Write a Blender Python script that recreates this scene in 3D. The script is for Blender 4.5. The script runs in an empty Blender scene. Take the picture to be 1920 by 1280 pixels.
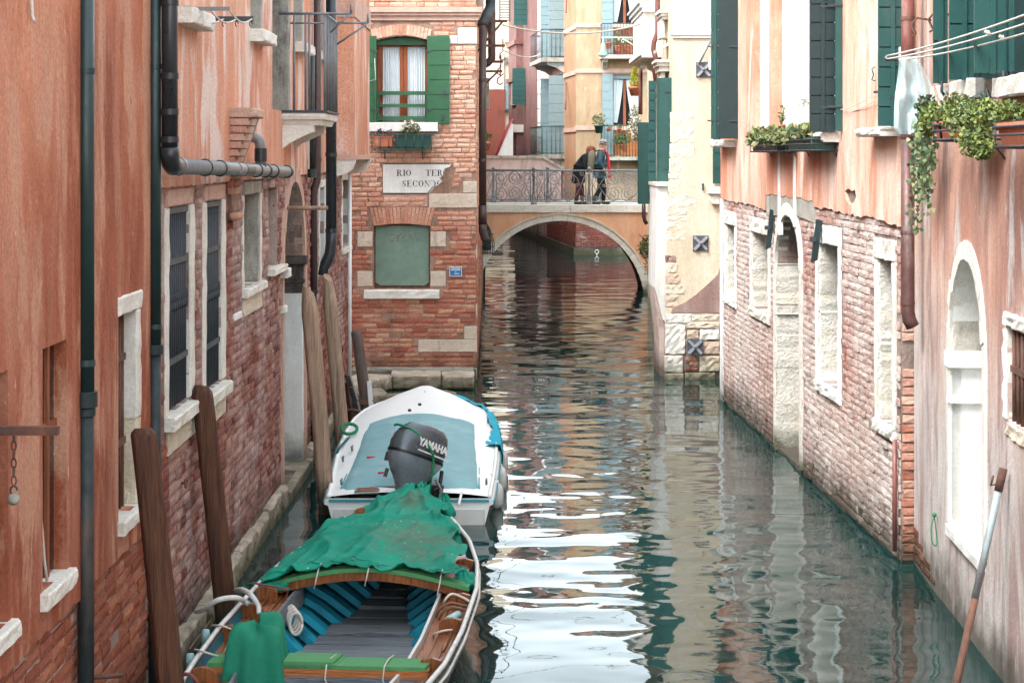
import bpy, bmesh, math, random
import numpy as np
from mathutils import Vector, Matrix, noise as mnoise
from mathutils.geometry import tessellate_polygon

random.seed(11)
scene = bpy.context.scene

# ------------------------------------------------------------------ camera
FPX, CXP, HYP, HCAM = 3500.0, 960.0, 290.0, 3.7      # focal length in px of a 1920 px frame, vanishing point, eye height
cam_d = bpy.data.cameras.new('camera')
cam = bpy.data.objects.new('camera', cam_d)
scene.collection.objects.link(cam)
cam.location = (0, 0, HCAM)
cam.rotation_euler = (math.radians(90), 0, 0)
cam_d.sensor_width = 36.0
cam_d.lens = 36.0 * FPX / 1920.0
cam_d.shift_y = -(640 - HYP) / 1920.0
cam_d.clip_start = 0.1
cam_d.clip_end = 2000
scene.camera = cam

# ------------------------------------------------------------------ sky, sun, exposure
SUN_EL, SUN_AZ = 52.0, -48.0          # degrees; azimuth from +Y (view direction) clockwise towards +X
world = bpy.data.worlds.new('World')
scene.world = world
world.use_nodes = True
wn = world.node_tree
bg = wn.nodes['Background']
sky = wn.nodes.new('ShaderNodeTexSky')
sky.sky_type = 'NISHITA'
sky.sun_disc = False
sky.sun_elevation = math.radians(SUN_EL)
sky.sun_rotation = math.radians(SUN_AZ)
sky.air_density = 1.0
sky.dust_density = 1.0
sky.ozone_density = 1.0
hs = wn.nodes.new('ShaderNodeHueSaturation')
hs.inputs['Saturation'].default_value = 0.32
hs.inputs['Hue'].default_value = 0.465
wn.links.new(sky.outputs[0], hs.inputs['Color'])
wn.links.new(hs.outputs[0], bg.inputs['Color'])
bg.inputs['Strength'].default_value = 0.15
sun_d = bpy.data.lights.new('sun', 'SUN')
sun_d.energy = 0.75
sun_d.angle = math.radians(24)
sun_d.color = (1.0, 0.985, 0.95)
sun = bpy.data.objects.new('sun', sun_d)
scene.collection.objects.link(sun)
_az, _el = math.radians(SUN_AZ), math.radians(SUN_EL)
_sd = Vector((math.sin(_az) * math.cos(_el), -abs(math.cos(_az)) * math.cos(_el), math.sin(_el)))   # from behind the left shoulder
sun.rotation_euler = (-_sd).to_track_quat('-Z', 'Y').to_euler()
sun.location = (0, 0, 40)
sky.sun_rotation = math.atan2(_sd.x, _sd.y)
vs = scene.view_settings
vs.view_transform = 'Standard'
vs.look = 'None'
vs.exposure = 2.6
vs.gamma = 1.0
vs.use_curve_mapping = False
scene.render.engine = 'CYCLES'
cy = scene.cycles
cy.use_denoising = True
cy.use_adaptive_sampling = True
cy.adaptive_threshold = 0.02
cy.max_bounces = 7
cy.diffuse_bounces = 4
cy.glossy_bounces = 3
cy.transmission_bounces = 4
cy.transparent_max_bounces = 12
cy.caustics_reflective = False
cy.caustics_refractive = False

# ------------------------------------------------------------------ helpers: objects
COL = scene.collection
WO = {}                                   # world origin of every object made here
Z = Vector((0, 0, 1))

def V(*a):
    return Vector(a[0]) if len(a) == 1 else Vector(a)

def at(px, py, Y):
    """the point at depth Y seen at a pixel of the 1920 x 1280 photograph"""
    return Vector(((px - CXP) * Y / FPX, Y, HCAM - (py - HYP) * Y / FPX))

def wpx(px, py, z=0.0):
    """the point at height z seen at a pixel"""
    Y = FPX * (HCAM - z) / (py - HYP)
    return at(px, py, Y)

def put(o, parent, origin):
    COL.objects.link(o)
    if parent is not None:
        o.parent = parent
        o.location = Vector(origin) - WO[parent.name]
    else:
        o.location = origin
    WO[o.name] = Vector(origin)
    return o

def thing(name, label, cat, loc=(0, 0, 0), group=None):
    o = bpy.data.objects.new(name, None)
    o.empty_display_size = 0.2
    put(o, None, Vector(loc))
    tag(o, label, cat, group)
    return o

def tag(o, label=None, cat=None, group=None, kind=None):
    if label: o['label'] = label
    if cat: o['category'] = cat
    if group: o['group'] = group
    if kind: o['kind'] = kind
    return o

class MB:
    """collects geometry in world coordinates, builds ONE mesh object"""
    def __init__(s):
        s.v, s.f, s.m, s.sm = [], [], [], []
    def add(s, verts, faces, mi=0, smooth=False):
        b = len(s.v)
        s.v.extend([tuple(x) for x in verts])
        for f in faces:
            s.f.append(tuple(b + i for i in f)); s.m.append(mi); s.sm.append(smooth)
        return s
    def hexa(s, p, mi=0):
        """8 points: bottom ring 0-3, top ring 4-7"""
        return s.add(p, [(3, 2, 1, 0), (4, 5, 6, 7), (0, 1, 5, 4), (1, 2, 6, 5), (2, 3, 7, 6), (3, 0, 4, 7)], mi)
    def box(s, a, b, mi=0):
        x0, y0, z0 = a; x1, y1, z1 = b
        return s.hexa([(x0,y0,z0),(x1,y0,z0),(x1,y1,z0),(x0,y1,z0),(x0,y0,z1),(x1,y0,z1),(x1,y1,z1),(x0,y1,z1)], mi)
    def fbox(s, fr, u0, u1, v0, v1, d0, d1, mi=0):
        p = [fr.p(u0,v0,d1), fr.p(u1,v0,d1), fr.p(u1,v0,d0), fr.p(u0,v0,d0), fr.p(u0,v1,d1), fr.p(u1,v1,d1), fr.p(u1,v1,d0), fr.p(u0,v1,d0)]
        return s.hexa(p, mi)
    def prism(s, fr, poly, d0, d1, mi=0, back=True):
        n = len(poly)
        a = [fr.p(u, v, d1) for u, v in poly]; b = [fr.p(u, v, d0) for u, v in poly]
        area = sum(poly[i][0]*poly[(i+1)%n][1]-poly[(i+1)%n][0]*poly[i][1] for i in range(n))
        idx = list(range(n)) if area > 0 else list(range(n))[::-1]
        fs = [tuple(idx)]
        if back: fs.append(tuple(n + i for i in reversed(idx)))
        for k in range(n):
            i, j = idx[k], idx[(k+1) % n]
            fs.append((j, i, n+i, n+j))
        return s.add(a + b, fs, mi)
    def sheet(s, fr, outer, holes, d, mi=0):
        """flat polygon with holes at depth d"""
        loops = [[Vector((u, v, 0)) for u, v in outer]] + [[Vector((u, v, 0)) for u, v in h] for h in holes]
        tris = tessellate_polygon(loops)
        flat = [p for l in loops for p in l]
        fs = []
        for t in tris:
            a, b, c = (flat[i] for i in t)
            cr = (b-a).cross(c-a).z
            if abs(cr) < 1e-9: continue
            fs.append(t if cr > 0 else t[::-1])
        return s.add([fr.p(p.x, p.y, d) for p in flat], fs, mi)
    def rim(s, fr, poly, d0, d1, mi=0, hole=False):
        """side band of a polygon between two depths (inside of a hole if hole)"""
        n = len(poly)
        area = sum(poly[i][0]*poly[(i+1)%n][1]-poly[(i+1)%n][0]*poly[i][1] for i in range(n))
        pl = poly if (area > 0) != hole else poly[::-1]
        a = [fr.p(u, v, d1) for u, v in pl]; b = [fr.p(u, v, d0) for u, v in pl]
        return s.add(a + b, [((k+1) % n, k, n+k, n+(k+1) % n) for k in range(n)], mi)
    def tube(s, pts, r, seg=8, mi=0, cap=True, smooth=True, squash=None):
        pts = [Vector(p) for p in pts]
        n = len(pts)
        rs = r if isinstance(r, (list, tuple)) else [r]*n
        vs, fs = [], []
        prev = None
        for i, p in enumerate(pts):
            t = (pts[min(i+1, n-1)] - pts[max(i-1, 0)])
            if t.length < 1e-9: t = Vector((0, 0, 1))
            t.normalize()
            if prev is None:
                a = t.orthogonal().normalized()
                if abs(t.z) > .9: a = (Vector((1, 0, 0)) - t*t.x).normalized()
            else:
                a = (prev - t*prev.dot(t))
                a = a.normalized() if a.length > 1e-6 else t.orthogonal().normalized()
            prev = a
            b = t.cross(a)
            for k in range(seg):
                an = 2*math.pi*k/seg
                vs.append(p + (a*math.cos(an) + b*math.sin(an)*(squash or 1))*rs[i])
        for i in range(n-1):
            for k in range(seg):
                k2 = (k+1) % seg
                fs.append((i*seg+k, i*seg+k2, (i+1)*seg+k2, (i+1)*seg+k))
        if cap:
            fs.append(tuple(reversed(range(seg)))); fs.append(tuple((n-1)*seg+k for k in range(seg)))
        return s.add(vs, fs, mi, smooth)
    def lathe(s, c, prof, seg=12, mi=0, axis=Z, smooth=True):
        """prof: (radius, height) pairs around axis from point c"""
        axis = Vector(axis).normalized()
        a = axis.orthogonal().normalized(); b = axis.cross(a)
        c = Vector(c)
        vs = [c + axis*h + (a*math.cos(2*math.pi*k/seg) + b*math.sin(2*math.pi*k/seg))*r for r, h in prof for k in range(seg)]
        n = len(prof)
        fs = [(i*seg+k, i*seg+(k+1) % seg, (i+1)*seg+(k+1) % seg, (i+1)*seg+k) for i in range(n-1) for k in range(seg)]
        fs += [tuple(reversed(range(seg))), tuple((n-1)*seg+k for k in range(seg))]
        return s.add(vs, fs, mi, smooth)
    def grid(s, rows, mi=0, smooth=True, flip=False):
        """rows: list of equally long lists of points"""
        n, m = len(rows), len(rows[0])
        fs = []
        for i in range(n-1):
            for k in range(m-1):
                f = (i*m+k, i*m+k+1, (i+1)*m+k+1, (i+1)*m+k)
                fs.append(f[::-1] if flip else f)
        return s.add([p for r in rows for p in r], fs, mi, smooth)
    def ball(s, c, r, seg=8, rings=5, mi=0, sc=(1, 1, 1)):
        c = Vector(c)
        vs = [c + Vector((0, 0, -r*sc[2]))]
        for i in range(1, rings):
            t = math.pi*i/rings
            for k in range(seg):
                a = 2*math.pi*k/seg
                vs.append(c + Vector((math.sin(t)*math.cos(a)*r*sc[0], math.sin(t)*math.sin(a)*r*sc[1], -math.cos(t)*r*sc[2])))
        vs.append(c + Vector((0, 0, r*sc[2])))
        fs = [(0, 1+(k+1) % seg, 1+k) for k in range(seg)]
        for i in range(rings-2):
            for k in range(seg):
                a, b = 1+i*seg+k, 1+i*seg+(k+1) % seg
                fs.append((a, b, b+seg, a+seg))
        l = len(vs)-1; o = 1+(rings-2)*seg
        fs += [(o+k, o+(k+1) % seg, l) for k in range(seg)]
        return s.add(vs, fs, mi, True)
    def build(s, name, mat, parent=None, smooth_all=None):
        vs = np.array(s.v, dtype=float)
        lo, hi = vs.min(0), vs.max(0)
        org = Vector(((lo[0]+hi[0])/2, (lo[1]+hi[1])/2, lo[2]))
        me = bpy.data.meshes.new(name)
        me.from_pydata((vs - np.array(org)).tolist(), [], s.f)
        for mt in (mat if isinstance(mat, (list, tuple)) else [mat]):
            me.materials.append(mt)
        me.polygons.foreach_set('material_index', s.m)
        me.polygons.foreach_set('use_smooth', s.sm if smooth_all is None else [smooth_all]*len(s.sm))
        me.update()
        o = bpy.data.objects.new(name, me)
        put(o, parent, org)
        return o

class Frame:
    """a vertical wall plane: u runs to the right when one faces the wall, v is height, d stands out of the wall"""
    def __init__(s, p0, p1):
        s.o = Vector((p0[0], p0[1], 0))
        d = Vector((p1[0]-p0[0], p1[1]-p0[1], 0))
        s.len = d.length
        s.u = d.normalized()
        s.n = Vector((s.u.y, -s.u.x, 0))
        s.ang = math.atan2(s.u.y, s.u.x)
    def p(s, u, v, d=0.0):
        return s.o + s.u*u + Z*v + s.n*d
    def uv(s, px, py, d=0.0):
        r = Vector(((px-CXP)/FPX, 1, -(py-HYP)/FPX))
        c = Vector((0, 0, HCAM))
        t = (s.o + s.n*d - c).dot(s.n) / r.dot(s.n)
        q = c + r*t
        return ((q - s.o).dot(s.u), q.z)
    def U(s, px, d=0.0):
        return s.uv(px, 500, d)[0]
    def Vh(s, px, py, d=0.0):
        return s.uv(px, py, d)[1]
    def poly(s, pts, d=0.0):
        return [s.uv(a, b, d) for a, b in pts]
    def shrink(s, u, v):
        """projected size (px) of one metre along u and one metre up at a point"""
        q = s.p(u, v); q2 = s.p(u+.1, v)
        return abs((q2.x/q2.y - q.x/q.y)*FPX*10), FPX/q.y

def rect(u0, u1, v0, v1):
    return [(u0, v0), (u1, v0), (u1, v1), (u0, v1)]

def arch_poly(u0, u1, v0, vs, rise, n=10):
    """opening with a (half-elliptical) arched head: springs at vs"""
    c, r = (u0+u1)/2, (u1-u0)/2
    return [(u0, v0), (u1, v0)] + [(c + r*math.cos(math.pi*k/n), vs + rise*math.sin(math.pi*k/n)) for k in range(n+1)]

def inpoly(u, v, poly):
    c = False
    n = len(poly)
    for i in range(n):
        a, b = poly[i], poly[i-1]
        if (a[1] > v) != (b[1] > v) and u < (b[0]-a[0])*(v-a[1])/(b[1]-a[1]) + a[0]:
            c = not c
    return c

def rough_block(fr, u0, u1, v0, v1, d0, d1, jit=.006, ch=.012, n=3, seed=None):
    """a worn stone block: chamfered, uneven face; returns an MB"""
    rnd = random.Random(seed if seed is not None else (u0*31.7+v0*17.3))
    m = MB()
    nu = max(2, min(9, int((u1-u0)/.08)+1)); nv = max(2, min(9, int((v1-v0)/.08)+1))
    us = [u0, u0+ch] + [u0+ch+(u1-u0-2*ch)*k/nu for k in range(1, nu)] + [u1-ch, u1]
    vsx = [v0, v0+ch] + [v0+ch+(v1-v0-2*ch)*k/nv for k in range(1, nv)] + [v1-ch, v1]
    rows = []
    for j, v in enumerate(vsx):
        row = []
        for i, u in enumerate(us):
            edge = i in (0, len(us)-1) or j in (0, len(vsx)-1)
            d = d1 - (ch if edge else 0) + rnd.uniform(-jit, jit)
            row.append(fr.p(u + rnd.uniform(-jit, jit)*.6, v + rnd.uniform(-jit, jit)*.6, d))
        rows.append(row)
    m.grid(rows, 0, False)
    b = len(m.v); nu2 = len(us); nv2 = len(vsx)
    ring = [i for i in range(nu2)] + [j*nu2+nu2-1 for j in range(1, nv2)] + [(nv2-1)*nu2+i for i in range(nu2-2, -1, -1)] + [j*nu2 for j in range(nv2-2, 0, -1)]
    bk = [Vector(m.v[i]) - fr.n*(Vector(m.v[i]) - fr.o).dot(fr.n) + fr.n*d0 for i in ring]
    m.v.extend([tuple(x) for x in bk])
    k = len(ring)
    for i in range(k):
        m.f.append((ring[(i+1) % k], ring[i], b+i, b+(i+1) % k)); m.m.append(0); m.sm.append(False)
    return m

# ------------------------------------------------------------------ helpers: materials
def S(r, g, b):
    f = lambda c: (c/255)/12.92 if c/255 <= .04045 else ((c/255+.055)/1.055)**2.4
    return (f(r), f(g), f(b), 1.0)

class Mat:
    def __init__(s, name):
        s.mat = bpy.data.materials.new(name)
        s.mat.use_nodes = True
        s.t = s.mat.node_tree
        s.b = s.t.nodes['Principled BSDF']
        s._pos = None
    def n(s, typ, **kw):
        nd = s.t.nodes.new('ShaderNode'+typ)
        for k, v in kw.items(): setattr(nd, k, v)
        return nd
    def l(s, a, b): s.t.links.new(a, b)
    def set(s, sock, val):
        if hasattr(val, 'is_linked') or isinstance(val, bpy.types.NodeSocket): s.l(val, sock)
        else: sock.default_value = val
    def pos(s):
        if s._pos is None: s._pos = s.n('NewGeometry').outputs['Position']
        return s._pos
    def scaled(s, sc, src=None, off=(0, 0, 0)):
        m = s.n('Mapping')
        m.inputs['Scale'].default_value = sc; m.inputs['Location'].default_value = off
        s.l(src or s.pos(), m.inputs['Vector'])
        return m.outputs[0]
    def noise(s, scale, detail=4, rough=.6, vec=None, dist=0.0):
        nd = s.n('TexNoise')
        nd.inputs['Scale'].default_value = scale; nd.inputs['Detail'].default_value = detail
        nd.inputs['Roughness'].default_value = rough; nd.inputs['Distortion'].default_value = dist
        s.l(vec or s.pos(), nd.inputs['Vector'])
        return nd.outputs['Fac']
    def ramp(s, fac, stops, interp='LINEAR'):
        nd = s.n('ValToRGB')
        nd.color_ramp.interpolation = interp
        els = nd.color_ramp.elements
        while len(els) > 1: els.remove(els[-1])
        els[0].position, els[0].color = stops[0][0], stops[0][1]
        for p, c in stops[1:]:
            e = els.new(p); e.color = c
        s.l(fac, nd.inputs['Fac'])
        return nd.outputs['Color']
    def fr(s, fac, a, b, lo=0.0, hi=1.0):
        """map range, clamped"""
        nd = s.n('MapRange')
        s.set(nd.inputs['Value'], fac)
        nd.inputs['From Min'].default_value = a; nd.inputs['From Max'].default_value = b
        nd.inputs['To Min'].default_value = lo; nd.inputs['To Max'].default_value = hi
        return nd.outputs[0]
    def mix(s, fac, a, b, blend='MIX'):
        nd = s.n('Mix', data_type='RGBA', blend_type=blend)
        s.set(nd.inputs[0], fac); s.set(nd.inputs[6], a); s.set(nd.inputs[7], b)
        return nd.outputs[2]
    def math(s, op, a, b=0.0):
        nd = s.n('Math', operation=op)
        s.set(nd.inputs[0], a); s.set(nd.inputs[1], b)
        return nd.outputs[0]
    def z(s):
        nd = s.n('SeparateXYZ'); s.l(s.pos(), nd.inputs[0]); return nd.outputs[2]
    def rnd(s):
        """one random number per object and per loose piece"""
        a = s.n('ObjectInfo').outputs['Random']; b = s.n('NewGeometry').outputs['Random Per Island']
        return s.math('FRACT', s.math('ADD', a, b))
    def bump(s, h, strength=.5, dist=.02):
        nd = s.n('Bump')
        nd.inputs['Strength'].default_value = strength; nd.inputs['Distance'].default_value = dist
        s.l(h, nd.inputs['Height'])
        s.l(nd.outputs[0], s.b.inputs['Normal'])
        return nd
    def out(s, col, rough=.85, metal=0.0, spec=None):
        s.set(s.b.inputs['Base Color'], col); s.set(s.b.inputs['Roughness'], rough)
        s.b.inputs['Metallic'].default_value = metal
        if spec is not None: s.b.inputs['Specular IOR Level'].default_value = spec
        return s.mat

def plain(name, col, rough=.6, metal=0.0, var=.18, scale=9.0, bump=.15, spec=None, dirt=None, dirt_amt=.5):
    """a painted or metal surface with mottling, wear and fine relief"""
    m = Mat(name)
    n1 = m.noise(scale, 5, .65)
    c = m.mix(m.fr(n1, .3, .7), tuple(x*(1-var) for x in col[:3])+(1,), tuple(min(1, x*(1+var)) for x in col[:3])+(1,))
    if dirt is not None:
        n2 = m.noise(scale*.6, 6, .7, m.scaled((1, 1, .25), off=(3.1, 1.7, 0)))
        c = m.mix(m.fr(n2, .62-.25*dirt_amt, .78-.1*dirt_amt), c, dirt)
    r = m.fr(m.noise(scale*2.3, 3), .3, .7, max(0.02, rough-.1), min(1, rough+.1))
    if bump: m.bump(m.noise(scale*8, 4, .7), bump, .01)
    return m.out(c, r, metal, spec)

def desat(c, k):
    l = .30*c[0] + .55*c[1] + .15*c[2]
    return tuple(x + (l-x)*k for x in c[:3]) + (1,)

def stucco(name, cols, streak, patch=None, patch_lo=.58, fine=.10, bump=.35, scale=.55, seed=0.0, low=None, low_z=(0, 1), damp=True, streak_amt=.55, pz=None, ds=.06, grain=.28):
    """lime plaster: blotches, vertical weather streaks, faded patches, grain; low: colour of the lower zone"""
    m = Mat(name)
    cols = [desat(x, ds) for x in cols]; streak = desat(streak, ds)
    if low is not None: low = desat(low, ds)
    off = (seed*3.3, seed*1.7, seed*2.1)
    big = m.noise(scale, 5, .62, m.scaled((1, 1, .55), off=off))
    n = len(cols)
    c = m.ramp(big, [(.36+.28*i/(n-1), cols[i]) for i in range(n)])
    if low is not None:
        lz = m.math('ADD', m.z(), m.fr(m.noise(1.3, 5, .6, m.scaled((1, 1, .7), off=off)), 0, 1, -.9, .9))
        c = m.mix(m.fr(lz, low_z[0], low_z[1], 1, 0), c, low)
    st = m.noise(2.2, 7, .7, m.scaled((1.4, 1.4, .26), off=off), .5)
    c = m.mix(m.math('MULTIPLY', m.fr(st, .46, .62), streak_amt), c, streak)
    st2 = m.noise(5, 5, .65, m.scaled((1.3, 1.3, .22), off=(off[1], off[2], off[0])))
    c = m.mix(m.fr(st2, .46, .70, 0, grain), c, m.mix(1, c, (.62, .6, .6, 1), 'MULTIPLY'))
    bl = m.noise(scale*4.5, 6, .7, m.scaled((1, 1, .6), off=(off[1]+5, off[0], off[2])))
    c = m.mix(m.fr(bl, .40, .60, 0, .38), c, m.mix(1, c, (.74, .71, .70, 1), 'MULTIPLY'))
    if patch is not None:
        pn = m.noise(1.6, 7, .66, m.scaled((1.2, 1.2, .34), off=(off[2], off[0], off[1])), .4)
        pf = m.fr(pn, patch_lo, patch_lo+.07, 0, .85)
        if pz is not None: pf = m.math('MULTIPLY', pf, m.fr(m.z(), pz[0], pz[1], 1, 0))
        c = m.mix(pf, c, patch)
    gr = m.noise(38, 5, .8)
    c = m.mix(1, c, m.ramp(gr, [(.34, (1-fine*2.2,)*3+(1,)), (.66, (1+fine*.8,)*3+(1,))]), 'MULTIPLY')
    if damp:
        dz = m.math('ADD', m.z(), m.fr(m.noise(3.2, 5, .6), .2, .8, -.22, .22))
        c = m.mix(m.fr(dz, .10, .42, .8, 0), c, S(58, 58, 44))
    ch = m.noise(9, 7, .72, m.scaled((1, 1, .8), off=(off[0], off[2], off[1])), .4)
    cf = m.fr(ch, .66, .69)
    c = m.mix(m.math('MULTIPLY', cf, .7), c, m.mix(1, c, (.5, .46, .44, 1), 'MULTIPLY'))
    pale = m.noise(13, 6, .7, m.scaled((1, 1, .5), off=(off[2]+2, off[1], off[0])), .3)
    c = m.mix(m.fr(pale, .66, .70, 0, .5), c, S(226, 206, 192))
    hh = m.math('ADD', m.math('MULTIPLY', m.noise(26, 5, .7), .6), m.math('MULTIPLY', m.noise(4, 4, .6), 1.0))
    hh = m.math('SUBTRACT', hh, m.math('MULTIPLY', cf, .5))
    m.bump(hh, bump, .03)
    return m.out(c, .92, 0, .25)

def brickmat(name, pal, white, white_lo=.55, white_scale=.9, seed=0.0, upper=None, upper_z=(0, 1), alg=True, contrast=1.0, white_soft=.10, ds=.12, white_amt=.82):
    """fired brick: own tint for each brick, lime bloom in patches, soot, algae at the water line"""
    m = Mat(name)
    pal = [desat(x, ds) for x in pal]
    if upper is not None: upper = [desat(x, ds) for x in upper]
    off = (seed*2.3, seed*1.1, seed*4.7)
    r = m.rnd()
    n = len(pal)
    c = m.ramp(r, [(i/(n-1), pal[i]) for i in range(n)])
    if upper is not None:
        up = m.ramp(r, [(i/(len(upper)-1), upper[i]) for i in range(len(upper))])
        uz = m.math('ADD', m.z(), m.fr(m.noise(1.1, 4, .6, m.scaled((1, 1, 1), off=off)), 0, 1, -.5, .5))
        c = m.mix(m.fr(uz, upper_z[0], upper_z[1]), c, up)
    g = m.noise(34, 4, .7)
    c = m.mix(1, c, m.ramp(g, [(.28, (.62, .6, .6, 1)), (.7, (1.06, 1.04, 1.02, 1))]), 'MULTIPLY')
    lw = m.math('ADD', m.noise(white_scale, 6, .66, m.scaled((1, 1, .7), off=off)), m.fr(m.noise(14, 4, .7), 0, 1, -.09, .09))
    lw = m.math('ADD', lw, m.fr(r, 0, 1, -.05, .05))
    c = m.mix(m.fr(lw, white_lo, white_lo+white_soft, 0, white_amt), c, white)
    so = m.noise(1.7, 5, .65, m.scaled((1, 1, .8), off=(off[2], off[1], off[0])))
    c = m.mix(m.fr(so, .56, .72, 0, .5), c, S(70, 48, 44))
    if alg:
        az = m.math('ADD', m.z(), m.fr(m.noise(2.6, 7, .7), .2, .8, -.30, .30))
        c = m.mix(m.fr(az, .08, .52, .85, 0), c, S(56, 54, 40))
    m.bump(m.math('ADD', m.noise(48, 4, .75), m.math('MULTIPLY', m.noise(14, 3), .7)), .55, .02)
    return m.out(c, .9, 0, .2)

def stonemat(name, cols, stain=None, stain_lo=.6, alg=True, bump=.45, rough=.8):
    m = Mat(name)
    b = m.noise(2.2, 6, .65)
    n = len(cols)
    c = m.ramp(b, [(.3+.4*i/(n-1), cols[i]) for i in range(n)])
    c = m.mix(m.fr(m.rnd(), 0, 1, 0, .25), c, m.mix(1, c, (.8, .77, .72, 1), 'MULTIPLY'))
    if stain is not None:
        sn = m.noise(3.4, 7, .7, m.scaled((1, 1, .35), off=(4.4, 1.3, .2)))
        c = m.mix(m.fr(sn, stain_lo, stain_lo+.14, 0, .75), c, stain)
    g = m.noise(40, 4, .7)
    c = m.mix(1, c, m.ramp(g, [(.3, (.8, .79, .77, 1)), (.7, (1, 1, 1, 1))]), 'MULTIPLY')
    if alg:
        az = m.math('ADD', m.z(), m.fr(m.noise(4, 5, .6), .2, .8, -.16, .16))
        c = m.mix(m.fr(az, .03, .34, .9, 0), c, S(70, 72, 44))
    m.bump(m.math('ADD', m.noise(30, 5, .7), m.math('MULTIPLY', m.noise(8, 4), 1.0)), bump, .03)
    return m.out(c, rough, 0, .3)

def woodmat(name, a, b, c3, axis='Z', scale=1.0, rough=.7, coat=0.0, weed=False):
    """grain running along one world axis"""
    m = Mat(name)
    sc = {'Z': (1, 1, .06), 'Y': (1, .06, 1), 'X': (.06, 1, 1)}[axis]
    v = m.scaled(tuple(x*scale for x in sc))
    g = m.noise(24, 6, .65, v, .8)
    c = m.ramp(g, [(.3, a), (.52, b), (.72, c3)])
    big = m.noise(2.5*scale, 5, .6, m.scaled(tuple(math.sqrt(x) for x in sc)))
    c = m.mix(m.fr(big, .35, .7, 0, .55), c, m.mix(1, c, (.45, .42, .4, 1), 'MULTIPLY'))
    ck = m.noise(60, 2, .5, v)
    c = m.mix(m.fr(ck, .66, .72, 0, .7), c, (.02, .014, .01, 1))
    if weed:
        az = m.math('ADD', m.z(), m.fr(m.noise(6, 5, .65), .2, .8, -.18, .18))
        c = m.mix(m.fr(az, .12, .45, .9, 0), c, S(44, 46, 32))
    m.bump(m.math('ADD', g, m.math('MULTIPLY', ck, .8)), .7, .02)
    mt = m.out(c, rough, 0, .4)
    m.b.inputs['Coat Weight'].default_value = coat
    m.b.inputs['Coat Roughness'].default_value = .25
    return mt
# ------------------------------------------------------------------ materials
M = {}
M['stucco_red'] = stucco('red_lime_plaster', [S(150, 82, 56), S(188, 110, 76), S(212, 146, 112)], S(212, 156, 130), S(196, 146, 120), .51, seed=1, fine=.13, low=S(158, 82, 54), low_z=(2.0, 3.9), damp=False, streak_amt=.38, grain=.16, bump=.5)
M['stucco_pink'] = stucco('pink_lime_plaster', [S(200, 122, 90), S(216, 144, 110), S(226, 166, 134)], S(232, 196, 178), S(228, 210, 200), .50, seed=2, damp=False, fine=.16, streak_amt=.45, grain=.2)
M['stucco_salmon'] = stucco('salmon_lime_plaster', [S(216, 146, 118), S(232, 182, 156), S(242, 214, 196)], S(216, 132, 96), S(234, 216, 200), .60, seed=3, damp=False, streak_amt=.8)
M['stucco_grey_pink'] = stucco('weathered_pink_plaster', [S(190, 136, 114), S(214, 168, 146), S(226, 196, 180)], S(150, 116, 108), S(208, 202, 196), .54, seed=4, low=S(206, 198, 192), low_z=(1.3, 3.0), streak_amt=.7)
M['stucco_cream'] = stucco('cream_plaster', [S(218, 202, 172), S(226, 212, 186), S(232, 220, 198)], S(212, 188, 150), None, seed=5, bump=.2, damp=False, streak_amt=.3)
M['stucco_yellow'] = stucco('ochre_plaster', [S(172, 146, 112), S(184, 160, 128), S(192, 170, 142)], S(164, 128, 92), S(224, 206, 172), .6, seed=6, damp=False, bump=.15)
M['stucco_orange'] = stucco('orange_plaster', [S(166, 124, 88), S(176, 138, 104), S(182, 148, 116)], S(180, 130, 96), None, seed=7, damp=False)
M['stucco_mauve'] = stucco('mauve_plaster', [S(124, 92, 88), S(134, 100, 94), S(144, 108, 102)], S(120, 74, 72), None, seed=8, damp=False, bump=.15)
M['stucco_pale_pink'] = stucco('pale_pink_plaster', [S(206, 174, 162), S(214, 186, 176), S(220, 196, 188)], S(226, 182, 164), None, seed=9, damp=False, bump=.15)
M['stucco_bridge'] = stucco('bridge_plaster', [S(226, 168, 130), S(232, 180, 144), S(236, 190, 158)], S(210, 150, 112), S(176, 152, 142), .60, seed=10, bump=.3, pz=(1.2, 1.9))
M['white_wall'] = stucco('white_plaster', [S(226, 228, 224), S(236, 238, 234), S(240, 242, 238)], S(214, 210, 200), None, seed=12, bump=.25, fine=.05, streak_amt=.4)
M['brown_render'] = stucco('brown_cement_render', [S(140, 112, 104), S(154, 124, 116), S(170, 140, 132)], S(190, 166, 158), None, seed=13, damp=False, bump=.5)
M['mortar_left'] = stucco('old_lime_mortar', [S(140, 116, 106), S(166, 142, 130), S(186, 166, 154)], S(200, 190, 182), None, seed=14, bump=.9, scale=2)
M['mortar_front'] = stucco('buff_mortar', [S(128, 96, 82), S(156, 122, 104), S(178, 146, 126)], S(190, 166, 148), None, seed=15, bump=.8, scale=2)  # darkened: recess shade of the joints is put into the mortar colour
M['mortar_right'] = stucco('crumbling_white_mortar', [S(128, 112, 104), S(160, 144, 134), S(190, 176, 166)], S(130, 104, 94), None, seed=16, bump=.9, scale=2)
M['brick_left'] = brickmat('dark_red_brick', [S(116, 62, 56), S(146, 80, 66), S(164, 98, 82), S(132, 74, 70), S(182, 130, 108), S(160, 94, 70), S(150, 96, 92)], S(208, 196, 190), .42, .8, seed=1, white_soft=.30, white_amt=.7)
M['brick_base'] = brickmat('orange_base_brick', [S(150, 82, 58), S(172, 98, 68), S(164, 96, 74), S(186, 118, 86)], S(196, 176, 168), .62, 1.4, seed=2)
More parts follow.
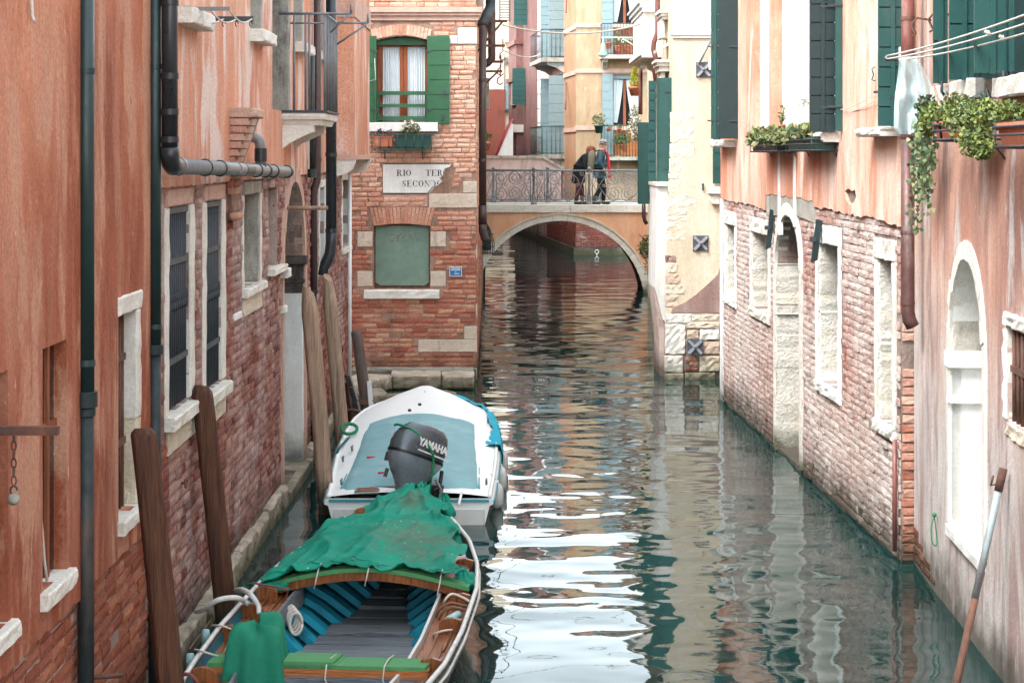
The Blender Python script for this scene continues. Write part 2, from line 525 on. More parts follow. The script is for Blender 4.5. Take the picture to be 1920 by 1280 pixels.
M['brick_front'] = brickmat('red_orange_brick', [S(168, 92, 72), S(196, 114, 88), S(206, 136, 106), S(178, 100, 84), S(216, 166, 128), S(190, 112, 94)], S(214, 184, 166), .52, .9, seed=3, white_soft=.3, white_amt=.6,
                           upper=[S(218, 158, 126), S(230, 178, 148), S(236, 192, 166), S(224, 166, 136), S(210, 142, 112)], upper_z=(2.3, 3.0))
M['brick_right'] = brickmat('bleached_red_brick', [S(164, 100, 86), S(182, 118, 102), S(192, 134, 116), S(172, 106, 92), S(202, 152, 130), S(188, 124, 98)], S(218, 208, 200), .31, .62, seed=4, white_soft=.28, white_amt=.8)
M['brick_quoin'] = brickmat('orange_quoin_brick', [S(180, 112, 90), S(196, 130, 106), S(206, 150, 124), S(208, 158, 118)], S(220, 204, 192), .48, 1.2, seed=5, white_soft=.3)
M['brick_far'] = brickmat('far_canal_brick', [S(132, 70, 58), S(150, 84, 68), S(120, 64, 56)], S(180, 160, 150), .62, .8, seed=6)
M['stone_white'] = stonemat('istrian_stone', [S(224, 220, 210), S(236, 234, 226), S(214, 206, 194)], S(160, 148, 134), .62)
M['stone_cream'] = stonemat('worn_cream_stone', [S(214, 196, 168), S(232, 222, 204), S(224, 206, 178)], S(180, 150, 122), .58, bump=.8)
M['stone_pinkish'] = stonemat('pinkish_stone', [S(196, 158, 142), S(208, 176, 160), S(188, 150, 136)], S(150, 118, 106), .6)
M['stone_grey'] = stonemat('lichen_grey_stone', [S(150, 146, 136), S(176, 172, 162), S(196, 192, 182)], S(84, 82, 76), .5)
M['stone_dark'] = stonemat('soot_black_stone', [S(66, 62, 60), S(96, 90, 86), S(120, 112, 106)], S(40, 38, 38), .5)
M['stone_quay'] = stonemat('quay_stone', [S(196, 180, 162), S(214, 200, 184), S(202, 184, 164)], S(140, 128, 104), .6)
M['dark_inside'] = plain('dark_room', S(22, 24, 26), .9, bump=0)
M['glass_dark'] = plain('dark_window_glass', S(26, 36, 38), .08, bump=0, var=.1)
M['glass_light'] = plain('pale_window_glass', S(150, 170, 172), .08, bump=0, var=.05)
M['glass_green'] = plain('dusty_green_panel', S(112, 138, 124), .75, var=.16, scale=5, bump=.3, dirt=S(150, 166, 152), dirt_amt=.3)
M['iron'] = plain('dark_iron', S(64, 70, 76), .55, .3, dirt=S(92, 66, 52), dirt_amt=.1)
M['iron_grey'] = plain('grey_painted_iron', S(120, 124, 128), .5, .2, dirt=S(84, 74, 70), dirt_amt=.3)
M['rust'] = plain('rusty_iron', S(96, 68, 58), .85, .1, var=.35, dirt=S(136, 96, 74), dirt_amt=.4)
M['pipe_green'] = plain('dark_green_pipe_paint', S(28, 52, 52), .42, 0, var=.25, scale=5, dirt=S(58, 78, 74), dirt_amt=.15)
M['pipe_iron'] = plain('weathered_cast_iron', S(36, 48, 50), .6, .2, var=.4, scale=7, dirt=S(88, 70, 58), dirt_amt=.35)
M['pipe_black'] = plain('black_plastic_pipe', S(38, 44, 48), .35, 0, var=.15)
M['pipe_grey'] = plain('grey_plastic_pipe', S(118, 118, 118), .4, 0, var=.15, dirt=S(80, 76, 72), dirt_amt=.3)
M['pipe_brown'] = plain('brown_painted_pipe', S(70, 54, 52), .45, .1, var=.2, dirt=S(110, 92, 88), dirt_amt=.15)
M['pipe_red'] = plain('oxide_red_pipe', S(126, 78, 70), .5, .1, var=.25, dirt=S(170, 140, 132), dirt_amt=.25)
M['pipe_copper'] = plain('aged_copper_pipe', S(98, 70, 66), .5, .3, var=.3, dirt=S(150, 140, 136), dirt_amt=.3)
M['shutter_green'] = plain('bright_green_paint', S(38, 90, 58), .55, 0, var=.14, scale=6, dirt=S(30, 70, 46), dirt_amt=.2)
M['shutter_dark'] = plain('deep_green_paint', S(34, 78, 74), .5, 0, var=.14, scale=5, dirt=S(60, 84, 80), dirt_amt=.15)
M['shutter_inner'] = plain('black_green_paint', S(26, 48, 50), .5, 0, var=.14, scale=5)
M['shutter_blue'] = plain('grey_blue_paint', S(122, 142, 146), .55, 0, var=.08)
M['frame_brown'] = woodmat('varnished_window_wood', S(118, 64, 40), S(150, 84, 52), S(166, 100, 66), 'Z')
M['curtain'] = plain('white_net_curtain', S(206, 216, 220), .9, 0, var=.05)
M['white_paint'] = plain('white_paint', S(236, 238, 236), .5, 0, var=.04, dirt=S(206, 204, 196), dirt_amt=.2)
M['gunwale_white'] = plain('worn_white_edge', S(206, 208, 204), .4, 0, var=.08, dirt=S(150, 146, 140), dirt_amt=.25)
M['pile_dark'] = woodmat('dark_oak_pile', S(58, 34, 24), S(88, 54, 36), S(112, 72, 48), 'Z', 1.2, weed=True)
M['pile_pale'] = woodmat('bleached_oak_pile', S(132, 108, 92), S(168, 142, 120), S(194, 170, 148), 'Z', 1.2, weed=True)
M['pile_grey'] = woodmat('grey_oak_pile', S(82, 72, 68), S(112, 98, 92), S(132, 118, 110), 'Z', 1.2, weed=True)
M['wood_varnish'] = woodmat('varnished_deck_wood', S(120, 70, 42), S(152, 94, 58), S(176, 122, 84), 'Y', 1.5, .45, .3)
M['wood_knee'] = woodmat('varnished_knee_wood', S(110, 62, 30), S(146, 88, 46), S(166, 108, 62), 'Z', 1.5, .4, .3)
M['wood_orange'] = woodmat('orange_thwart_wood', S(166, 96, 44), S(186, 114, 58), S(196, 130, 76), 'X', 1.5, .5, .2)
M['roof_tile'] = plain('old_roof_tile', S(150, 118, 100), .9, 0, var=.3, scale=4, dirt=S(110, 96, 86), dirt_amt=.6)
M['terracotta'] = plain('terracotta', S(196, 116, 86), .85, 0, var=.14, dirt=S(220, 170, 146), dirt_amt=.25)
M['plastic_green'] = plain('dark_green_plastic', S(30, 72, 66), .45, 0, var=.15)
M['soil'] = plain('potting_soil', S(58, 44, 34), .95, 0, var=.3, scale=30, bump=.8)
M['rope_white'] = plain('white_rope', S(214, 208, 198), .9, 0, var=.12, scale=60, bump=.6)
M['rope_green'] = plain('green_rope', S(20, 128, 84), .8, 0, var=.25, scale=60, bump=.6)
M['rope_brown'] = plain('brown_rope', S(130, 96, 76), .9, 0, var=.25, scale=60, bump=.6)
M['rope_red'] = plain('faded_red_rope', S(140, 78, 72), .9, 0, var=.2, scale=60, bump=.6)
M['black_ink'] = plain('black_sign_paint', S(34, 36, 38), .8, 0, var=.25, scale=30, bump=0)
M['white_ink'] = plain('white_print', S(228, 232, 232), .6, 0, var=.05, bump=0)

def leafmat(name, a, b, rough=.55):
    m = Mat(name)
    c = m.mix(m.rnd(), a, b)
    c = m.mix(m.fr(m.noise(9, 3), .35, .7, 0, .4), c, m.mix(1, c, (.6, .7, .5, 1), 'MULTIPLY'))
    mt = m.out(c, rough, 0, .35)
    m.b.inputs['Subsurface Weight'].default_value = 0
    return mt
M['leaf_lime'] = leafmat('lime_leaves', S(104, 118, 54), S(146, 154, 84))
M['leaf_mid'] = leafmat('mid_green_leaves', S(74, 98, 54), S(122, 136, 84))
M['leaf_dark'] = leafmat('dark_ivy_leaves', S(44, 66, 46), S(92, 112, 74))
M['leaf_ivy_edge'] = leafmat('variegated_ivy_leaves', S(70, 96, 66), S(168, 176, 128))
M['leaf_olive'] = leafmat('olive_leaves', S(104, 104, 68), S(150, 146, 104))
M['flower_pink'] = leafmat('pale_pink_petals', S(232, 196, 206), S(246, 230, 232))
M['flower_plum'] = leafmat('plum_leaves', S(92, 52, 66), S(120, 74, 84))
M['flower_white'] = leafmat('white_petals', S(232, 230, 214), S(246, 244, 236))
M['conifer'] = leafmat('yellow_conifer', S(178, 176, 40), S(206, 204, 76))

# ------------------------------------------------------------------ water
def build_water():
    rng = np.random.RandomState(5)
    ys = np.concatenate([np.arange(7, 30, .045), np.arange(30, 56, .075), np.arange(56, 130, .25)])
    xs = np.arange(-9.0, 8.01, .07)
    xs = np.concatenate([np.arange(-9, -2.6, .4), np.arange(-2.6, 4.3, .06), np.arange(4.3, 9, .4)])
    X, Y = np.meshgrid(xs, ys)
    Hh = np.zeros_like(X)
    def waves(n, lo, hi, spread, slope):
        out = np.zeros_like(X)
        for _ in range(n):
            lam = math.exp(rng.uniform(math.log(lo), math.log(hi)))
            th = rng.normal(0, spread)
            k = 2*math.pi/lam
            kx, ky = k*math.sin(th), k*math.cos(th)
            out += (slope/math.sqrt(n/2)/k) * np.sin(kx*X + ky*Y + rng.uniform(0, 6.28))
        return out
    # slow envelopes: calmer and livelier patches drift over the canal
    env = .75 + .5*np.sin(X*.55 + 1.3*np.sin(Y*.21) + .7)*np.sin(Y*.33 + .4*X + 1.0)
    Hh += waves(26, .55, 2.0, .42, .016)
    Hh += waves(40, .20, .55, .60, .019) * env
    Hh += waves(16, .9, 3.0, .9, .010)
    n, m = X.shape
    vs = np.stack([X, Y, Hh], -1).reshape(-1, 3)
    i = np.arange(n-1)[:, None]*m + np.arange(m-1)[None, :]
    fs = np.stack([i, i+1, i+m+1, i+m], -1).reshape(-1, 4)
    me = bpy.data.meshes.new('canal_water')
    me.vertices.add(len(vs)); me.vertices.foreach_set('co', vs.ravel())
    me.loops.add(fs.size); me.loops.foreach_set('vertex_index', fs.ravel().astype(np.int32))
    me.polygons.add(len(fs)); me.polygons.foreach_set('loop_start', np.arange(len(fs))*4); me.polygons.foreach_set('loop_total', np.full(len(fs), 4))
    me.polygons.foreach_set('use_smooth', np.ones(len(fs), dtype=bool))
    me.update()
    m_ = Mat('canal_water')
    c = m_.mix(m_.fr(m_.noise(.5, 3), .3, .7), S(12, 42, 40), S(20, 56, 54))
    sx = m_.n('SeparateXYZ'); m_.l(m_.pos(), sx.inputs[0])
    busy = m_.math('ADD', m_.fr(m_.math('ADD', sx.outputs[0], m_.fr(m_.noise(.6, 3), 0, 1, -1.2, 1.2)), .9, 2.4, .12, 1.0), 0)   # small choppy ripples along the right bank
    rip = m_.math('ADD', m_.noise(7, 3, .6, m_.scaled((.7, 1.2, 1)), .5), m_.math('MULTIPLY', m_.noise(22, 2, .5, m_.scaled((.7, 1.2, 1))), .3))
    m_.bump(m_.math('MULTIPLY', rip, busy), .05, .02)
    mt = m_.out(c, .015, 0, .5)
    m_.b.inputs['IOR'].default_value = 1.36
    me.materials.append(mt)
    o = bpy.data.objects.new('canal_water', me)
    put(o, None, Vector((0, 0, 0)))
    tag(o, 'rippled teal canal water mirroring the houses', 'water', kind='structure')
    # the bed and the ground the town stands on, one sheet to the horizon
    b = MB(); b.box((-900, -900, -1.6), (900, 900, -1.5))
    g = b.build('ground', plain('lagoon_mud', S(70, 66, 54), .95))
    tag(g, 'muddy ground under the town', 'ground', kind='structure')
build_water()

# ------------------------------------------------------------------ bricks
def brick_variants(n, L, Hc, depth, seed, jit=.005):
    """front grid 4 x 3 with worn, uneven face; local x along the wall, -y out of it"""
    rnd = random.Random(seed)
    out = []
    for _ in range(n):
        xs = [-L/2, -L/2+.022, L/2-.022, L/2]; zs = [-Hc/2, 0, Hc/2]
        vs = []
        chip = rnd.choice([None, None, None, (0, 0), (3, 0), (0, 2), (3, 2)])
        for j, z in enumerate(zs):
            for i, x in enumerate(xs):
                e = (i in (0, 3)) or (j in (0, 2))
                y = -depth + (.006 if e else 0) + rnd.uniform(-jit, jit)
                xx = x + rnd.uniform(-1, 1)*.004; zz = z + rnd.uniform(-1, 1)*.0035
                if chip == (i, j): xx *= .93; zz *= .8; y += .008
                vs.append((xx, y, zz))
        fs = [(j*4+i, j*4+i+1, (j+1)*4+i+1, (j+1)*4+i) for j in range(2) for i in range(3)]
        ring = [0, 1, 2, 3, 7, 11, 10, 9, 8, 4]
        b = len(vs)
        vs += [(vs[i][0], .004, vs[i][2]) for i in ring]
        k = len(ring)
        fs += [(ring[(i+1) % k], ring[i], b+i, b+(i+1) % k) for i in range(k)]
        out.append((vs, fs))
    return out

def lay_bricks(fr, u0, u1, v0, v1, skip, parent, mat, n_ind=300, L=.25, course=.079, gap=.011, depth=.014, seed=1, wob=1.0, name='brick', miss=.01, hidden=None, d=0.0, jit=.005):
    rnd = random.Random(seed)
    Hc = course - gap
    nv = 10
    var = brick_variants(nv, L-gap, Hc, depth, seed, jit)
    meshes = []
    for vs, fs in var:
        me = bpy.data.meshes.new(name); me.from_pydata(vs, [], fs); me.materials.append(mat); me.update(); meshes.append(me)
    items = []
    j = 0
    v = v0
    while v + course*.6 < v1:
        u = u0 - (L/2 if j % 2 else 0) - rnd.uniform(0, .03)
        while u < u1:
            ln = L*rnd.uniform(.86, 1.06)
            if rnd.random() < .14*wob: ln = L*.52
            a, b = max(u, u0), min(u+ln, u1)
            u += ln
            if b - a < .07: continue
            vc = v + course/2
            def bad(x0, x1):
                return any(skip(x, y) for x in (x0+.012, (x0+x1)/2, x1-.012) for y in (v+.012, v+course-.012))
            opts = [(a, b), (a, (a+b)/2), ((a+b)/2, b)]
            for (x0, x1) in opts:
                if not bad(x0, x1):
                    if rnd.random() < miss: break
                    items.append(((x0+x1)/2, vc + rnd.uniform(-.003, .003)*wob, x1-x0-gap, Hc*rnd.uniform(.92, 1.05), rnd.uniform(-.006, .008)*wob, math.radians(rnd.uniform(-1, 1)*.9*wob), rnd.randrange(nv)))
                    break
        v += course
        j += 1
    def size(it):
        su, sv = fr.shrink(it[0], it[1])
        q = fr.p(it[0], it[1])
        px, py = CXP + FPX*q.x/q.y, HYP + FPX*(HCAM-q.z)/q.y
        if q.y < 1 or px < -5 or px > 1925 or py < -5 or py > 1290 or (hidden and hidden(px, py)): return 0
        return min(su*it[2], 60)*sv*it[3]
    items.sort(key=size, reverse=True)
    for it in items[:n_ind]:
        uc, vc, ln, h, dd, roll, k = it
        o = bpy.data.objects.new(name, meshes[k])
        put(o, parent, fr.p(uc, vc, d+dd))
        o.rotation_euler = (0, roll, fr.ang)
        o.scale = (ln/(L-gap), 1, h/Hc)
    rest = items[n_ind:]
    if rest:
        V_, F_ = [], []
        for uc, vc, ln, h, dd, roll, k in rest:
            vs, fs = var[k]
            b = len(V_)
            sx, sz = ln/(L-gap), h/Hc
            for x, y, z in vs:
                V_.append(fr.p(uc + x*sx + z*sz*roll, vc + z*sz - x*sx*roll, d + dd - y))
            F_.extend([tuple(b+i for i in f) for f in fs])
        m = MB(); m.v = [tuple(p) for p in V_]; m.f = F_; m.m = [0]*len(F_); m.sm = [False]*len(F_)
        o = m.build('brickwork', mat, parent)
        tag(o, kind='stuff')
    return items

def shell(fr, u0, u1, v0, v1, depth, mat, parent, name='house_body', sides=True):
    """back, roof and end walls behind a facade sheet"""
    m = MB()
    p = [fr.p(u0, v0, -depth), fr.p(u1, v0, -depth), fr.p(u1, v1, -depth), fr.p(u0, v1, -depth),
         fr.p(u0, v0, -.02), fr.p(u1, v0, -.02), fr.p(u1, v1, -.02), fr.p(u0, v1, -.02)]
    fs = [(1, 0, 3, 2), (3, 7, 6, 2), (0, 4, 7, 3), (5, 1, 2, 6)]
    m.add(p, fs)
    # a low pitched roof
    r0, r1 = fr.p(u0-.3, v1+.02, .3), fr.p(u1+.3, v1+.02, .3)
    r2, r3 = fr.p(u1+.3, v1+.7, -depth/2), fr.p(u0-.3, v1+.7, -depth/2)
    r4, r5 = fr.p(u1+.3, v1+.02, -depth-.3), fr.p(u0-.3, v1+.02, -depth-.3)
    m.build(name, mat, parent)
    k = MB(); k.add([r0, r1, r2, r3, r4, r5], [(0, 1, 2, 3), (3, 2, 4, 5), (1, 4, 2), (0, 3, 5), (0, 5, 4, 1)])
    k.build('roof', M['roof_tile'], parent)

def bars_grille(fr, u0, u1, v0, v1, d, nvert, hz, mat, parent, r=.011, name='window_bar', orn=None):
    """each bar of a window grille is a part"""
    for i in range(nvert):
        u = u0 + (u1-u0)*(i+.5)/nvert
        m = MB(); m.tube([fr.p(u, v0, d), fr.p(u, v1, d)], r, 6)
        m.build(name, mat, parent)
    for v in hz:
        m = MB(); m.fbox(fr, u0, u1, v-.022, v+.022, d-.006, d+.016); m.build('cross_bar', mat, parent)
    if orn is not None:
        m = MB()
        for i in range(nvert):
            u = u0 + (u1-u0)*(i+.5)/nvert
            m.tube([fr.p(u + .02*math.cos(a), orn + .06*math.sin(a), d+.014) for a in [k*math.pi/4 for k in range(9)]], .006, 5)
        m.build('bar_ornament', mat, parent)

def stone_part(name, fr, u0, u1, v0, v1, d0, d1, mat, parent, jit=.005, ch=.012, seed=None):
    return rough_block(fr, u0, u1, v0, v1, d0, d1, jit, ch, seed=seed).build(name, mat, parent)
# ================================================================== LEFT BANK
FL = Frame((-2.45, 0), (-2.45, 10))
def ragged(u0, u1, v, amp, step, rnd, down=False):
    """points of an uneven edge from u0 to u1"""
    n = max(2, int(abs(u1-u0)/step))
    return [(u0+(u1-u0)*k/n, v + (rnd.uniform(-amp, amp) if 0 < k < n else 0)) for k in range(n+1)]

# ---------------- near house: red stucco over a brick base
def red_house():
    rnd = random.Random(3)
    t = thing('stucco_house', 'dark red stucco house with brick footing at the left edge', 'house', FL.p(9, 0))
    uend = FL.U(274)
    def win(pa, pb, ytop, ybot):
        u0, u1 = FL.U(pa, .05), FL.U(pb, .05); pc = (pa+pb)/2
        return u0, u1, FL.Vh(pc, ybot, .05), FL.Vh(pc, ytop, .05)
    W1 = win(-40, 15, 705, 1190)
    W2 = win(80, 125, 645, 1088)
    W3 = win(222, 262, 586, 958)
    holes = [rect(*w) for w in (W1, W2, W3)]
    bot = ragged(2.0, uend, 1.235, .014, .09, rnd)
    side = [(uend + rnd.uniform(-.015, .015), 1.235 + k*.35) for k in range(1, 6)] + [(uend, 7.2)]
    outer = bot + side + [(2.0, 7.2)]
    m = MB(); m.sheet(FL, outer, holes, .05); m.rim(FL, outer, 0, .05)
    for h, dd in zip(holes, (-.02, -.02, -.16)): m.rim(FL, h, dd, .05, hole=True)
    m.build('stucco_wall', M['stucco_red'], t)
    m = MB(); m.sheet(FL, rect(2.0, uend, -1.5, 1.3), [], 0); m.build('footing_wall', M['mortar_left'], t)
    shell(FL, 2.0, uend, -1.5, 7.2, 5, M['stucco_red'], t)
    lay_bricks(FL, 7.6, uend-.01, .02, 1.25, lambda u, v: v > 1.25, t, M['brick_base'], 300, L=.27, course=.082, depth=.014, seed=21, wob=1.1, jit=.004)
    # windows
    for i, (w, nm) in enumerate(((W1, 'a'), (W2, 'b'), (W3, 'c'))):
        u0, u1, v0, v1 = w
        bk = -.02 if i < 2 else -.16
        m = MB(); m.fbox(FL, u0-.05, u1+.05, v0-.05, v1+.05, bk-.04, bk); win_o = m.build('window', M['glass_dark'], t)
        if i < 2:
            m = MB()
            for uu in (u0+.02, u0+.30):
                m.fbox(FL, uu, uu+.045, v0, v1, -.02, .0)
            m.fbox(FL, u0, u1, v0+.62*(v1-v0), v0+.62*(v1-v0)+.05, -.019, -.003)
            m.build('window_frame', M['frame_brown'] if i else M['pipe_iron'], win_o)
            stone_part('sill', FL, u0-.05, u1+.06, v0-.09, v0, -.14, .10, M['stone_white'], win_o)
        else:
            bars_grille(FL, u0+.02, u1-.12, v0, v1, -.03, 6, [v0+.42, v0+.95], M['rust'], win_o, .012)
            stone_part('lintel', FL, u0-.02, u1+.04, v1, v1+.12, -.14, .062, M['stone_white'], win_o)
            stone_part('jamb', FL, u1-.10, u1+.02, v0+.55, v1, -.15, .058, M['stone_white'], win_o)
            stone_part('jamb', FL, u1-.10, u1+.03, v0, v0+.55, -.15, .054, M['stone_cream'], win_o)
            stone_part('sill', FL, u0-.02, u1+.05, v0-.09, v0, -.14, .10, M['stone_white'], win_o)
    # a thin cord hanging in the second window
    u0, u1, v0, v1 = W2
    m = MB(); m.tube([FL.p(u0+.03, v0+.55, .02), FL.p(u0+.05, v0+.35, .03), FL.p(u0+.12, v0+.12, .03), FL.p(u0+.17, v0+.02, .03)], .008, 6)
    o = m.build('window_string', M['rope_white']); tag(o, 'short white cord hanging in the open window of the red house', 'cord')
    m = MB(); m.tube([FL.p(FL.U(30)-.02, 5.1, .06), FL.p(FL.U(32), 4.5, .07), FL.p(FL.U(34), FL.Vh(34, 30), .07), FL.p(FL.U(30), FL.Vh(30, 40), .09)], .009, 6)
    o = m.build('wall_cable', M['rope_white']); tag(o, 'white cable end hooked on the red wall, top left', 'cable')
    # bracket arm with chain and pulley
    b = thing('wall_bracket', 'rusty iron arm with chain and pulley at the left edge', 'bracket', FL.p(8.6, 2.43))
    z = 2.43; u = 8.6; xo = (110-CXP)*u/FPX
    m = MB(); m.box((-2.45, u-.02, z-.02), (xo, u+.02, z+.02)); m.build('arm', M['rust'], b)
    xc = (26-CXP)*u/FPX
    m = MB()
    for k in range(6):
        zz = z-.03-k*.04
        m.tube([Vector((xc + (.011*math.cos(a) if k % 2 else 0), u + (0 if k % 2 else .011*math.cos(a)), zz + .024*math.sin(a))) for a in [i*math.pi/4 for i in range(9)]], .004, 5)
    m.build('chain', M['rust'], b)
    m = MB(); m.tube([Vector((xc + .016*math.cos(a), u, z-.275 + .02*math.sin(a))) for a in [i*math.pi/5 for i in range(9)]], .005, 5); m.build('hook', M['iron'], b)
    m = MB(); m.lathe(Vector((xc, u-.012, z-.315)), [(.0, 0), (.028, 0), (.022, .008), (.028, .022), (.0, .022)], 14, axis=(0, 1, 0)); m.build('pulley', M['stone_grey'], b)
red_house()

# ---------------- long pink house, brick below
def pink_house():
    rnd = random.Random(8)
    t = thing('brick_house', 'long house of pink stucco above weathered brick, left bank', 'house', FL.p(20, 0))
    u0h, u1h = FL.U(274), FL.U(656)
    VS = 3.47
    def win(pa, pb, ytop, ybot):
        a, b = FL.U(pa), FL.U(pb); pc = (pa+pb)/2
        return a, b, FL.Vh(pc, ybot), FL.Vh(pc, ytop)
    W4 = win(314, 354, 386, 764); W5 = win(384, 414, 376, 727); W6 = win(455, 486, 364, 534)
    W7 = win(503, 519, 352, 500); W8 = win(598, 608, 352, 500); W9 = win(641, 653, 338, 462)
    du0, du1 = FL.U(529), FL.U(568)
    door = arch_poly(du0, du1, .12, 2.42, .98, 12)
    wins = [W4, W5, W6, W7, W8, W9]
    holes = [rect(*w) for w in wins] + [door]
    depth = [.12, .12, .30, .13, .2, .2]
    low = rect(u0h, u1h, -1.5, VS+.05)
    m = MB(); m.sheet(FL, low, holes, 0)
    for h, d in zip(holes, depth+[.75]): m.rim(FL, h, -d, 0, hole=True)
    m.build('lower_wall', M['mortar_left'], t)
    shell(FL, u0h, u1h, -1.5, 7.3, 6, M['stucco_pink'], t)
    surr = [rect(a-.16, b+.2, c-.16, d+.14) for a, b, c, d in (W4, W5)] + [rect(W6[0]-.05, W6[1]+.1, W6[2]-.16, W6[3]+.14), rect(W8[0]-.1, W8[1]+.1, W8[2]-.1, W8[3]+.1), rect(W9[0]-.1, W9[1]+.12, W9[2]-.1, W9[3]+.1)]
    surr += [rect(*W7), arch_poly(du0-.16, du1+.2, -1, 2.42, 1.16, 12)]
    lay_bricks(FL, u0h+.02, u1h-.06, .24, VS+.02, lambda u, v: any(inpoly(u, v, s) for s in surr), t, M['brick_left'], 300, L=.26, course=.078, depth=.014, seed=31, wob=1.0, jit=.004)
    # upper stucco, with the balcony door and window openings
    BD = (FL.U(505), FL.U(534), 4.16, 6.6)
    up = [(FL.U(484)-.75, FL.U(484)-.05, 4.86, 6.4), (FL.U(556)-.55, FL.U(556)+.25, 4.95, 6.5), (FL.U(588)-.2, FL.U(588)+.6, 4.97, 6.5)]
    uh = [rect(*BD)] + [rect(*w) for w in up]
    bot = ragged(u0h+.03, u1h, VS, .007, .11, rnd)
    outer = bot + [(u1h, 7.3), (u0h+.03, 7.3)]
    outer = [(u, v) for u, v in outer]
    # the door arch rises into the stucco edge: lift the edge there
    m = MB(); m.sheet(FL, outer, uh, .03); m.rim(FL, outer, -.02, .03)
    for h in uh: m.rim(FL, h, -.25, .03, hole=True)
    m.build('stucco_wall', M['stucco_pink'], t)
    # barred windows
    for w, mt in ((W4, 'stone_white'), (W5, 'stone_white')):
        a, b, c, d = w
        m = MB(); m.fbox(FL, a-.03, b+.03, c-.03, d+.03, -.16, -.12); o = m.build('window', M['dark_inside'], t)
        bars_grille(FL, a+.01, b-.01, c+.02, d-.01, -.02, 10, [c+.36, d-.40, d-.03], M['iron'], o, .010, orn=c+.78)
        stone_part('lintel', FL, a-.12, b+.10, d, d+.13, -.12, .022, M['stone_pinkish'], o)
        stone_part('jamb', FL, a-.13, a, c, d, -.12, .018, M['stone_white'], o)
        stone_part('jamb', FL, b, b+.17, c+.02, d, -.12, .020, M['stone_white'], o)
        stone_part('sill', FL, a-.12, b+.12, c-.10, c, -.12, .085, M['stone_white'], o)
        stone_part('apron', FL, a-.05, b+.14, c-.28, c-.11, -.02, .026, M['stone_cream'], o)
    a, b, c, d = W6
    m = MB(); m.fbox(FL, a-.03, b+.03, c-.03, d+.03, -.34, -.30); o = m.build('window', M['dark_inside'], t)
    bars_grille(FL, a+.02, b-.02, c, d, -.2, 4, [c+.2, c+.55], M['iron'], o, .012)
    stone_part('reveal_stone', FL, b-.03, b+.012, c, d, -.29, .004, M['stone_grey'], o, jit=.008)
    stone_part('jamb', FL, a-.07, a, c, d, -.1, .016, M['stone_white'], o)
    stone_part('jamb', FL, b+.012, b+.10, c, d, -.1, .016, M['stone_white'], o)
    stone_part('lintel', FL, a-.05, b+.06, d, d+.12, -.1, .02, M['stone_grey'], o)
    stone_part('sill', FL, a-.05, b+.10, c-.08, c, -.25, .07, M['stone_white'], o)
    stone_part('apron', FL, a-.02, b+.08, c-.26, c-.09, -.02, .022, M['stone_cream'], o)
    # bricked-up niche with a white ledge
    a, b, c, d = W7
    m = MB(); m.fbox(FL, a-.02, b+.02, c-.02, d+.02, -.17, -.13); o = m.build('niche', M['mortar_left'], t)
    lay_bricks(FL, a, b, c, d, lambda u, v: False, o, M['brick_left'], 60, L=.26, course=.078, depth=.014, seed=5, d=-.13)
    stone_part('ledge', FL, a-.08, b+.25, c-.07, c, -.1, .09, M['stone_white'], o)
    for w in (W8, W9):
        a, b, c, d = w
        m = MB(); m.fbox(FL, a-.03, b+.03, c-.03, d+.03, -.24, -.20); o = m.build('window', M['glass_dark'], t)
        stone_part('jamb', FL, a-.10, a, c, d, -.12, .018, M['white_wall'], o)
        stone_part('jamb', FL, b, b+.12, c, d, -.19, .018, M['white_wall'], o)
        stone_part('lintel', FL, a-.10, b+.12, d, d+.10, -.12, .019, M['stone_white'], o)
        stone_part('sill', FL, a-.10, b+.12, c-.09, c, -.12, .05, M['stone_white'], o)
    # water gate
    n = 14
    inn = arch_poly(du0, du1, .12, 2.42, .98, n); outp = arch_poly(du0-.14, du1+.16, .12, 2.42, 1.14, n)
    g = MB()
    g.fbox(FL, du0-.05, du1+.05, -.3, 3.6, -.80, -.75)
    gate = g.build('water_gate', M['dark_inside'], t)
    for k in range(n+2):                     # ring stones
        if k == n+1: q = [outp[1], inn[1], inn[2], outp[2]]
        elif k == 0: q = [outp[0], inn[0], inn[-1], outp[-1]]
        else: q = [outp[k+1], inn[k+1], inn[k+2], outp[k+2]]
        m = MB(); m.prism(FL, q, -.10, .03 + rnd.uniform(-.004, .004)); m.build('arch_stone', M['stone_pinkish'], gate)
    stone_part('jamb_panel', FL, du1-.04, du1+.01, .12, 2.08, -.72, .008, M['white_wall'], gate, jit=.004)
    stone_part('jamb_panel', FL, du1-.045, du1+.012, 2.08, 2.42, -.72, .010, M['stone_dark'], gate, jit=.006)
    stone_part('capital', FL, du1-.10, du1+.02, 2.42, 2.52, -.70, .06, M['stone_dark'], gate)
    stone_part('capital', FL, du1-.07, du1+.02, 2.20, 2.25, -.70, .03, M['stone_dark'], gate)
    stone_part('threshold', FL, du0-.1, du1+.2, -.3, .12, -.74, .10, M['stone_quay'], gate)
    stone_part('impost', FL, du0-.22, du0+.0, 2.40, 2.50, -.1, .10, M['stone_white'], gate)
    stone_part('impost', FL, du0-.16, du0+.0, 2.02, 2.10, -.1, .06, M['stone_white'], gate)
    # footing stones along the water
    u = FL.U(300)
    while u < du0-.3:
        ln = rnd.uniform(.55, 1.0)
        stone_part('footing_stone', FL, u, min(u+ln, du0-.16)-.012, -.3, .20 + rnd.uniform(-.02, .03), -.03, .075 + rnd.uniform(-.01, .02), M['stone_quay'], t, jit=.012, ch=.025)
        u += ln
    u = du1+.25
    while u < u1h-.3:
        ln = rnd.uniform(.55, 1.0)
        stone_part('footing_stone', FL, u, min(u+ln, u1h)-.012, -.3, .20 + rnd.uniform(-.02, .03), -.03, .07 + rnd.uniform(-.01, .02), M['stone_quay'], t, jit=.012, ch=.025)
        u += ln
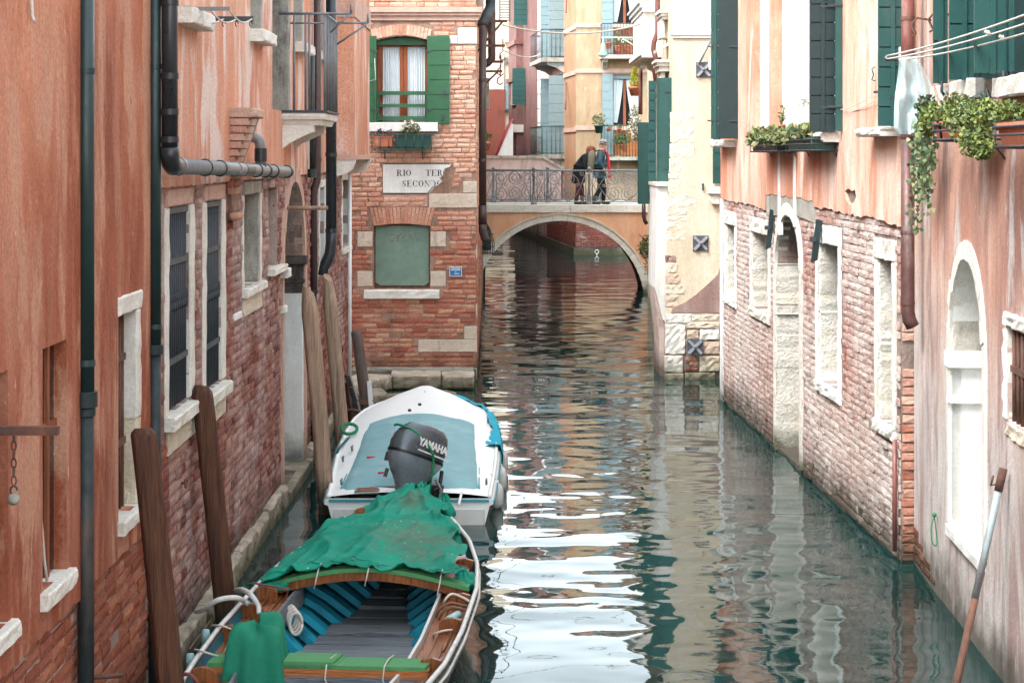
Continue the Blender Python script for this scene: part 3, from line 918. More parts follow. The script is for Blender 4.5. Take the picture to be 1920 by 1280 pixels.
    # small repair stone in the brickwork
    stone_part('repair_stone', FL, FL.U(436), FL.U(450), FL.Vh(443, 600), FL.Vh(443, 585), -.02, .024, M['white_wall'], t)
    # corbelled flue
    cu0, cu1 = FL.U(424), FL.U(424)+.62
    c = MB()
    prof = [(3.14, .03), (3.22, .06), (3.30, .045), (3.6, .055), (3.8, .13), (4.02, .20)]
    rows = []
    for v, d in prof:
        w = .0 if v > 3.9 else .02
        rows.append([FL.p(cu0+w, v, -.01), FL.p(cu0+w, v, d), FL.p(cu1-w-(.2 if v < 3.35 else .1*(4.02-v)), v, d), FL.p(cu1-w-(.2 if v < 3.35 else .1*(4.02-v)), v, -.01)])
    c.grid(rows, 0, False)
    fl = c.build('corbelled_flue', M['mortar_front'], t)
    stone_part('cap_stone', FL, cu0-.02, cu1+.02, 4.02, 4.10, -.01, .24, M['stone_pinkish'], fl)
    for k in range(10):                      # bricks on the near face and the front of the flue
        v = 3.36 + k*.066
        dd = np.interp(v+.03, [3.3, 3.6, 3.8, 4.02], [.045, .055, .13, .20])
        e = random.Random(k).uniform(0, .02)
        m = MB(); m.hexa([FL.p(cu0-.012+e*.3, v, -.005), FL.p(cu0-.012, v, dd*.98), FL.p(cu0+.12, v, dd), FL.p(cu0+.12, v, -.005),
                          FL.p(cu0-.012, v+.055, -.005), FL.p(cu0-.012+e*.2, v+.055, dd*1.02), FL.p(cu0+.12, v+.055, dd*1.03), FL.p(cu0+.12, v+.055, -.005)])
        m.build('brick', M['brick_quoin'], fl)
        m = MB(); m.hexa([FL.p(cu0+.14, v, dd-.03), FL.p(cu0+.14, v, dd+.012), FL.p(cu0+.36+e, v, dd+.012), FL.p(cu0+.36+e, v, dd-.03),
                          FL.p(cu0+.14, v+.055, dd-.03), FL.p(cu0+.14, v+.055, dd+.03), FL.p(cu0+.36+e, v+.055, dd+.03), FL.p(cu0+.36+e, v+.055, dd-.03)])
        m.build('brick', M['brick_quoin'], fl)
    m = MB(); m.tube([FL.p(cu0-.02, 3.17, .06), FL.p(cu0+.2, 3.17, .075), FL.p(cu0+.4, 3.17, .06)], .035, 8); m.build('corbel_roll', M['brick_quoin'], fl)
    # projecting bay at the far end
    bu0, bu1 = 25.1, 27.9
    bay = MB()
    bay.fbox(FL, bu0, bu1, 3.66, 7.3, .0, .32)
    bo = bay.build('bay', M['stucco_pink'], t)
    for uu in (bu0+.0, bu1-.18):
        pts = [(0, 3.66), (.34, 3.66), (.34, 3.60), (.30, 3.50), (.20, 3.43), (.02, 3.40), (0, 3.38)]
        m = MB(); n_ = len(pts)
        a_ = [FL.p(uu, v, d) for d, v in pts]; b_ = [FL.p(uu+.16, v, d) for d, v in pts]
        m.add(a_+b_, [tuple(range(n_)), tuple(reversed(range(n_, 2*n_)))] + [((i+1) % n_, i, n_+i, n_+(i+1) % n_) for i in range(n_)])
        m.build('corbel', M['stone_white'], bo)
    m = MB(); m.fbox(FL, bu0-.02, bu1, 3.63, 3.70, .0, .345); m.build('bay_moulding', M['stone_pinkish'], bo)
    m = MB(); m.fbox(FL, bu0-.03, bu1, 5.55, 5.85, .0, .34); m.build('bay_moulding', M['stone_pinkish'], bo)
    # upper windows: sills and reveals
    for k, (a, b, c_, d_) in enumerate(up):
        m = MB(); m.fbox(FL, a-.03, b+.03, c_-.03, d_+.03, -.3, -.25); o = m.build('window', M['glass_dark'], t)
        stone_part('reveal_stone', FL, b-.02, b+.07, c_, d_, -.25, .045, M['stone_grey'], o)
        stone_part('sill', FL, a-.05, b+.16, c_-.11, c_, -.2, .17, M['stone_white'], o)
    a, b, c_, d_ = BD
    m = MB(); m.fbox(FL, a-.03, b+.03, c_-.03, d_+.03, -.3, -.25); o = m.build('balcony_door', M['glass_dark'], t)
    stone_part('reveal_stone', FL, b-.03, b+.09, c_, d_, -.24, .05, M['stone_grey'], o, jit=.008)
    # another sill, near end
    s0 = FL.U(318); zz = FL.Vh(345, 30)
    stone_part('upper_sill', FL, s0, s0+1.0, zz-.09, zz+.03, -.05, .17, M['stone_white'], t)
    # balcony
    bu0, bu1, out = FL.U(523), 21.0, .48
    zt = 4.16
    sl = MB()
    rows = []
    for v, e in ((zt-.02, .0), (zt-.05, .012), (zt-.09, .0), (zt-.10, -.03), (zt-.15, -.05)):
        rows.append([FL.p(bu0-e, v, 0), FL.p(bu0-e, v, out+e), FL.p(bu1+e, v, out+e), FL.p(bu1+e, v, 0)])
    sl.grid(rows, 0, False, True)
    sl.add([FL.p(bu0, zt-.02, 0), FL.p(bu0, zt-.02, out), FL.p(bu1, zt-.02, out), FL.p(bu1, zt-.02, 0)], [(0, 1, 2, 3)])
    sl.add([FL.p(bu0+.05, zt-.15, 0), FL.p(bu0+.05, zt-.15, out-.05), FL.p(bu1-.05, zt-.15, out-.05), FL.p(bu1-.05, zt-.15, 0)], [(3, 2, 1, 0)])
    bal = sl.build('balcony', M['stone_white'], t)
    for uu in (bu0+.05, bu1-.2):
        pts = [(0, zt-.151), (out-.12, zt-.151), (out-.12, zt-.22), (out-.2, zt-.25), (.22, zt-.28), (.10, zt-.34), (0, zt-.42)]
        m = MB(); n_ = len(pts)
        a_ = [FL.p(uu, v, d) for d, v in pts]; b_ = [FL.p(uu+.15, v, d) for d, v in pts]
        m.add(a_+b_, [tuple(range(n_)), tuple(reversed(range(n_, 2*n_)))] + [((i+1) % n_, i, n_+i, n_+(i+1) % n_) for i in range(n_)])
        m.build('console', M['stone_white'], bal)
    zr = zt + 1.02
    def bar(a, b, nm='railing_bar', r=.012):
        m = MB(); m.tube([a, b], r, 6); m.build(nm, M['iron_grey'], bal)
    bar(FL.p(bu0, zr, .0), FL.p(bu0, zr, out+.28), 'top_rail', .014)
    bar(FL.p(bu0, zr-.1, .12), FL.p(bu0, zr-.1, out), 'mid_rail', .010)
    bar(FL.p(bu0, zr, out), FL.p(bu1, zr, out), 'top_rail', .014)
    m = MB(); m.fbox(FL, bu0-.02, bu1+.02, zt-.018, zt+.006, -.0, out+.03); m.build('bottom_rail', M['iron'], bal)
    for d in (.16, out-.2, out-.16, out):
        bar(FL.p(bu0, zt, d), FL.p(bu0, zr, d))
    for k in range(1, 9):
        uu = bu0 + (bu1-bu0)*k/8
        bar(FL.p(uu, zt, out), FL.p(uu, zr, out), r=.009)
    bar(FL.p(bu0, zr, out+.28), FL.p(bu0, zr+.1, out+.28), 'bracket')
    bar(FL.p(bu0, zr, out+.26), FL.p(bu0, zr-.2, out+.06), 'bracket')
    bar(FL.p(bu1, zr, out), FL.p(bu1, zr, out+.35), 'bracket')
    bar(FL.p(bu1, zr, out+.35), FL.p(bu1, zr+.1, out+.35), 'bracket')
    bar(FL.p(bu1, zr-.02, out+.33), FL.p(bu1, zr-.24, out), 'bracket')
pink_house()

# ---------------- pipes on the left bank
def pipe(name, label, segs, group=None, cat='pipe'):
    """segs: list of (part name, path, radius, material)"""
    p0 = Vector(segs[0][1][0])
    lo = min((Vector(p) for s in segs for p in s[1]), key=lambda q: q.z)
    t = thing(name, label, cat, lo, group)
    for nm, path, r, mt in segs:
        m = MB(); m.tube(path, r, 14); m.build(nm, M[mt], t)
    return t

def collar(p, r, h=.05, ax=Z):
    ax = Vector(ax).normalized()
    return [Vector(p)-ax*h/2, Vector(p)-ax*h/2.01, Vector(p)+ax*h/2.01, Vector(p)+ax*h/2]

def left_pipes():
    u = FL.U(161, .07); P = lambda y, d=.07: FL.p(u, FL.Vh(161, y, .07), d)
    segs = [('pipe_tube', [P(-190), P(745)], .048, 'pipe_green'), ('pipe_tube', [P(745), P(1460)], .047, 'pipe_iron')]
    for y, r, h in ((133, .053, .03), (680, .054, .035), (748, .066, .085), (772, .055, .04)):
        segs.append(('collar', collar(P(y), r, h), r, 'pipe_green' if y < 700 else 'pipe_iron'))
    t = pipe('drainpipe', 'thick dark green drainpipe on the red stucco wall', segs)
    m = MB(); m.tube([P(133, -.0), P(133, .07)], .008, 5); m.build('wall_bracket', M['iron'], t)
    m = MB(); m.tube([P(680, -.0), P(680, .07)], .008, 5); m.build('wall_bracket', M['iron'], t)
    u2 = FL.U(290, .07); P2 = lambda y, d=.07: FL.p(u2, FL.Vh(290, y, .07), d)
    segs = [('pipe_tube', [P2(-190), P2(650)], .043, 'pipe_green'), ('pipe_tube', [P2(650), P2(1390)], .042, 'pipe_iron')]
    for y, r, h in ((125, .049, .03), (612, .048, .03), (655, .058, .06)):
        segs.append(('collar', collar(P2(y), r, h), r, 'pipe_green' if y < 640 else 'pipe_iron'))
    t = pipe('drainpipe', 'green drainpipe on the corner between red and pink house', segs)
    m = MB(); m.tube([P2(125, 0), P2(125, .07)], .008, 5); m.build('wall_bracket', M['iron'], t)
    # black pipe turning into a long grey horizontal run
    D = .17
    u3 = FL.U(318, D); P3 = lambda y: FL.p(u3, FL.Vh(318, y, D), D)
    zr = FL.Vh(345, 311, D); ue = FL.U(542, D); ze = FL.Vh(542, 322, D)
    el = [FL.p(u3, zr+.13, D), FL.p(u3+.01, zr+.07, D), FL.p(u3+.05, zr+.02, D), FL.p(u3+.12, zr, D), FL.p(u3+.2, zr, D)]
    segs = [('pipe_tube', [P3(-190), FL.p(u3, zr+.1, D)], .055, 'pipe_black'), ('elbow', el, .063, 'pipe_black'),
            ('pipe_tube', [FL.p(u3+.2, zr, D), FL.p(ue, ze, D)], .056, 'pipe_grey')]
    for y in (5, 143, 210, 262):
        segs.append(('collar', collar(P3(y), .062, .04), .062, 'pipe_black'))
    L_ = Vector((0, ue-(u3+.2), ze-zr))
    for k, (f, w) in enumerate(((.02, .05), (.19, .03), (.30, .05), (.42, .03), (.52, .5), (.62, .04), (.72, .1), (.80, .04), (.97, .10))):
        c = FL.p(u3+.2+(ue-u3-.2)*f, zr+(ze-zr)*f, D)
        segs.append(('collar', collar(c, .066, w, L_), .066 if w < .3 else .060, 'pipe_black' if k not in (0, 3) else 'pipe_grey'))
    t = pipe('waste_pipe', 'black pipe turning into a long grey run along the pink house', segs)
    ue2 = FL.U(489, D); z2 = zr + (ze-zr)*(ue2-u3-.2)/(ue-u3-.2)
    b = [FL.p(ue2, z2+.30, .0), FL.p(ue2, z2+.30, D-.06), FL.p(ue2, z2+.27, D-.015), FL.p(ue2, z2+.2, D), FL.p(ue2, z2+.02, D)]
    m = MB(); m.tube(b, .05, 12); m.build('branch_elbow', M['pipe_grey'], t)
    m = MB(); m.tube(collar(b[3]-Z*.06, .06, .12), .058, 12); m.build('branch_socket', M['pipe_black'], t)
    # brown pipe with an S bend, dark green pipe with a spout
    u4 = FL.U(595, .09); P4 = lambda px, y, d=.09: FL.p(u4, FL.Vh(595, y, .09), d)
    segs = [('pipe_tube', [P4(0, -190), P4(0, 328), P4(0, 340, .085), P4(0, 356, .05), P4(0, 368, .045), P4(0, 546, .045)], .046, 'pipe_brown')]
    for y in (300, 546): segs.append(('collar', collar(P4(0, y, .09 if y < 330 else .045), .054, .05), .053, 'pipe_brown' if y < 500 else 'pipe_black'))
    segs.append(('pipe_tube', [P4(0, 548, .045), P4(0, 860, .045)], .04, 'pipe_iron'))
    pipe('drainpipe', 'brown drainpipe with an S bend beyond the balcony', segs)
    u5 = FL.U(621, .16); P5 = lambda y, d=.16, du=0: FL.p(u5+du, FL.Vh(621, y, .16), d)
    segs = [('pipe_tube', [P5(-190), P5(440)], .068, 'pipe_black'),
            ('spout', [P5(430), P5(455), P5(475, .145), P5(488, .11), P5(502, .06), P5(515, .045)], .072, 'pipe_black')]
    for y in (290, 432): segs.append(('collar', collar(P5(y), .076, .05), .076, 'pipe_black'))
    pipe('drainpipe', 'thick black drainpipe ending in a bent spout above the mooring posts', segs)
    u6 = FL.U(585, .08); zz = FL.Vh(585, 325, .08)
    segs = [('pipe_tube', [FL.p(u6, 4.9, .08), FL.p(u6, zz, .08)], .030, 'pipe_green'), ('end_cap', collar(FL.p(u6, zz, .08), .05, .1), .05, 'pipe_green')]
    pipe('drainpipe', 'thin dark green pipe with a stub end beside the brown drainpipe', segs)
    uw = FL.U(655.5, .04)
    segs = [('pipe_tube', [FL.p(uw, 3.4, .04), FL.p(uw, .1, .04)], .03, 'white_paint')]
    pipe('corner_pipe', 'thin white pipe on the far corner of the pink house', segs)
    # wooden rod through a bracket
    ur = FL.U(533)
    zz = FL.Vh(533, 390)
    m = MB(); m.tube([FL.p(ur, zz, -.02), FL.p(ur, zz, .47)], .022, 8)
    o = m.build('wooden_rod', M['pile_pale']); tag(o, 'pale wooden rod sticking out beside the water gate', 'rod')
left_pipes()

def drying_rack():
    r = thing('drying_bracket', 'grey arms with looped white cords high on the pink wall', 'clothesline', FL.p(13.6, 4.7))
    ua, ub = FL.U(331), FL.U(372)
    za, zb = FL.Vh(331, 17), FL.Vh(372, 36)
    m = MB(); m.fbox(FL, ua-.012, ua+.012, za-.014, za+.014, 0, .39); m.build('arm', M['iron_grey'], r)
    m = MB(); m.fbox(FL, ub-.012, ub+.012, zb-.02, zb+.02, 0, .43); m.build('arm', M['iron'], r)
    for k, (d0, d1) in enumerate(((.12, .2), (.38, .42), (.24, .3), (.05, .1))):
        pts = []
        for i in range(9):
            f = i/8
            p = FL.p(ua, za, d0).lerp(FL.p(ub, zb, d1), f)
            pts.append(p - Z*(.06*math.sin(math.pi*f)))
        m = MB(); m.tube(pts, .007, 5); m.build('cord', M['rope_white'], r)
    for d in (.2, .3, .41):
        m = MB(); m.tube([FL.p(ub, zb-.02, d)+Vector((.012*math.cos(a), 0, -.02+.02*math.sin(a))) for a in [i*math.pi/4 for i in range(7)]], .004, 5); m.build('hook', M['iron'], r)
drying_rack()

# ---------------- mooring posts
def pile(label, base, top, r0, r1, mat, group='wooden mooring posts on the left', cut=.12, seed=0):
    rnd = random.Random(seed)
    base, top = Vector(base), Vector(top)
    n, seg = 26, 34
    m = MB()
    ax = (top-base)
    a = Vector((1, 0, 0)); b = Vector((0, 1, 0))
    bot = base - ax.normalized()*1.4
    rows = []
    fl = [1 + .05*math.sin(k*2*math.pi/seg*3+seed) + (rnd.uniform(-.03, .03) if k % 5 else -.07) for k in range(seg)]
    for i in range(n+1):
        f = i/n
        c = bot.lerp(top, f)
        r = r0 + (r1-r0)*f
        bow = math.sin(f*3.1)*.012
        row = []
        for k in range(seg):
            an = 2*math.pi*k/seg
            rr = r*fl[k]*(1 + .03*math.sin(3*an+f*7+seed) + rnd.uniform(-.012, .012))
            row.append(c + a*(math.cos(an)*rr+bow) + b*math.sin(an)*rr)
        row.append(row[0]); rows.append(row)
    # hewn top: tapering facets
    for f, s in ((.35, .93), (.75, .76), (1.0, .62)):
        row = []
        for k in range(seg):
            an = 2*math.pi*k/seg
            rr = r1*fl[k]*s*(1 + rnd.uniform(-.04, .04))
            row.append(top + ax.normalized()*cut*f*(1 + .15*math.cos(an+seed)) + a*math.cos(an)*rr + b*math.sin(an)*rr)
        row.append(row[0]); rows.append(row)
    m.grid(rows, 0, True)
    tp = len(m.v); last = rows[-1][:seg]
    m.add(last, [tuple(range(seg))])
    o = m.build('mooring_post', mat)
    tag(o, label, 'mooring post', group)
    return o
pile('thick dark brown mooring post nearest the camera', at(333, 1467, 11.0), at(268, 815, 11.0), .088, .076, M['pile_dark'], seed=1, cut=.04)
pile('dark brown mooring post leaning beside the barred windows', at(425, 1202, 14.2), at(379, 740, 14.2), .082, .078, M['pile_dark'], seed=2, cut=.07)
pile('pale barked mooring post in front of the water gate', at(611, 960, 19.3), at(582, 592, 19.3), .086, .085, M['pile_pale'], seed=3, cut=.28)
pile('pale mooring post standing under the black pipe spout', at(645, 878, 22.0), at(619, 568, 22.0), .086, .082, M['pile_pale'], seed=4, cut=.30)
pile('short grey mooring post with a rope near the stone quay', at(691, 798, 25.5), at(669, 625, 25.5), .084, .076, M['pile_grey'], seed=5, cut=.05)
# ================================================================== FRONT BRICK HOUSE, QUAY
YF = 30.5
FF = Frame((0, YF), (10, YF))

# lettering drawn as strokes: thick stems, hairlines and serifs (units: cap height 1)
def didone(txt):
    """polygons (list of [(x,y)..]) of a word in a fat-face serif; returns (polys, width)"""
    T, t, sw = .20, .05, .09
    def box(x0, x1, y0, y1): return [(x0, y0), (x1, y0), (x1, y1), (x0, y1)]
    def stem(x): return [box(x, x+T, 0, 1), box(x-sw, x+T+sw, 0, t), box(x-sw, x+T+sw, 1-t, 1)]
    def bowl(cx, cy, rx, ry, a0, a1, thick=T, n=14):
        ps = []
        for i in range(n):
            q = []
            for a in (a0+(a1-a0)*i/n, a0+(a1-a0)*(i+1)/n):
                w = t + (thick-t)*abs(math.cos(a))
                q.append(((cx+rx*math.cos(a), cy+ry*math.sin(a)), (cx+(rx-w)*math.cos(a), cy+(ry-t)*math.sin(a))))
            ps.append([q[0][0], q[1][0], q[1][1], q[0][1]])
        return ps
    P = math.pi
    G = {
        'R': (lambda: stem(.1) + bowl(.42, .75, .30, .25, -P/2, P/2) + [box(.3, .43, .95, 1), box(.3, .43, .5, .55), [(.42, .52), (.58, .50), (.86, .02), (.64, .02)], box(.62, .95, 0, t)], 1.0),
        'I': (lambda: stem(.1), .42),
        'O': (lambda: bowl(.45, .5, .42, .5, 0, 2*P, n=22), .95),
        'T': (lambda: [box(.35, .35+T, 0, 1), box(.25, .65, 0, t), box(0, .9, .95, 1), [(0, 1), (.06, 1), (.03, .72), (0, .72)], [(.84, 1), (.9, 1), (.9, .72), (.87, .72)]], .95),
        'E': (lambda: stem(.1) + [box(.3, .78, .95, 1), box(.3, .78, 0, t), box(.3, .56, .48, .53), [(.73, .95), (.78, .95), (.78, .72), (.76, .72)], [(.73, .05), (.80, .05), (.80, .3), (.77, .3)], box(.54, .57, .38, .64)], .9),
        'A': (lambda: [[(.02, 0), (.08, 0), (.46, .98), (.40, .98)], [(.58, 0), (.80, 0), (.48, 1), (.38, .98)], box(.2, .66, .3, .35), box(-.06, .18, 0, t), box(.5, .9, 0, t)], .92),
        'S': (lambda: bowl(.34, .74, .27, .26, .35, P*1.25, .15, 12) + [[(.10, .60), (.24, .66), (.62, .34), (.52, .22)]] + bowl(.36, .26, .28, .26, -P*.75, P*.25, .15, 12) + [box(.57, .61, .68, .95), box(.06, .10, .05, .34)], .74),
        'C': (lambda: bowl(.45, .5, .42, .5, .6, 2*P-.6, n=18) + [box(.78, .83, .68, .98)], .92),
        'N': (lambda: [box(.12, .17, 0, 1), box(.78, .83, 0, 1), [(.05, 1), (.27, 1), (.83, 0), (.74, 0)], box(.02, .28, 0, t), box(.68, .93, 1-t, 1)], .98),
        'D': (lambda: stem(.1) + bowl(.40, .5, .48, .5, -P/2, P/2) + [box(.3, .42, .95, 1), box(.3, .42, 0, t)], 1.0),
    }
    out, x = [], 0
    for ch in txt:
        if ch == ' ': x += .55; continue
        f, w = G[ch]
        for pl in f(): out.append([(x+a, b) for a, b in pl])
        x += w + .08
    return out, x

def front_house():
    rnd = random.Random(44)
    t = thing('brick_house', 'orange brick house with green shutters and a painted street name', 'house', FF.p(-1.6, .23))
    def r_(x0, y0, x1, y1):
        a, b = FF.uv(x0, y1), FF.uv(x1, y0)
        return a[0], b[0], a[1], b[1]
    uL, uR = -6.0, FF.U(893)
    w1 = r_(706, 68, 803, 229); w2 = r_(701, 420, 806, 541)
    def seg(w, rise, n=8):
        u0, u1, v0, v1 = w
        return [(u0, v0), (u1, v0)] + [(u1+(u0-u1)*k/n, v1 - rise + rise*math.sin(math.pi*k/n)) for k in range(n+1)]
    h1, h2 = seg(w1, .07), seg(w2, .04)
    outer = rect(uL, uR, -1.5, 8.2)
    m = MB(); m.sheet(FF, outer, [h1, h2], 0)
    m.rim(FF, h1, -.22, 0, hole=True); m.rim(FF, h2, -.10, 0, hole=True)
    m.build('front_wall', M['mortar_front'], t)
    # stones let into the wall
    blocks = [(858, 52, 893, 83, 'stone_white'), (843, 67, 858, 83, 'stone_white'), (868, 340, 893, 362, 'stone_quay'), (804, 363, 893, 390, 'stone_quay'),
              (670, 434, 699, 463, 'stone_quay'), (807, 434, 836, 463, 'stone_quay'), (670, 508, 699, 537, 'stone_quay'), (807, 508, 836, 537, 'stone_quay'),
              (870, 611, 893, 636, 'stone_quay'), (784, 636, 893, 660, 'stone_quay'), (719, 364, 802, 388, 'stone_pinkish'), (868, 690, 893, 712, 'stone_quay')]
    br = []
    for x0, y0, x1, y1, mt in blocks:
        a = r_(x0, y0, x1, y1)
        if mt != 'stone_pinkish': br.append(rect(*a))
        stone_part('wall_stone', FF, a[0]+.004, a[1]+(.012 if x1 == 893 else -.004), a[2]+.004, a[3]-.004, -.02, .016 if mt != 'stone_pinkish' else .004, M[mt], t, jit=.003, ch=.006)
    sg = r_(718, 307, 848, 363)
    # broken outline of the painted plaster panel
    bp = FF.poly([(718, 307), (846, 307), (843, 313), (834, 316), (830, 323), (831, 330), (823, 333), (829, 340), (820, 348), (810, 350), (804, 357), (799, 363), (718, 363)])
    sill1 = r_(684, 230, 821, 247); sill2 = r_(683, 543, 824, 560)
    cor = r_(640, 14, 905, 39)
    gl = []
    for k in range(17):                      # fan of bricks over the upper window
        f = k/16
        x = 700 + 104*f; cx = 752; tilt = (x-cx)*.10
        ytop, ybot = 50 - 9*math.sin(math.pi*f) + 10, 67 - 9*math.sin(math.pi*f) + 8
        q = FF.poly([(x-3-tilt*.2, ybot), (x+3-tilt*.2, ybot), (x+3.4+tilt*.35, ytop-5), (x-2.6+tilt*.35, ytop-5)])
        mm = MB(); mm.prism(FF, q, -.02, .012+rnd.uniform(-.004, .004)); mm.build('arch_brick', M['brick_front'], t)
    for k in range(17):                      # soldier bricks over the blind window
        f = k/16
        x = 704 + 100*f; tilt = (x-754)*.16
        q = FF.poly([(x-2.9, 421-4*math.sin(math.pi*f)+2), (x+2.9, 421-4*math.sin(math.pi*f)+2), (x+3.1+tilt, 389), (x-2.7+tilt, 389)])
        mm = MB(); mm.prism(FF, q, -.02, .014+rnd.uniform(-.004, .004)); mm.build('arch_brick', M['brick_front'], t)
    arch1 = FF.poly([(698, 72), (690, 52), (720, 42), (752, 38), (785, 42), (815, 52), (808, 72)])
    arch2 = FF.poly([(700, 424), (692, 387), (816, 387), (808, 424)])
    shL, shR = r_(660, 66, 702, 234), r_(804, 66, 844, 234)
    sk = br + [h1, h2, rect(*sg), rect(*sill1), rect(*sill2), rect(*cor), arch1, arch2]
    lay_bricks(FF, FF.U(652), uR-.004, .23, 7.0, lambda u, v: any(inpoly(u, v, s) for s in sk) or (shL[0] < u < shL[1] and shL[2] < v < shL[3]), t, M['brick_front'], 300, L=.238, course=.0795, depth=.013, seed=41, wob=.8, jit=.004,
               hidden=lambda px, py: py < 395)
    # cornice
    m = MB()
    for y0, y1, d in ((14, 24, .10), (24, 30, .07), (30, 39, .035)):
        a = r_(600, y0, 893, y1); m.fbox(FF, a[0], a[1]+d, a[2]+.001, a[3]-.001, -.02, d)
    m.build('cornice', M['stone_pinkish'], t)
    # sills
    stone_part('sill', FF, *sill1, -.18, .06, M['white_wall'], t, jit=.002, ch=.006)
    stone_part('sill', FF, *sill2, -.08, .07, M['stone_white'], t, jit=.006)
    # upper window
    u0, u1, v0, v1 = w1
    m = MB(); m.fbox(FF, u0-.02, u1+.02, v0-.02, v1+.02, -.26, -.22); win = m.build('window', M['glass_light'], t)
    rows = []
    for side in (0, 1):                      # folds of the net curtains
        a, b = r_(716, 0, 748, 0)[:2] if side == 0 else r_(763, 0, 796, 0)[:2]
        rows = []
        for j in range(2):
            vv = (v0+.02, v1-.12)[j]
            rows.append([FF.p(a+(b-a)*k/40, vv, -.205 + .012*math.sin(k*1.15+side) + .006*math.sin(k*2.9)) for k in range(41)])
        m = MB(); m.grid(rows, 0, True); m.build('curtain', M['curtain'], win)
    for x0, x1, d in ((707, 716, .02), (748, 755, .025), (756, 763, .025), (796, 803, .02)):
        a = r_(x0, 85, x1, 228); m = MB(); m.fbox(FF, a[0], a[1], a[2], a[3], -.215, -.17+d*.2); m.build('window_stile', M['frame_brown'], win)
    a = r_(706, 83, 803, 87); m = MB(); m.fbox(FF, a[0], a[1], a[2], a[3], -.21, -.165); m.build('window_rail', M['frame_brown'], win)
    a = r_(706, 71, 803, 84); m = MB(); m.fbox(FF, a[0], a[1], a[2], a[3], -.2, -.10); m.build('blind_box', M['shutter_green'], win)
    for y0, y1 in ((171, 178), (195, 201), (218, 226)):
        a = r_(708, y0, 800, y1); m = MB(); m.fbox(FF, a[0], a[1], a[2], a[3], -.12, -.08); m.build('guard_rail', M['shutter_green'], win)
    for x0, x1 in ((706, 710), (798, 802)):
        a = r_(x0, 171, x1, 228); m = MB(); m.fbox(FF, a[0], a[1], a[2], a[3], -.13, -.085); m.build('guard_post', M['shutter_green'], win)
    # shutters: boards are parts of each leaf
    for x0, x1, hx in ((668-30, 700, 700), (806, 843, 801)):
        a = r_(x0, 68, x1, 233)
        m = MB(); m.fbox(FF, a[0]+.01, a[1]-.01, a[2]+.01, a[3]-.01, .02, .035); sh = m.build('shutter', M['shutter_green'], t)
        nb = 6
        for k in range(nb):
            va = a[2] + (a[3]-a[2])*k/nb; vb = a[2] + (a[3]-a[2])*(k+1)/nb
            top = .02 if k == nb-1 else 0
            q = [(a[0], va+.006), (a[1], va+.006), (a[1], vb-.006-(top if hx > 750 and False else 0)), ((a[0]+a[1])/2, vb-.006+top*.6), (a[0], vb-.006-top*.5)]
            m = MB(); m.prism(FF, q, .03, .052+rnd.uniform(-.003, .003)); m.build('board', M['shutter_green'], sh)
        s_ = r_(hx, 68, hx+6, 232); m = MB(); m.fbox(FF, s_[0], s_[1], s_[2], s_[3], -.06, .045); m.build('hinge_stile', M['shutter_green'], sh)
        for yy in (95, 205):
            h_ = r_(hx-3, yy, hx+9, yy+3); m = MB(); m.fbox(FF, h_[0], h_[1], h_[2], h_[3], .045, .058); m.build('hinge', M['iron'], sh)
    for x, y in ((833, 177), (829, 222)):
        a = r_(x-2, y-8, x+2, y+4); m = MB(); m.fbox(FF, a[0], a[1], a[2], a[3], .05, .066); m.build('latch', M['iron'], t)
    # blind window
    u0, u1, v0, v1 = w2
    m = MB(); m.fbox(FF, u0-.02, u1+.02, v0-.02, v1+.02, -.14, -.10); bw = m.build('blind_window', M['rust'], t)
    q = [(u0+.02, v0+.10), (u0+.10, v0+.045), (u1-.10, v0+.045), (u1-.02, v0+.10), (u1-.02, v1-.03), (u0+.02, v1-.03)]
    m = MB(); m.prism(FF, q, -.10, -.085); m.build('panel', M['glass_green'], bw)
    m = MB()                                  # scratched graffiti curls on the panel
    for cx, cy, rr in ((735, 450, 6), (741, 449, 8), (752, 447, 9), (762, 446, 7), (775, 444, 7), (788, 440, 6)):
        c = FF.uv(cx, cy)
        m.tube([FF.p(c[0]+rr*.0087*math.cos(a), c[1]+rr*.0087*.9*math.sin(a), -.084) for a in [rnd.uniform(0, 2)+i*.45 for i in range(9)]], .0035, 4)
    m.build('scratched_scrawl', M['stone_grey'], bw)
    # painted street name on broken plaster
    m = MB(); m.prism(FF, bp, -.01, .022); sgn = m.build('street_name_panel', M['white_wall'], t)
    m = MB()
    for e in ((718, 307, 844, 308.3), (718, 307, 718.2, 363), (718, 361.7, 800, 363)):
        a = r_(*e); m.fbox(FF, a[0], a[1], a[2], a[3], .0221, .0235)
    m.build('painted_border', M['black_ink'], sgn)
    for txt, x, y, hgt, cut in (('RIO', 744, 330, 11.5, 999), ('TERA', 798, 330, 11.5, 836), ('SECONDO', 754, 350, 11.5, 833)):
        o = FF.uv(x, y); s = hgt*YF/FPX
        x_ = 0.0
        for ch in txt:                          # each painted letter is a piece; what fell off with the plaster is missing
            pl, w = didone(ch)
            m = MB()
            for p in pl:
                q = [(o[0]+(x_+a)*s*.95, o[1]+b*s) for a, b in p]
                if all(inpoly(a, b, bp) for a, b in q): m.prism(FF, q, .0221, .0238)
            x_ += w
            if m.v: m.build('letter', M['black_ink'], sgn)
    # patch where the plaster broke away
    q = FF.poly([(829, 317), (836, 314), (835, 322), (826, 337), (815, 352), (806, 362), (800, 362), (806, 350), (818, 345), (824, 332)])
    m = MB(); m.prism(FF, q, -.01, .010); m.build('bare_plaster', M['stone_grey'], sgn)
    # small blue notice
    a = r_(843, 500, 866, 518)
    m = MB(); m.fbox(FF, a[0], a[1], a[2], a[3], .012, .022); n = m.build('notice_plate', plain('blue_enamel', S(24, 108, 160), .4, bump=0), None)
    tag(n, 'small blue notice plate on the brick wall', 'sign')
    m = MB()
    e = .008
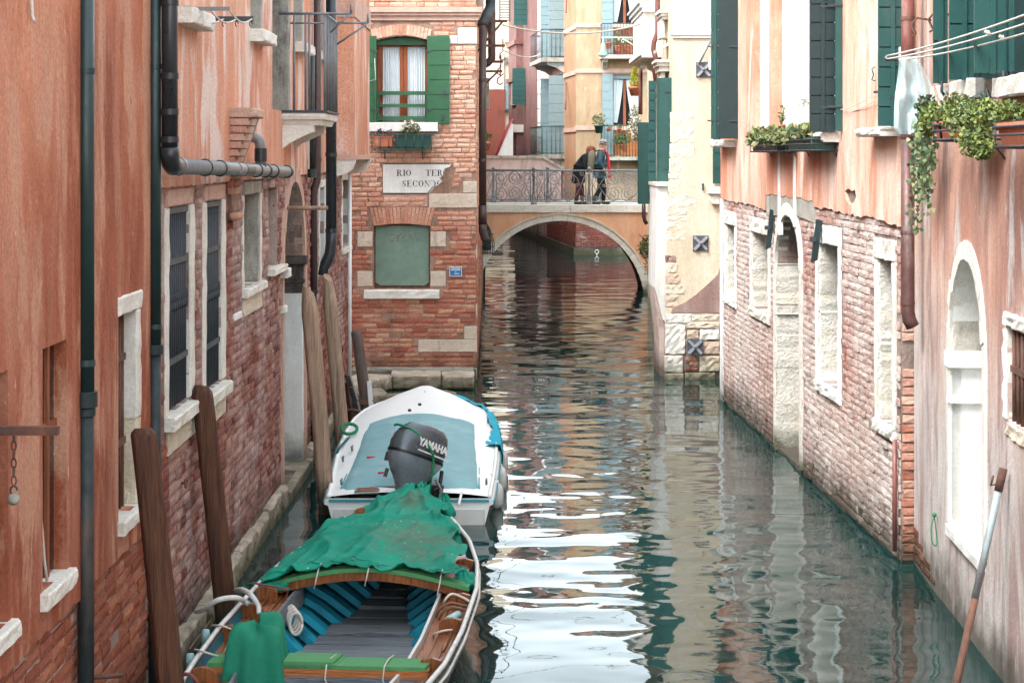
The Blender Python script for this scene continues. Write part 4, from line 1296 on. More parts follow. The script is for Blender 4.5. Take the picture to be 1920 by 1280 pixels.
    for q in ((a[0], a[1], a[3]-e, a[3]), (a[0], a[1], a[2], a[2]+e), (a[0], a[0]+e, a[2]+e, a[3]-e), (a[1]-e, a[1], a[2]+e, a[3]-e)): m.fbox(FF, *q, .0221, .0235)
    m.build('plate_border', M['white_ink'], n)
    m = MB()
    for yy, xs in ((503, ((846, 849), (849.6, 853), (853.6, 858), (858.6, 863))), (506, ((846, 851), (851.6, 855), (855.6, 863))), (509.5, ((853.4, 855.6),)), (513, ((852, 854), (854.5, 857), (857.5, 861)))):
        for x0, x1 in xs:
            b = r_(x0, yy-.8, x1, yy+.6); m.fbox(FF, b[0], b[1], b[2], b[3], .0221, .0235)
    m.build('plate_lines', M['white_ink'], n)
    # looped cord on the left shutter
    o = FF.uv(700, 153)
    m = MB(); m.tube([FF.p(*FF.uv(x, y), .075) for x, y in ((703, 110), (705, 150), (690, 153), (675, 153), (671, 164), (670, 172), (675, 175), (678, 168), (674, 160), (681, 153))], .0055, 5)
    k = m.build('shutter_string', M['rope_white']); tag(k, 'looped white cord hung on the left green shutter', 'cord')
    # canal side of the house
    fs = Frame((uR, YF), (-.79, 52))
    m = MB(); m.sheet(fs, rect(0, fs.len, -1.5, 8.2), [], 0); m.build('side_wall', M['mortar_front'], t)
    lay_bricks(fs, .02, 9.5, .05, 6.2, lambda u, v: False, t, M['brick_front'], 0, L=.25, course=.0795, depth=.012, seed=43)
    shell(FF, uL, uR-.03, -1.5, 8.2, 2.0, M['mortar_front'], t)
    shell(fs, 1.5, fs.len, -1.5, 8.2, 5, M['mortar_front'], t)
    for k in range(7):
        v = .1 + k*.95
        if k in (1, 2, 4): stone_part('quoin_stone', fs, .0, .34, v, v+.22, -.01, .014, M['stone_quay'], t)
    return fs
FS = front_house()

# wrought-iron flower basket under the green-shuttered window
def leaves(name, c, size, n, mat, parent, leaf=.03, seed=1, shape=None, droop=0.0):
    """a clump of small folded leaves filling an ellipsoid; one mesh"""
    rnd = random.Random(seed)
    m = MB()
    c = Vector(c)
    k = 0
    while k < n:
        p = Vector((rnd.uniform(-1, 1), rnd.uniform(-1, 1), rnd.uniform(-1, 1)))
        if p.length > 1 or p.length < .25: continue
        q = c + Vector((p.x*size[0], p.y*size[1], p.z*size[2]))
        if droop: q.z -= droop*(abs(p.x)**2+abs(p.y)**2)*size[2]
        l = leaf*rnd.uniform(.6, 1.4)
        d = Vector((rnd.uniform(-1, 1), rnd.uniform(-1, 1), rnd.uniform(-.5, 1))).normalized()
        sd = d.cross(Vector((rnd.uniform(-1, 1), rnd.uniform(-1, 1), rnd.uniform(-1, 1)))).normalized()
        nn = d.cross(sd)
        w = l*.42
        m.add([q, q+d*l*.5+sd*w+nn*l*.12, q+d*l, q+d*l*.5-sd*w+nn*l*.12], [(0, 1, 2), (0, 2, 3)], 0)
        k += 1
    return m.build(name, mat, parent)

def front_basket():
    t = thing('flower_basket', 'green wrought iron flower basket below the shuttered window', 'flower basket', FF.p(*FF.uv(755, 282), .1))
    a, b = FF.uv(697, 282), FF.uv(812, 253)
    d0, d1 = .03, .24
    def bar(pts, nm, r=.007):
        m = MB(); m.tube(pts, r, 6); m.build(nm, M['plastic_green'], t)
    for v, e in ((b[1], 0), (a[1]+.02, .02)):
        m = MB()
        m.tube([FF.p(a[0]+e, v, d0), FF.p(a[0]+e, v, d1), FF.p(b[0]-e, v, d1), FF.p(b[0]-e, v, d0)], .009, 6); m.build('hoop', M['plastic_green'], t)
    for k in range(8):
        u = a[0]+.02+(b[0]-a[0]-.04)*k/7
        bar([FF.p(u, b[1], d1), FF.p(u, a[1]+.02, d1), FF.p(u, a[1]+.005, d0)], 'upright')
    for k in range(7):
        u = a[0]+.09+(b[0]-a[0]-.18)*k/6
        bar([FF.p(u+.035*math.cos(x), a[1]+.015+.03*math.sin(x), d1+.005) for x in [i*math.pi/4 for i in range(9)]], 'scroll', .005)
    for u, s in ((a[0], -1), (b[0], 1)):
        for v in (b[1], a[1]+.02):
            bar([FF.p(u+s*(.04+.028*math.cos(x)), v+.028*math.sin(x), d1) for x in [i*math.pi/4 for i in range(7)]], 'scroll', .005)
    for px in (722, 793):
        u = FF.U(px); bar([FF.p(u, FF.Vh(px, 298), .02), FF.p(u, a[1], .14), FF.p(u, a[1], d1)], 'bracket', .009)
    # pots standing in it
    def trough(label, x0, x1, y0, y1, mat, nm='plant_trough'):
        p, q = FF.uv(x0, y1), FF.uv(x1, y0)
        o = thing(nm, label, 'flower pot', FF.p((p[0]+q[0])/2, p[1], .13))
        m = MB(); e = .015
        m.hexa([FF.p(p[0]+e, p[1], .21), FF.p(q[0]-e, p[1], .21), FF.p(q[0]-e, p[1], .06), FF.p(p[0]+e, p[1], .06), FF.p(p[0], q[1], .222), FF.p(q[0], q[1], .222), FF.p(q[0], q[1], .05), FF.p(p[0], q[1], .05)])
        m.build('trough', mat, o)
        m = MB(); m.fbox(FF, p[0]-.008, q[0]+.008, q[1]-.025, q[1]+.004, .045, .23); m.build('rim', mat, o)
        m = MB(); m.fbox(FF, p[0]+.01, q[0]-.01, q[1]-.01, q[1]+.008, .06, .21); m.build('soil', M['soil'], o)
        return o
    trough('terracotta trough in the left half of the iron basket', 701, 738, 256, 275, M['terracotta'])
    trough('dark green trough in the right half of the iron basket', 741, 809, 254, 276, M['plastic_green'])
    def plant(nm, label, c, sz, n, mat, leaf, seed, fl=None):
        o = thing(nm, label, 'plant', c - Z*sz[2])
        m = MB()
        for k in range(5):
            a_ = random.Random(seed+k); m.tube([c - Z*sz[2], c + Vector((a_.uniform(-.6, .6)*sz[0], a_.uniform(-.5, .5)*sz[1], a_.uniform(0, .6)*sz[2]))], .004, 4)
        m.build('stem', M['leaf_mid'], o)
        leaves('foliage', c, sz, n, mat, o, leaf, seed)
        if fl is not None: leaves('blossom', c + Z*sz[2]*.35, (sz[0]*.95, sz[1], sz[2]*.75), int(n*.35), fl, o, leaf*.9, seed+9)
        return o
    plant('cyclamen', 'pink and white flowering plant in the green trough', FF.p(*FF.uv(771, 243), .15), (.15, .09, .12), 150, M['leaf_mid'], .05, 3, M['flower_pink'])
    plant('small_plant', 'small plum coloured plant at the left end of the basket', FF.p(*FF.uv(713, 249), .14), (.05, .05, .05), 40, M['flower_plum'], .04, 4)
    plant('small_plant', 'small plum coloured plant in the middle of the basket', FF.p(*FF.uv(731, 250), .14), (.045, .05, .045), 40, M['flower_plum'], .04, 5)
front_basket()

# stone quay with steps
def quay():
    q = MB()
    pl = [(-4.5, 30.6), (-.59, 30.6), (-.59, 29.5), (-1.92, 29.45), (-2.35, 28.1), (-4.5, 28.1)]
    n = len(pl)
    q.add([(x, y, .20) for x, y in pl] + [(x, y, -1.5) for x, y in pl], [tuple(reversed(range(n)))] + [(i, (i+1) % n, n+(i+1) % n, n+i) for i in range(n)])
    o = q.build('quay', M['stone_dark'])
    tag(o, 'low stone quay at the foot of the brick house', 'quay', kind='structure')
    fq = Frame((-1.92, 29.45), (-.59, 29.5))
    stone_part('coping_stone', fq, .02, .80, .0, .235, -.5, .06, M['stone_quay'], o, jit=.01, ch=.03)
    stone_part('coping_stone', fq, .81, 1.32, .0, .225, -.5, .07, M['stone_quay'], o, jit=.01, ch=.03)
    f2 = Frame((-2.42, 28.05), (-1.93, 29.45))
    stone_part('coping_stone', f2, .0, .75, .0, .23, -.5, .05, M['stone_quay'], o, jit=.01, ch=.03)
    stone_part('coping_stone', f2, .76, 1.46, .0, .235, -.5, .05, M['stone_quay'], o, jit=.01, ch=.03)
    f3 = Frame((-2.35, 27.9), (-1.88, 28.0))
    stone_part('step_stone', f3, .0, .48, -.4, .14, -.5, .1, M['stone_quay'], o, jit=.012, ch=.03)
    f4 = Frame((-1.95, 28.1), (-1.75, 28.2))
    stone_part('step_stone', f4, .0, 1.2, -.4, .06, -.3, .1, M['stone_quay'], o, jit=.01, ch=.03)
    m = MB()
    for i in range(6):
        x = -2.6+i*.33
        m.box((x, 29.97, .203), (x+.325, 30.49, .236))
    m.build('paving_slab', M['stone_grey'], o)
quay()

# brackets, pipe and pots on the canal side of the brick house
def side_details():
    P = FS.p
    y0 = 31.0
    def X(px, Y): return (px-CXP)*Y/FPX
    # brown rain pipe
    c = lambda y: Vector((X(905, 31.0), 31.0, HCAM-(y-HYP)*31.0/FPX))
    pipe('drainpipe', 'brown rain pipe on the corner of the orange brick house',
         [('pipe_tube', [c(48), c(385)], .062, 'pipe_brown'), ('pipe_tube', [c(385), c(420)], .07, 'pipe_brown'), ('spout', [c(420), c(432), c(445)+Vector((.03, .05, 0)), c(452)+Vector((.06, .05, 0))], .066, 'pipe_brown'),
          ('collar', collar(c(300), .072, .05), .07, 'pipe_brown'), ('collar', collar(c(150), .072, .05), .07, 'pipe_brown'),
          ('gutter_bend', [c(48), c(30)+Vector((.05, .3, 0)), c(5)+Vector((.12, .8, 0)), c(-80)+Vector((.12, 1.0, 0))], .085, 'pipe_iron')])
    c2 = lambda y, px=922: Vector((X(px, 34.0), 34.0, HCAM-(y-HYP)*34.0/FPX))
    pipe('drainpipe', 'dark waste pipe curving behind the iron hook brackets',
         [('pipe_tube', [c2(-80), c2(95), c2(110), c2(118, 915), c2(122, 908)], .07, 'pipe_brown')])
    # rusty drying arms with hooks
    for k, (px, py, Y, lab) in enumerate(((951, 40, 31.6, 'uppermost long rusty drying arm on the brick house corner'), (947, 86, 33.0, 'second rusty drying arm with a hanging hook'), (943, 116, 34.5, 'third rusty drying arm with a ring hook'), (942, 134, 36.0, 'lowest rusty drying arm with a brace'))):
        u = (Y-FS.o.y)/FS.u.y
        z = HCAM-(py-HYP)*Y/FPX
        xw = FS.p(u, 0).x
        t = thing('drying_bracket', lab, 'bracket', (xw, Y, z), 'rusty drying arms')
        m = MB(); m.box((xw, Y-.02, z-.022), (X(px, Y), Y+.02, z+.022)); m.build('arm', M['rust'], t)
        if k in (0, 3):
            m = MB(); m.tube([Vector((X(px-8, Y), Y, z)), Vector((xw, Y, z-(.52 if k == 0 else .36)))], .02, 6); m.build('brace', M['rust'], t)
        if k:
            xh = X(px-4, Y)
            m = MB(); m.tube([Vector((xh, Y, z+.12)), Vector((xh, Y, z-.10)), Vector((xh-.05, Y, z-.14)), Vector((xh-.06, Y, z-.22)), Vector((xh, Y, z-.26)), Vector((xh+.05, Y, z-.22))], .011, 6); m.build('hook', M['rust'], t)
    # carved stone tablet
    Y = 36.5; u = (Y-FS.o.y)/FS.u.y
    xs = FS.p(u, 0).x
    o = MB(); o.box((xs, Y, HCAM+(HYP-205)*Y/FPX), (X(917, Y), Y+.5, HCAM+(HYP-146)*Y/FPX)); k = o.build('stone_tablet', M['stone_grey'])
    tag(k, 'grey stone tablet jutting from the side of the brick house', 'tablet')
    # terracotta pot hung on the wall
    Y = 38.0; u = (Y-FS.o.y)/FS.u.y
    cx, z0 = X(911, Y), HCAM-(283-HYP)*Y/FPX
    t = thing('hanging_pot', 'terracotta pot hung on the wall beside the bridge', 'flower pot', (cx, Y, z0))
    m = MB(); m.lathe((cx, Y, z0), [(.06, 0), (.085, .14), (.10, .15), (.10, .19), (.085, .19)], 14); m.build('pot', M['terracotta'], t)
    m = MB(); m.tube([Vector((cx+.11*math.cos(a), Y+.11*math.sin(a), z0+.12)) for a in [i*math.pi/6 for i in range(13)]], .008, 5); m.build('ring_holder', M['iron'], t)
    p = thing('small_plant', 'small green plant in the pot beside the bridge', 'plant', (cx, Y, z0+.19))
    m = MB(); m.tube([Vector((cx, Y, z0+.17)), Vector((cx, Y, z0+.3))], .006, 5); m.build('stem', M['leaf_mid'], p)
    leaves('foliage', (cx+.02, Y, z0+.28), (.11, .1, .10), 70, M['leaf_mid'], p, .05, 8)
    # pots with a green crate in a dark net low by the arch
    Y = 44.0
    xa, xb = X(902, Y), X(926, Y)
    za, zb = HCAM-(478-HYP)*Y/FPX, HCAM-(405-HYP)*Y/FPX
    t = thing('net_basket', 'dark net bag with a green crate hanging beside the arch', 'net', ((xa+xb)/2, Y, za))
    m = MB(); m.box((xa+.03, Y-.1, za+.12), (xb-.08, Y+.25, za+.55)); m.build('crate', M['plastic_green'], t)
    rows = []
    for k in range(9):
        f = k/8
        m = MB()
        xx = xa+(xb-xa)*f
        m.tube([Vector((xx, Y-.13, za+.02)), Vector((xx+.01, Y-.15, za+.3)), Vector((xa+.06+(xx-xa)*.5, Y-.12, za+.62)), Vector((xa+.03, Y-.05, zb))], .011, 5); m.build('net_cord', M['iron'], t)
    for z in (.05, .2, .35, .5):
        m = MB(); m.tube([Vector((xa, Y-.12, za+z)), Vector(((xa+xb)/2, Y-.17, za+z)), Vector((xb, Y-.12, za+z))], .011, 5); m.build('net_cord', M['iron'], t)
side_details()
# ================================================================== BRIDGE
YB = 50.0
FB = Frame((0, YB), (10, YB))
BX0, BX1 = -.79, 3.72
def bridge():
    rnd = random.Random(5)
    t = thing('bridge', 'small arched canal bridge with wrought iron railings', 'bridge', (1.3, YB, 0))
    cx, cz, R, RO = 1.286, -.34, 2.27, 2.44
    zd = 2.36
    n = 40
    a0 = math.asin((-cz-.6)/R) if False else math.asin(.10)
    angs = [a0 + (math.pi-2*a0)*k/n for k in range(n+1)]
    arcp = [(cx+R*math.cos(a), cz+R*math.sin(a)) for a in angs]
    outer = [(BX1, zd-.2), (BX0, zd-.2), (BX0, -1.0)] + [(x, max(z, -1)) for x, z in reversed(arcp)] + [(BX1, -1.0)]
    W = 2.4
    m = MB()
    m.sheet(FB, outer, [], 0); m.build('spandrel_wall', M['stucco_bridge'], t)
    fbk = Frame((0, YB+W), (-10, YB+W))
    m = MB(); m.sheet(fbk, [(-x, z) for x, z in outer], [], 0); m.build('spandrel_wall', M['stucco_bridge'], t)
    # vault
    rows = [[Vector((x, YB, z)) for x, z in arcp], [Vector((x, YB+W, z)) for x, z in arcp]]
    m = MB(); m.grid(rows, 0, True); m.build('vault', M['brick_far'], t)
    # ring stones
    nr = 17
    for k in range(nr):
        b0, b1 = a0+(math.pi-2*a0)*k/nr+.002, a0+(math.pi-2*a0)*(k+1)/nr-.002
        q = [(cx+R*math.cos(b0), cz+R*math.sin(b0)), (cx+RO*math.cos(b0), cz+RO*math.sin(b0)), (cx+RO*math.cos((b0+b1)/2), cz+RO*math.sin((b0+b1)/2)), (cx+RO*math.cos(b1), cz+RO*math.sin(b1)), (cx+R*math.cos(b1), cz+R*math.sin(b1)), (cx+R*math.cos((b0+b1)/2), cz+R*math.sin((b0+b1)/2))]
        m = MB(); m.prism(FB, q, -.3, .05+rnd.uniform(-.003, .003)); m.build('arch_stone', M['stone_white'], t)
    for k in range(nr):                       # slim outer moulding
        b0, b1 = a0+(math.pi-2*a0)*k/nr, a0+(math.pi-2*a0)*(k+1)/nr
        q = [(cx+r*math.cos(b), cz+r*math.sin(b)) for b, r in ((b0, RO+.003), (b0, RO+.045), (b1, RO+.045), (b1, RO+.003))]
        m = MB(); m.prism(FB, q, -.02, .085); m.build('arch_moulding', M['stone_cream'], t)
    # deck, kerb bands of white stone
    m = MB(); m.box((BX0, YB+.02, zd-.25), (BX1, YB+W-.02, zd-.03)); m.build('deck', M['stone_grey'], t)
    for yy, dep in ((YB-.06, .34), (YB+W-.28, .34)):
        x = BX0
        for w in (1.1, 1.25, 1.0, 1.2):
            x1 = min(x+w, BX1)
            if x1-x < .1: break
            fr = Frame((0, yy), (10, yy))
            rough_block(fr, x+.003, x1-.003, zd-.21, zd, -dep, 0, .004, .01).build('kerb_stone', M['stone_white'], t)
            x = x1
    # railings
    def rail(yc, posts, mat, zt=3.27, zb=2.44, slope=0):
        def tb(pts, nm, r=.014, sg=6):
            m = MB(); m.tube(pts, r, sg); m.build(nm, mat, t)
        tb([(BX0+.02, yc, zt), (BX1, yc, zt)], 'top_rail', .022)
        tb([(BX0+.02, yc, zb), (BX1, yc, zb)], 'bottom_rail', .016)
        for x in posts:
            m = MB(); m.lathe((x, yc, zd), [(.085, 0), (.085, .05), (.05, .07), (.062, .13), (.068, .19), (.05, .25), (.035, .28), (.045, .30), (.036, .33), (.036, .78), (.05, .80), (.036, .82), (.04, .93), (.055, .94), (.055, .97), (.03, 1.0), (.0, 1.03)], 12)
            m.build('railing_post', mat, t)
        xs = sorted([BX0] + list(posts) + [BX1])
        for a, b in zip(xs, xs[1:]):
            if b-a < .5: continue
            x0, x1 = a+.09, b-.09
            h = zt-zb
            for x in (x0, x1): tb([(x, yc, zb), (x, yc, zt)], 'stile', .014)
            w = x1-x0
            def spiral(cx_, cz_, r0, turns, st, sgn, tail=None):
                pts = []
                if tail is not None: pts.append(Vector((tail[0], yc, tail[1])))
                nn = 22
                for k in range(nn+1):
                    f = k/nn
                    an = st + sgn*turns*2*math.pi*f
                    r = r0*(1-.82*f)
                    pts.append(Vector((cx_+r*math.cos(an), yc, cz_+r*math.sin(an))))
                tb(pts, 'scroll', .011, 5)
            zm = (zt+zb)/2
            xm = (x0+x1)/2
            r = h*.245
            for s in (-1, 1):
                spiral(xm+s*r*1.02, zm+h*.245, r, 1.9, math.pi/2, s, None)
                spiral(xm+s*r*1.02, zm-h*.245, r, 1.9, -math.pi/2, -s, None)
                # crossing S bars at the ends of the panel
                xe = xm + s*(w/2-.02); xi = xm + s*r*2.0
                tb([(xm+s*r*1.02, yc, zt-.02), (xi, yc, zt-h*.22), ((xi+xe)/2, yc, zm), (xe, yc, zb+h*.14)], 'scroll_bar', .011, 5)
                tb([(xm+s*r*1.02, yc, zb+.02), (xi, yc, zb+h*.22), ((xi+xe)/2, yc, zm), (xe, yc, zt-h*.14)], 'scroll_bar', .011, 5)
                spiral(xe-s*.075, zt-.085, .07, 1.4, math.pi/2 if s < 0 else math.pi/2, s)
                spiral(xe-s*.075, zb+.085, .07, 1.4, -math.pi/2, -s)
                spiral(xi+s*.02, zm+.02, .05, 1.2, 0, s)
    rail(YB+.12, (.586, 2.07), M['iron_grey'])
    rail(YB+W-.14, (-.52, 1.0, 2.52), M['iron_grey'])
    # abutments
    m = MB(); m.box((BX1, YB-.02, -1.0), (BX1+2.5, YB+W, zd-.02)); m.build('abutment', M['stucco_bridge'], t)
    m = MB(); m.box((BX0-2.5, YB+2.0, -1.0), (BX0, YB+W, zd-.02)); m.build('abutment', M['stucco_bridge'], t)
bridge()

# ================================================================== HOUSES BEYOND THE BRIDGE
YQ = 68.9
FQ = Frame((.0, 92.5), (2.36, YQ))      # row of houses along the far reach
FY = Frame((2.36, YQ), (12.36, YQ))     # front of the ochre house, u = 0 at its corner
def plank_shutter(fr, a, mat, parent, nb=8, d=(.03, .06), name='shutter'):
    """leaf with horizontal boards; a = (u0,u1,v0,v1)"""
    m = MB(); m.fbox(fr, a[0]+.008, a[1]-.008, a[2]+.008, a[3]-.008, d[0], (d[0]+d[1])/2); sh = m.build(name, mat, parent)
    for k in range(nb):
        va = a[2]+(a[3]-a[2])*k/nb; vb = a[2]+(a[3]-a[2])*(k+1)/nb
        m = MB(); m.fbox(fr, a[0], a[1], va+.006, vb-.006, (d[0]+d[1])/2-.002, d[1]); m.build('board', mat, sh)
    return sh

def iron_balcony(fr, u0, u1, v, out, hgt, parent, slab='stone_white', iron='plastic_green', nb=9, bracket=True, nside=3, slabh=.12):
    m = MB(); m.fbox(fr, u0-.04, u1+.04, v-slabh, v, 0, out+.05); b = m.build('balcony', M[slab], parent)
    def bar(p, q, nm, r): 
        m = MB(); m.tube([p, q], r, 5); m.build(nm, M[iron], b)
    for vv, r in ((v+hgt, .022), (v+.06, .014)):
        m = MB(); m.tube([fr.p(u0, vv, 0), fr.p(u0, vv, out), fr.p(u1, vv, out), fr.p(u1, vv, 0)], r, 5); m.build('rail', M[iron], b)
    for k in range(nb+1):
        u = u0+(u1-u0)*k/nb
        bar(fr.p(u, v, out), fr.p(u, v+hgt, out), 'railing_bar', .012)
    for s in range(1, nside+1):
        for u in (u0, u1):
            bar(fr.p(u, v, out*s/(nside+1)), fr.p(u, v+hgt, out*s/(nside+1)), 'railing_bar', .012)
    if bracket:
        for u in (u0+.15, u1-.15):
            pts = [(0, v-slabh), (out*.8, v-slabh), (out*.75, v-slabh-.12), (out*.35, v-slabh-.22), (.0, v-slabh-.42)]
            m = MB(); n_ = len(pts)
            A = [fr.p(u-.09, z, d) for d, z in pts]; B = [fr.p(u+.09, z, d) for d, z in pts]
            m.add(A+B, [tuple(reversed(range(n_))), tuple(range(n_, 2*n_))] + [(i, (i+1) % n_, n_+(i+1) % n_, n_+i) for i in range(n_)])
            m.build('bracket', M['stone_grey'], b)
    return b

def ochre_house():
    t = thing('ochre_house', 'ochre house with grey blue shutters and two balconies beyond the bridge', 'house', FY.p(1.5, 0))
    def r_(x0, y0, x1, y1):
        a, b = FY.uv(x0, y1), FY.uv(x1, y0); return a[0], b[0], a[1], b[1]
    ua, ub = 0, 4.2
    HT = 10.4
    m = MB()
    d1 = r_(1150, 140, 1198, 292); d2 = r_(1150, -40, 1198, 103)
    m.sheet(FY, rect(ua, ub, 1.8, HT), [rect(*d1), rect(*d2)], 0)
    for h in (d1, d2): m.rim(FY, rect(*h), -.25, 0, hole=True)
    m.build('front_wall', M['stucco_yellow'], t)
    fu0 = FQ.U(1058)
    m = MB(); m.sheet(FQ, rect(fu0, FQ.len, 1.8, HT), [], 0); m.build('side_wall', M['stucco_orange'], t)
    # brick base
    m = MB(); m.sheet(FY, rect(ua, 6, -1, 1.85), [], -.01); m.sheet(FQ, rect(0, FQ.len, -1, 1.85), [], -.01); m.build('footing_wall', M['mortar_left'], t)
    lay_bricks(FY, .0, 3.0, .28, 1.82, lambda u, v: False, t, M['brick_far'], 150, L=.25, course=.085, depth=.015, seed=61)
    lay_bricks(FQ, FQ.len-9, FQ.len, .28, 1.82, lambda u, v: False, t, M['brick_far'], 0, L=.25, course=.085, depth=.015, seed=62)
    m = MB(); m.fbox(FY, -.08, 3.2, -.5, .27, -.02, .08); m.build('footing_stone', M['stone_dark'], t)
    m = MB(); m.fbox(FQ, FQ.len-12, FQ.len+.02, -.5, .27, -.02, .08); m.build('footing_stone', M['stone_dark'], t)
    shell(FY, ua+.02, ub, -1, HT, 5, M['stucco_orange'], t)
    # belt courses
    for y in (133, 240, 48):
        a = r_(1080, y-4, 1200, y+4); m = MB(); m.fbox(FY, -.04, ub, a[2], a[3], -.01, .05); m.build('belt_course', M['stone_pinkish'], t)
        m = MB(); m.fbox(FQ, fu0, FQ.len+.03, a[2]-.06, a[3]-.06, -.01, .05); m.build('belt_course', M['stone_pinkish'], t)
    for di, (dr, y0, y1) in enumerate(((d1, 140, 292), (d2, -40, 103))):
        m = MB(); m.fbox(FY, dr[0]-.02, dr[1]+.02, dr[2]-.02, dr[3]+.02, -.30, -.25); w = m.build('balcony_door', M['dark_inside'], t)
        a = r_(1169, y0+6, 1174, y1-10); m = MB(); m.fbox(FY, a[0], a[1], a[2], a[3], -.2, -.14); m.build('door_stile', M['frame_brown'], w)
        a = r_(1150, y0, 1198, y0+8); m = MB(); m.fbox(FY, a[0], a[1], a[2], a[3], -.22, -.1); m.build('blind_box', M['shutter_blue'], w)
        a = r_(1150, y1-58, 1198, y1); m = MB(); m.fbox(FY, a[0], a[1], a[2], a[3], -.24, -.19); m.build('door_panel', M['wood_orange'] if di == 0 else M['frame_brown'], w)
        # drawn curtains: wide above, gathered below
        for s in (-1, 1):
            rows = []
            xa, xb = (1151, 1169) if s < 0 else (1174, 1198)
            for k in range(9):
                f = k/8
                yy = y0+9 + (y1-62-y0-9)*f
                if s < 0: p0, p1 = xa, xb-(f**1.3)*11
                else: p0, p1 = xa+(f**1.3)*12, xb
                rows.append([FY.p(*FY.uv(p0+(p1-p0)*i/12, yy), -.215+.02*math.sin(i*1.7+k*.2)) for i in range(13)])
            m = MB(); m.grid(rows, 0, True); m.build('curtain', M['curtain'], w)
        plank_shutter(FY, r_(1129, y0-2, 1149, y1-2), M['shutter_blue'], w, 9)
        lv = 292 if di == 0 else 103
        a = r_(1128, lv-64, 1215, lv)
        b = iron_balcony(FY, FY.U(1128, .7), FY.U(1215, .7), a[2]-.05, .75, 1.15, t, 'stone_grey' if di == 0 else 'stone_white', 'iron' if di else 'plastic_green', 15, True)
    # wall anchors and pipe on the corner
    for x, y0, y1 in ((1067, 155, 205), (1068, 0, 24)):
        p, q = FQ.uv(x-3, y0), FQ.uv(x+3, y1)
        m = MB(); m.tube([FQ.p(p[0], p[1], .06), FQ.p(q[0], q[1], .2)], .03, 6); m.build('wall_anchor', M['pipe_red'], t)
    for x0, y0, x1, y1, lab, mt in ((1090, 340, 1100, 360, '', ''),):
        pass
    return t
ochre_house()

def potted(name, label, c, r, h, pot, leaf, n, sz, lf, seed, flower=None, cat='potted plant'):
    """a pot (part) with its plant (part)"""
    t = thing(name, label, cat, c)
    c = Vector(c)
    m = MB(); m.lathe(c, [(r*.72, 0), (r*.95, h*.82), (r*1.1, h*.83), (r*1.1, h), (r*.9, h), (r*.88, h*.9)], 14); m.build('pot', pot, t)
    m = MB(); m.lathe(c+Z*h*.86, [(r*.9, 0), (r*.9, .01)], 12); m.build('soil', M['soil'], t)
    m = MB()
    for k in range(4):
        a = random.Random(seed*7+k); m.tube([c+Z*h*.9, c+Z*(h+sz[2]*.8)+Vector((a.uniform(-.5, .5)*sz[0], a.uniform(-.5, .5)*sz[1], 0))], .008, 4)
    m.build('stem', M['leaf_mid'], t)
    leaves('foliage', c+Z*(h+sz[2]*.75), sz, n, leaf, t, lf, seed)
    if flower is not None: leaves('blossom', c+Z*(h+sz[2]*.9), (sz[0]*1.05, sz[1]*1.05, sz[2]), n//3, flower, t, lf*.8, seed+3)
    return t

def balcony_pots():
    Y = YQ-.5
    def P(px, py, dy=0): return at(px, py, Y+dy)
    potted('balcony_plant', 'terracotta pot with a green plant on the upper ochre balcony, left end', P(1141, 92), .13, .24, M['terracotta'], M['leaf_mid'], 40, (.12, .12, .12), .06, 1)
    potted('balcony_plant', 'terracotta pot with a tall green plant on the upper ochre balcony, middle', P(1158, 96), .11, .2, M['terracotta'], M['leaf_mid'], 90, (.2, .15, .3), .08, 2)
    potted('balcony_plant', 'terracotta pot with red blooms on the upper ochre balcony, right', P(1176, 95), .11, .2, M['terracotta'], M['leaf_mid'], 80, (.18, .15, .2), .08, 3, M['flower_plum'])
    potted('balcony_plant', 'leafy spider plant in a pot on the lower ochre balcony', P(1166, 281), .12, .2, M['terracotta'], M['leaf_mid'], 110, (.34, .2, .22), .12, 4)
    potted('balcony_plant', 'green pot with pale trailing plant on the corner of the lower ochre balcony', P(1123, 250, -.2), .17, .3, M['plastic_green'], M['leaf_olive'], 130, (.26, .2, .24), .09, 5)
    potted('balcony_plant', 'small terracotta pot with red flowers on the lower balcony rail', P(1141, 247, -.3), .08, .13, M['terracotta'], M['leaf_mid'], 40, (.1, .1, .08), .05, 6, M['flower_plum'])
    potted('balcony_plant', 'small pot with plum flowers on the middle of the lower balcony rail', P(1162, 247, -.3), .08, .12, M['terracotta'], M['leaf_mid'], 40, (.12, .1, .08), .05, 7, M['flower_plum'])
balcony_pots()

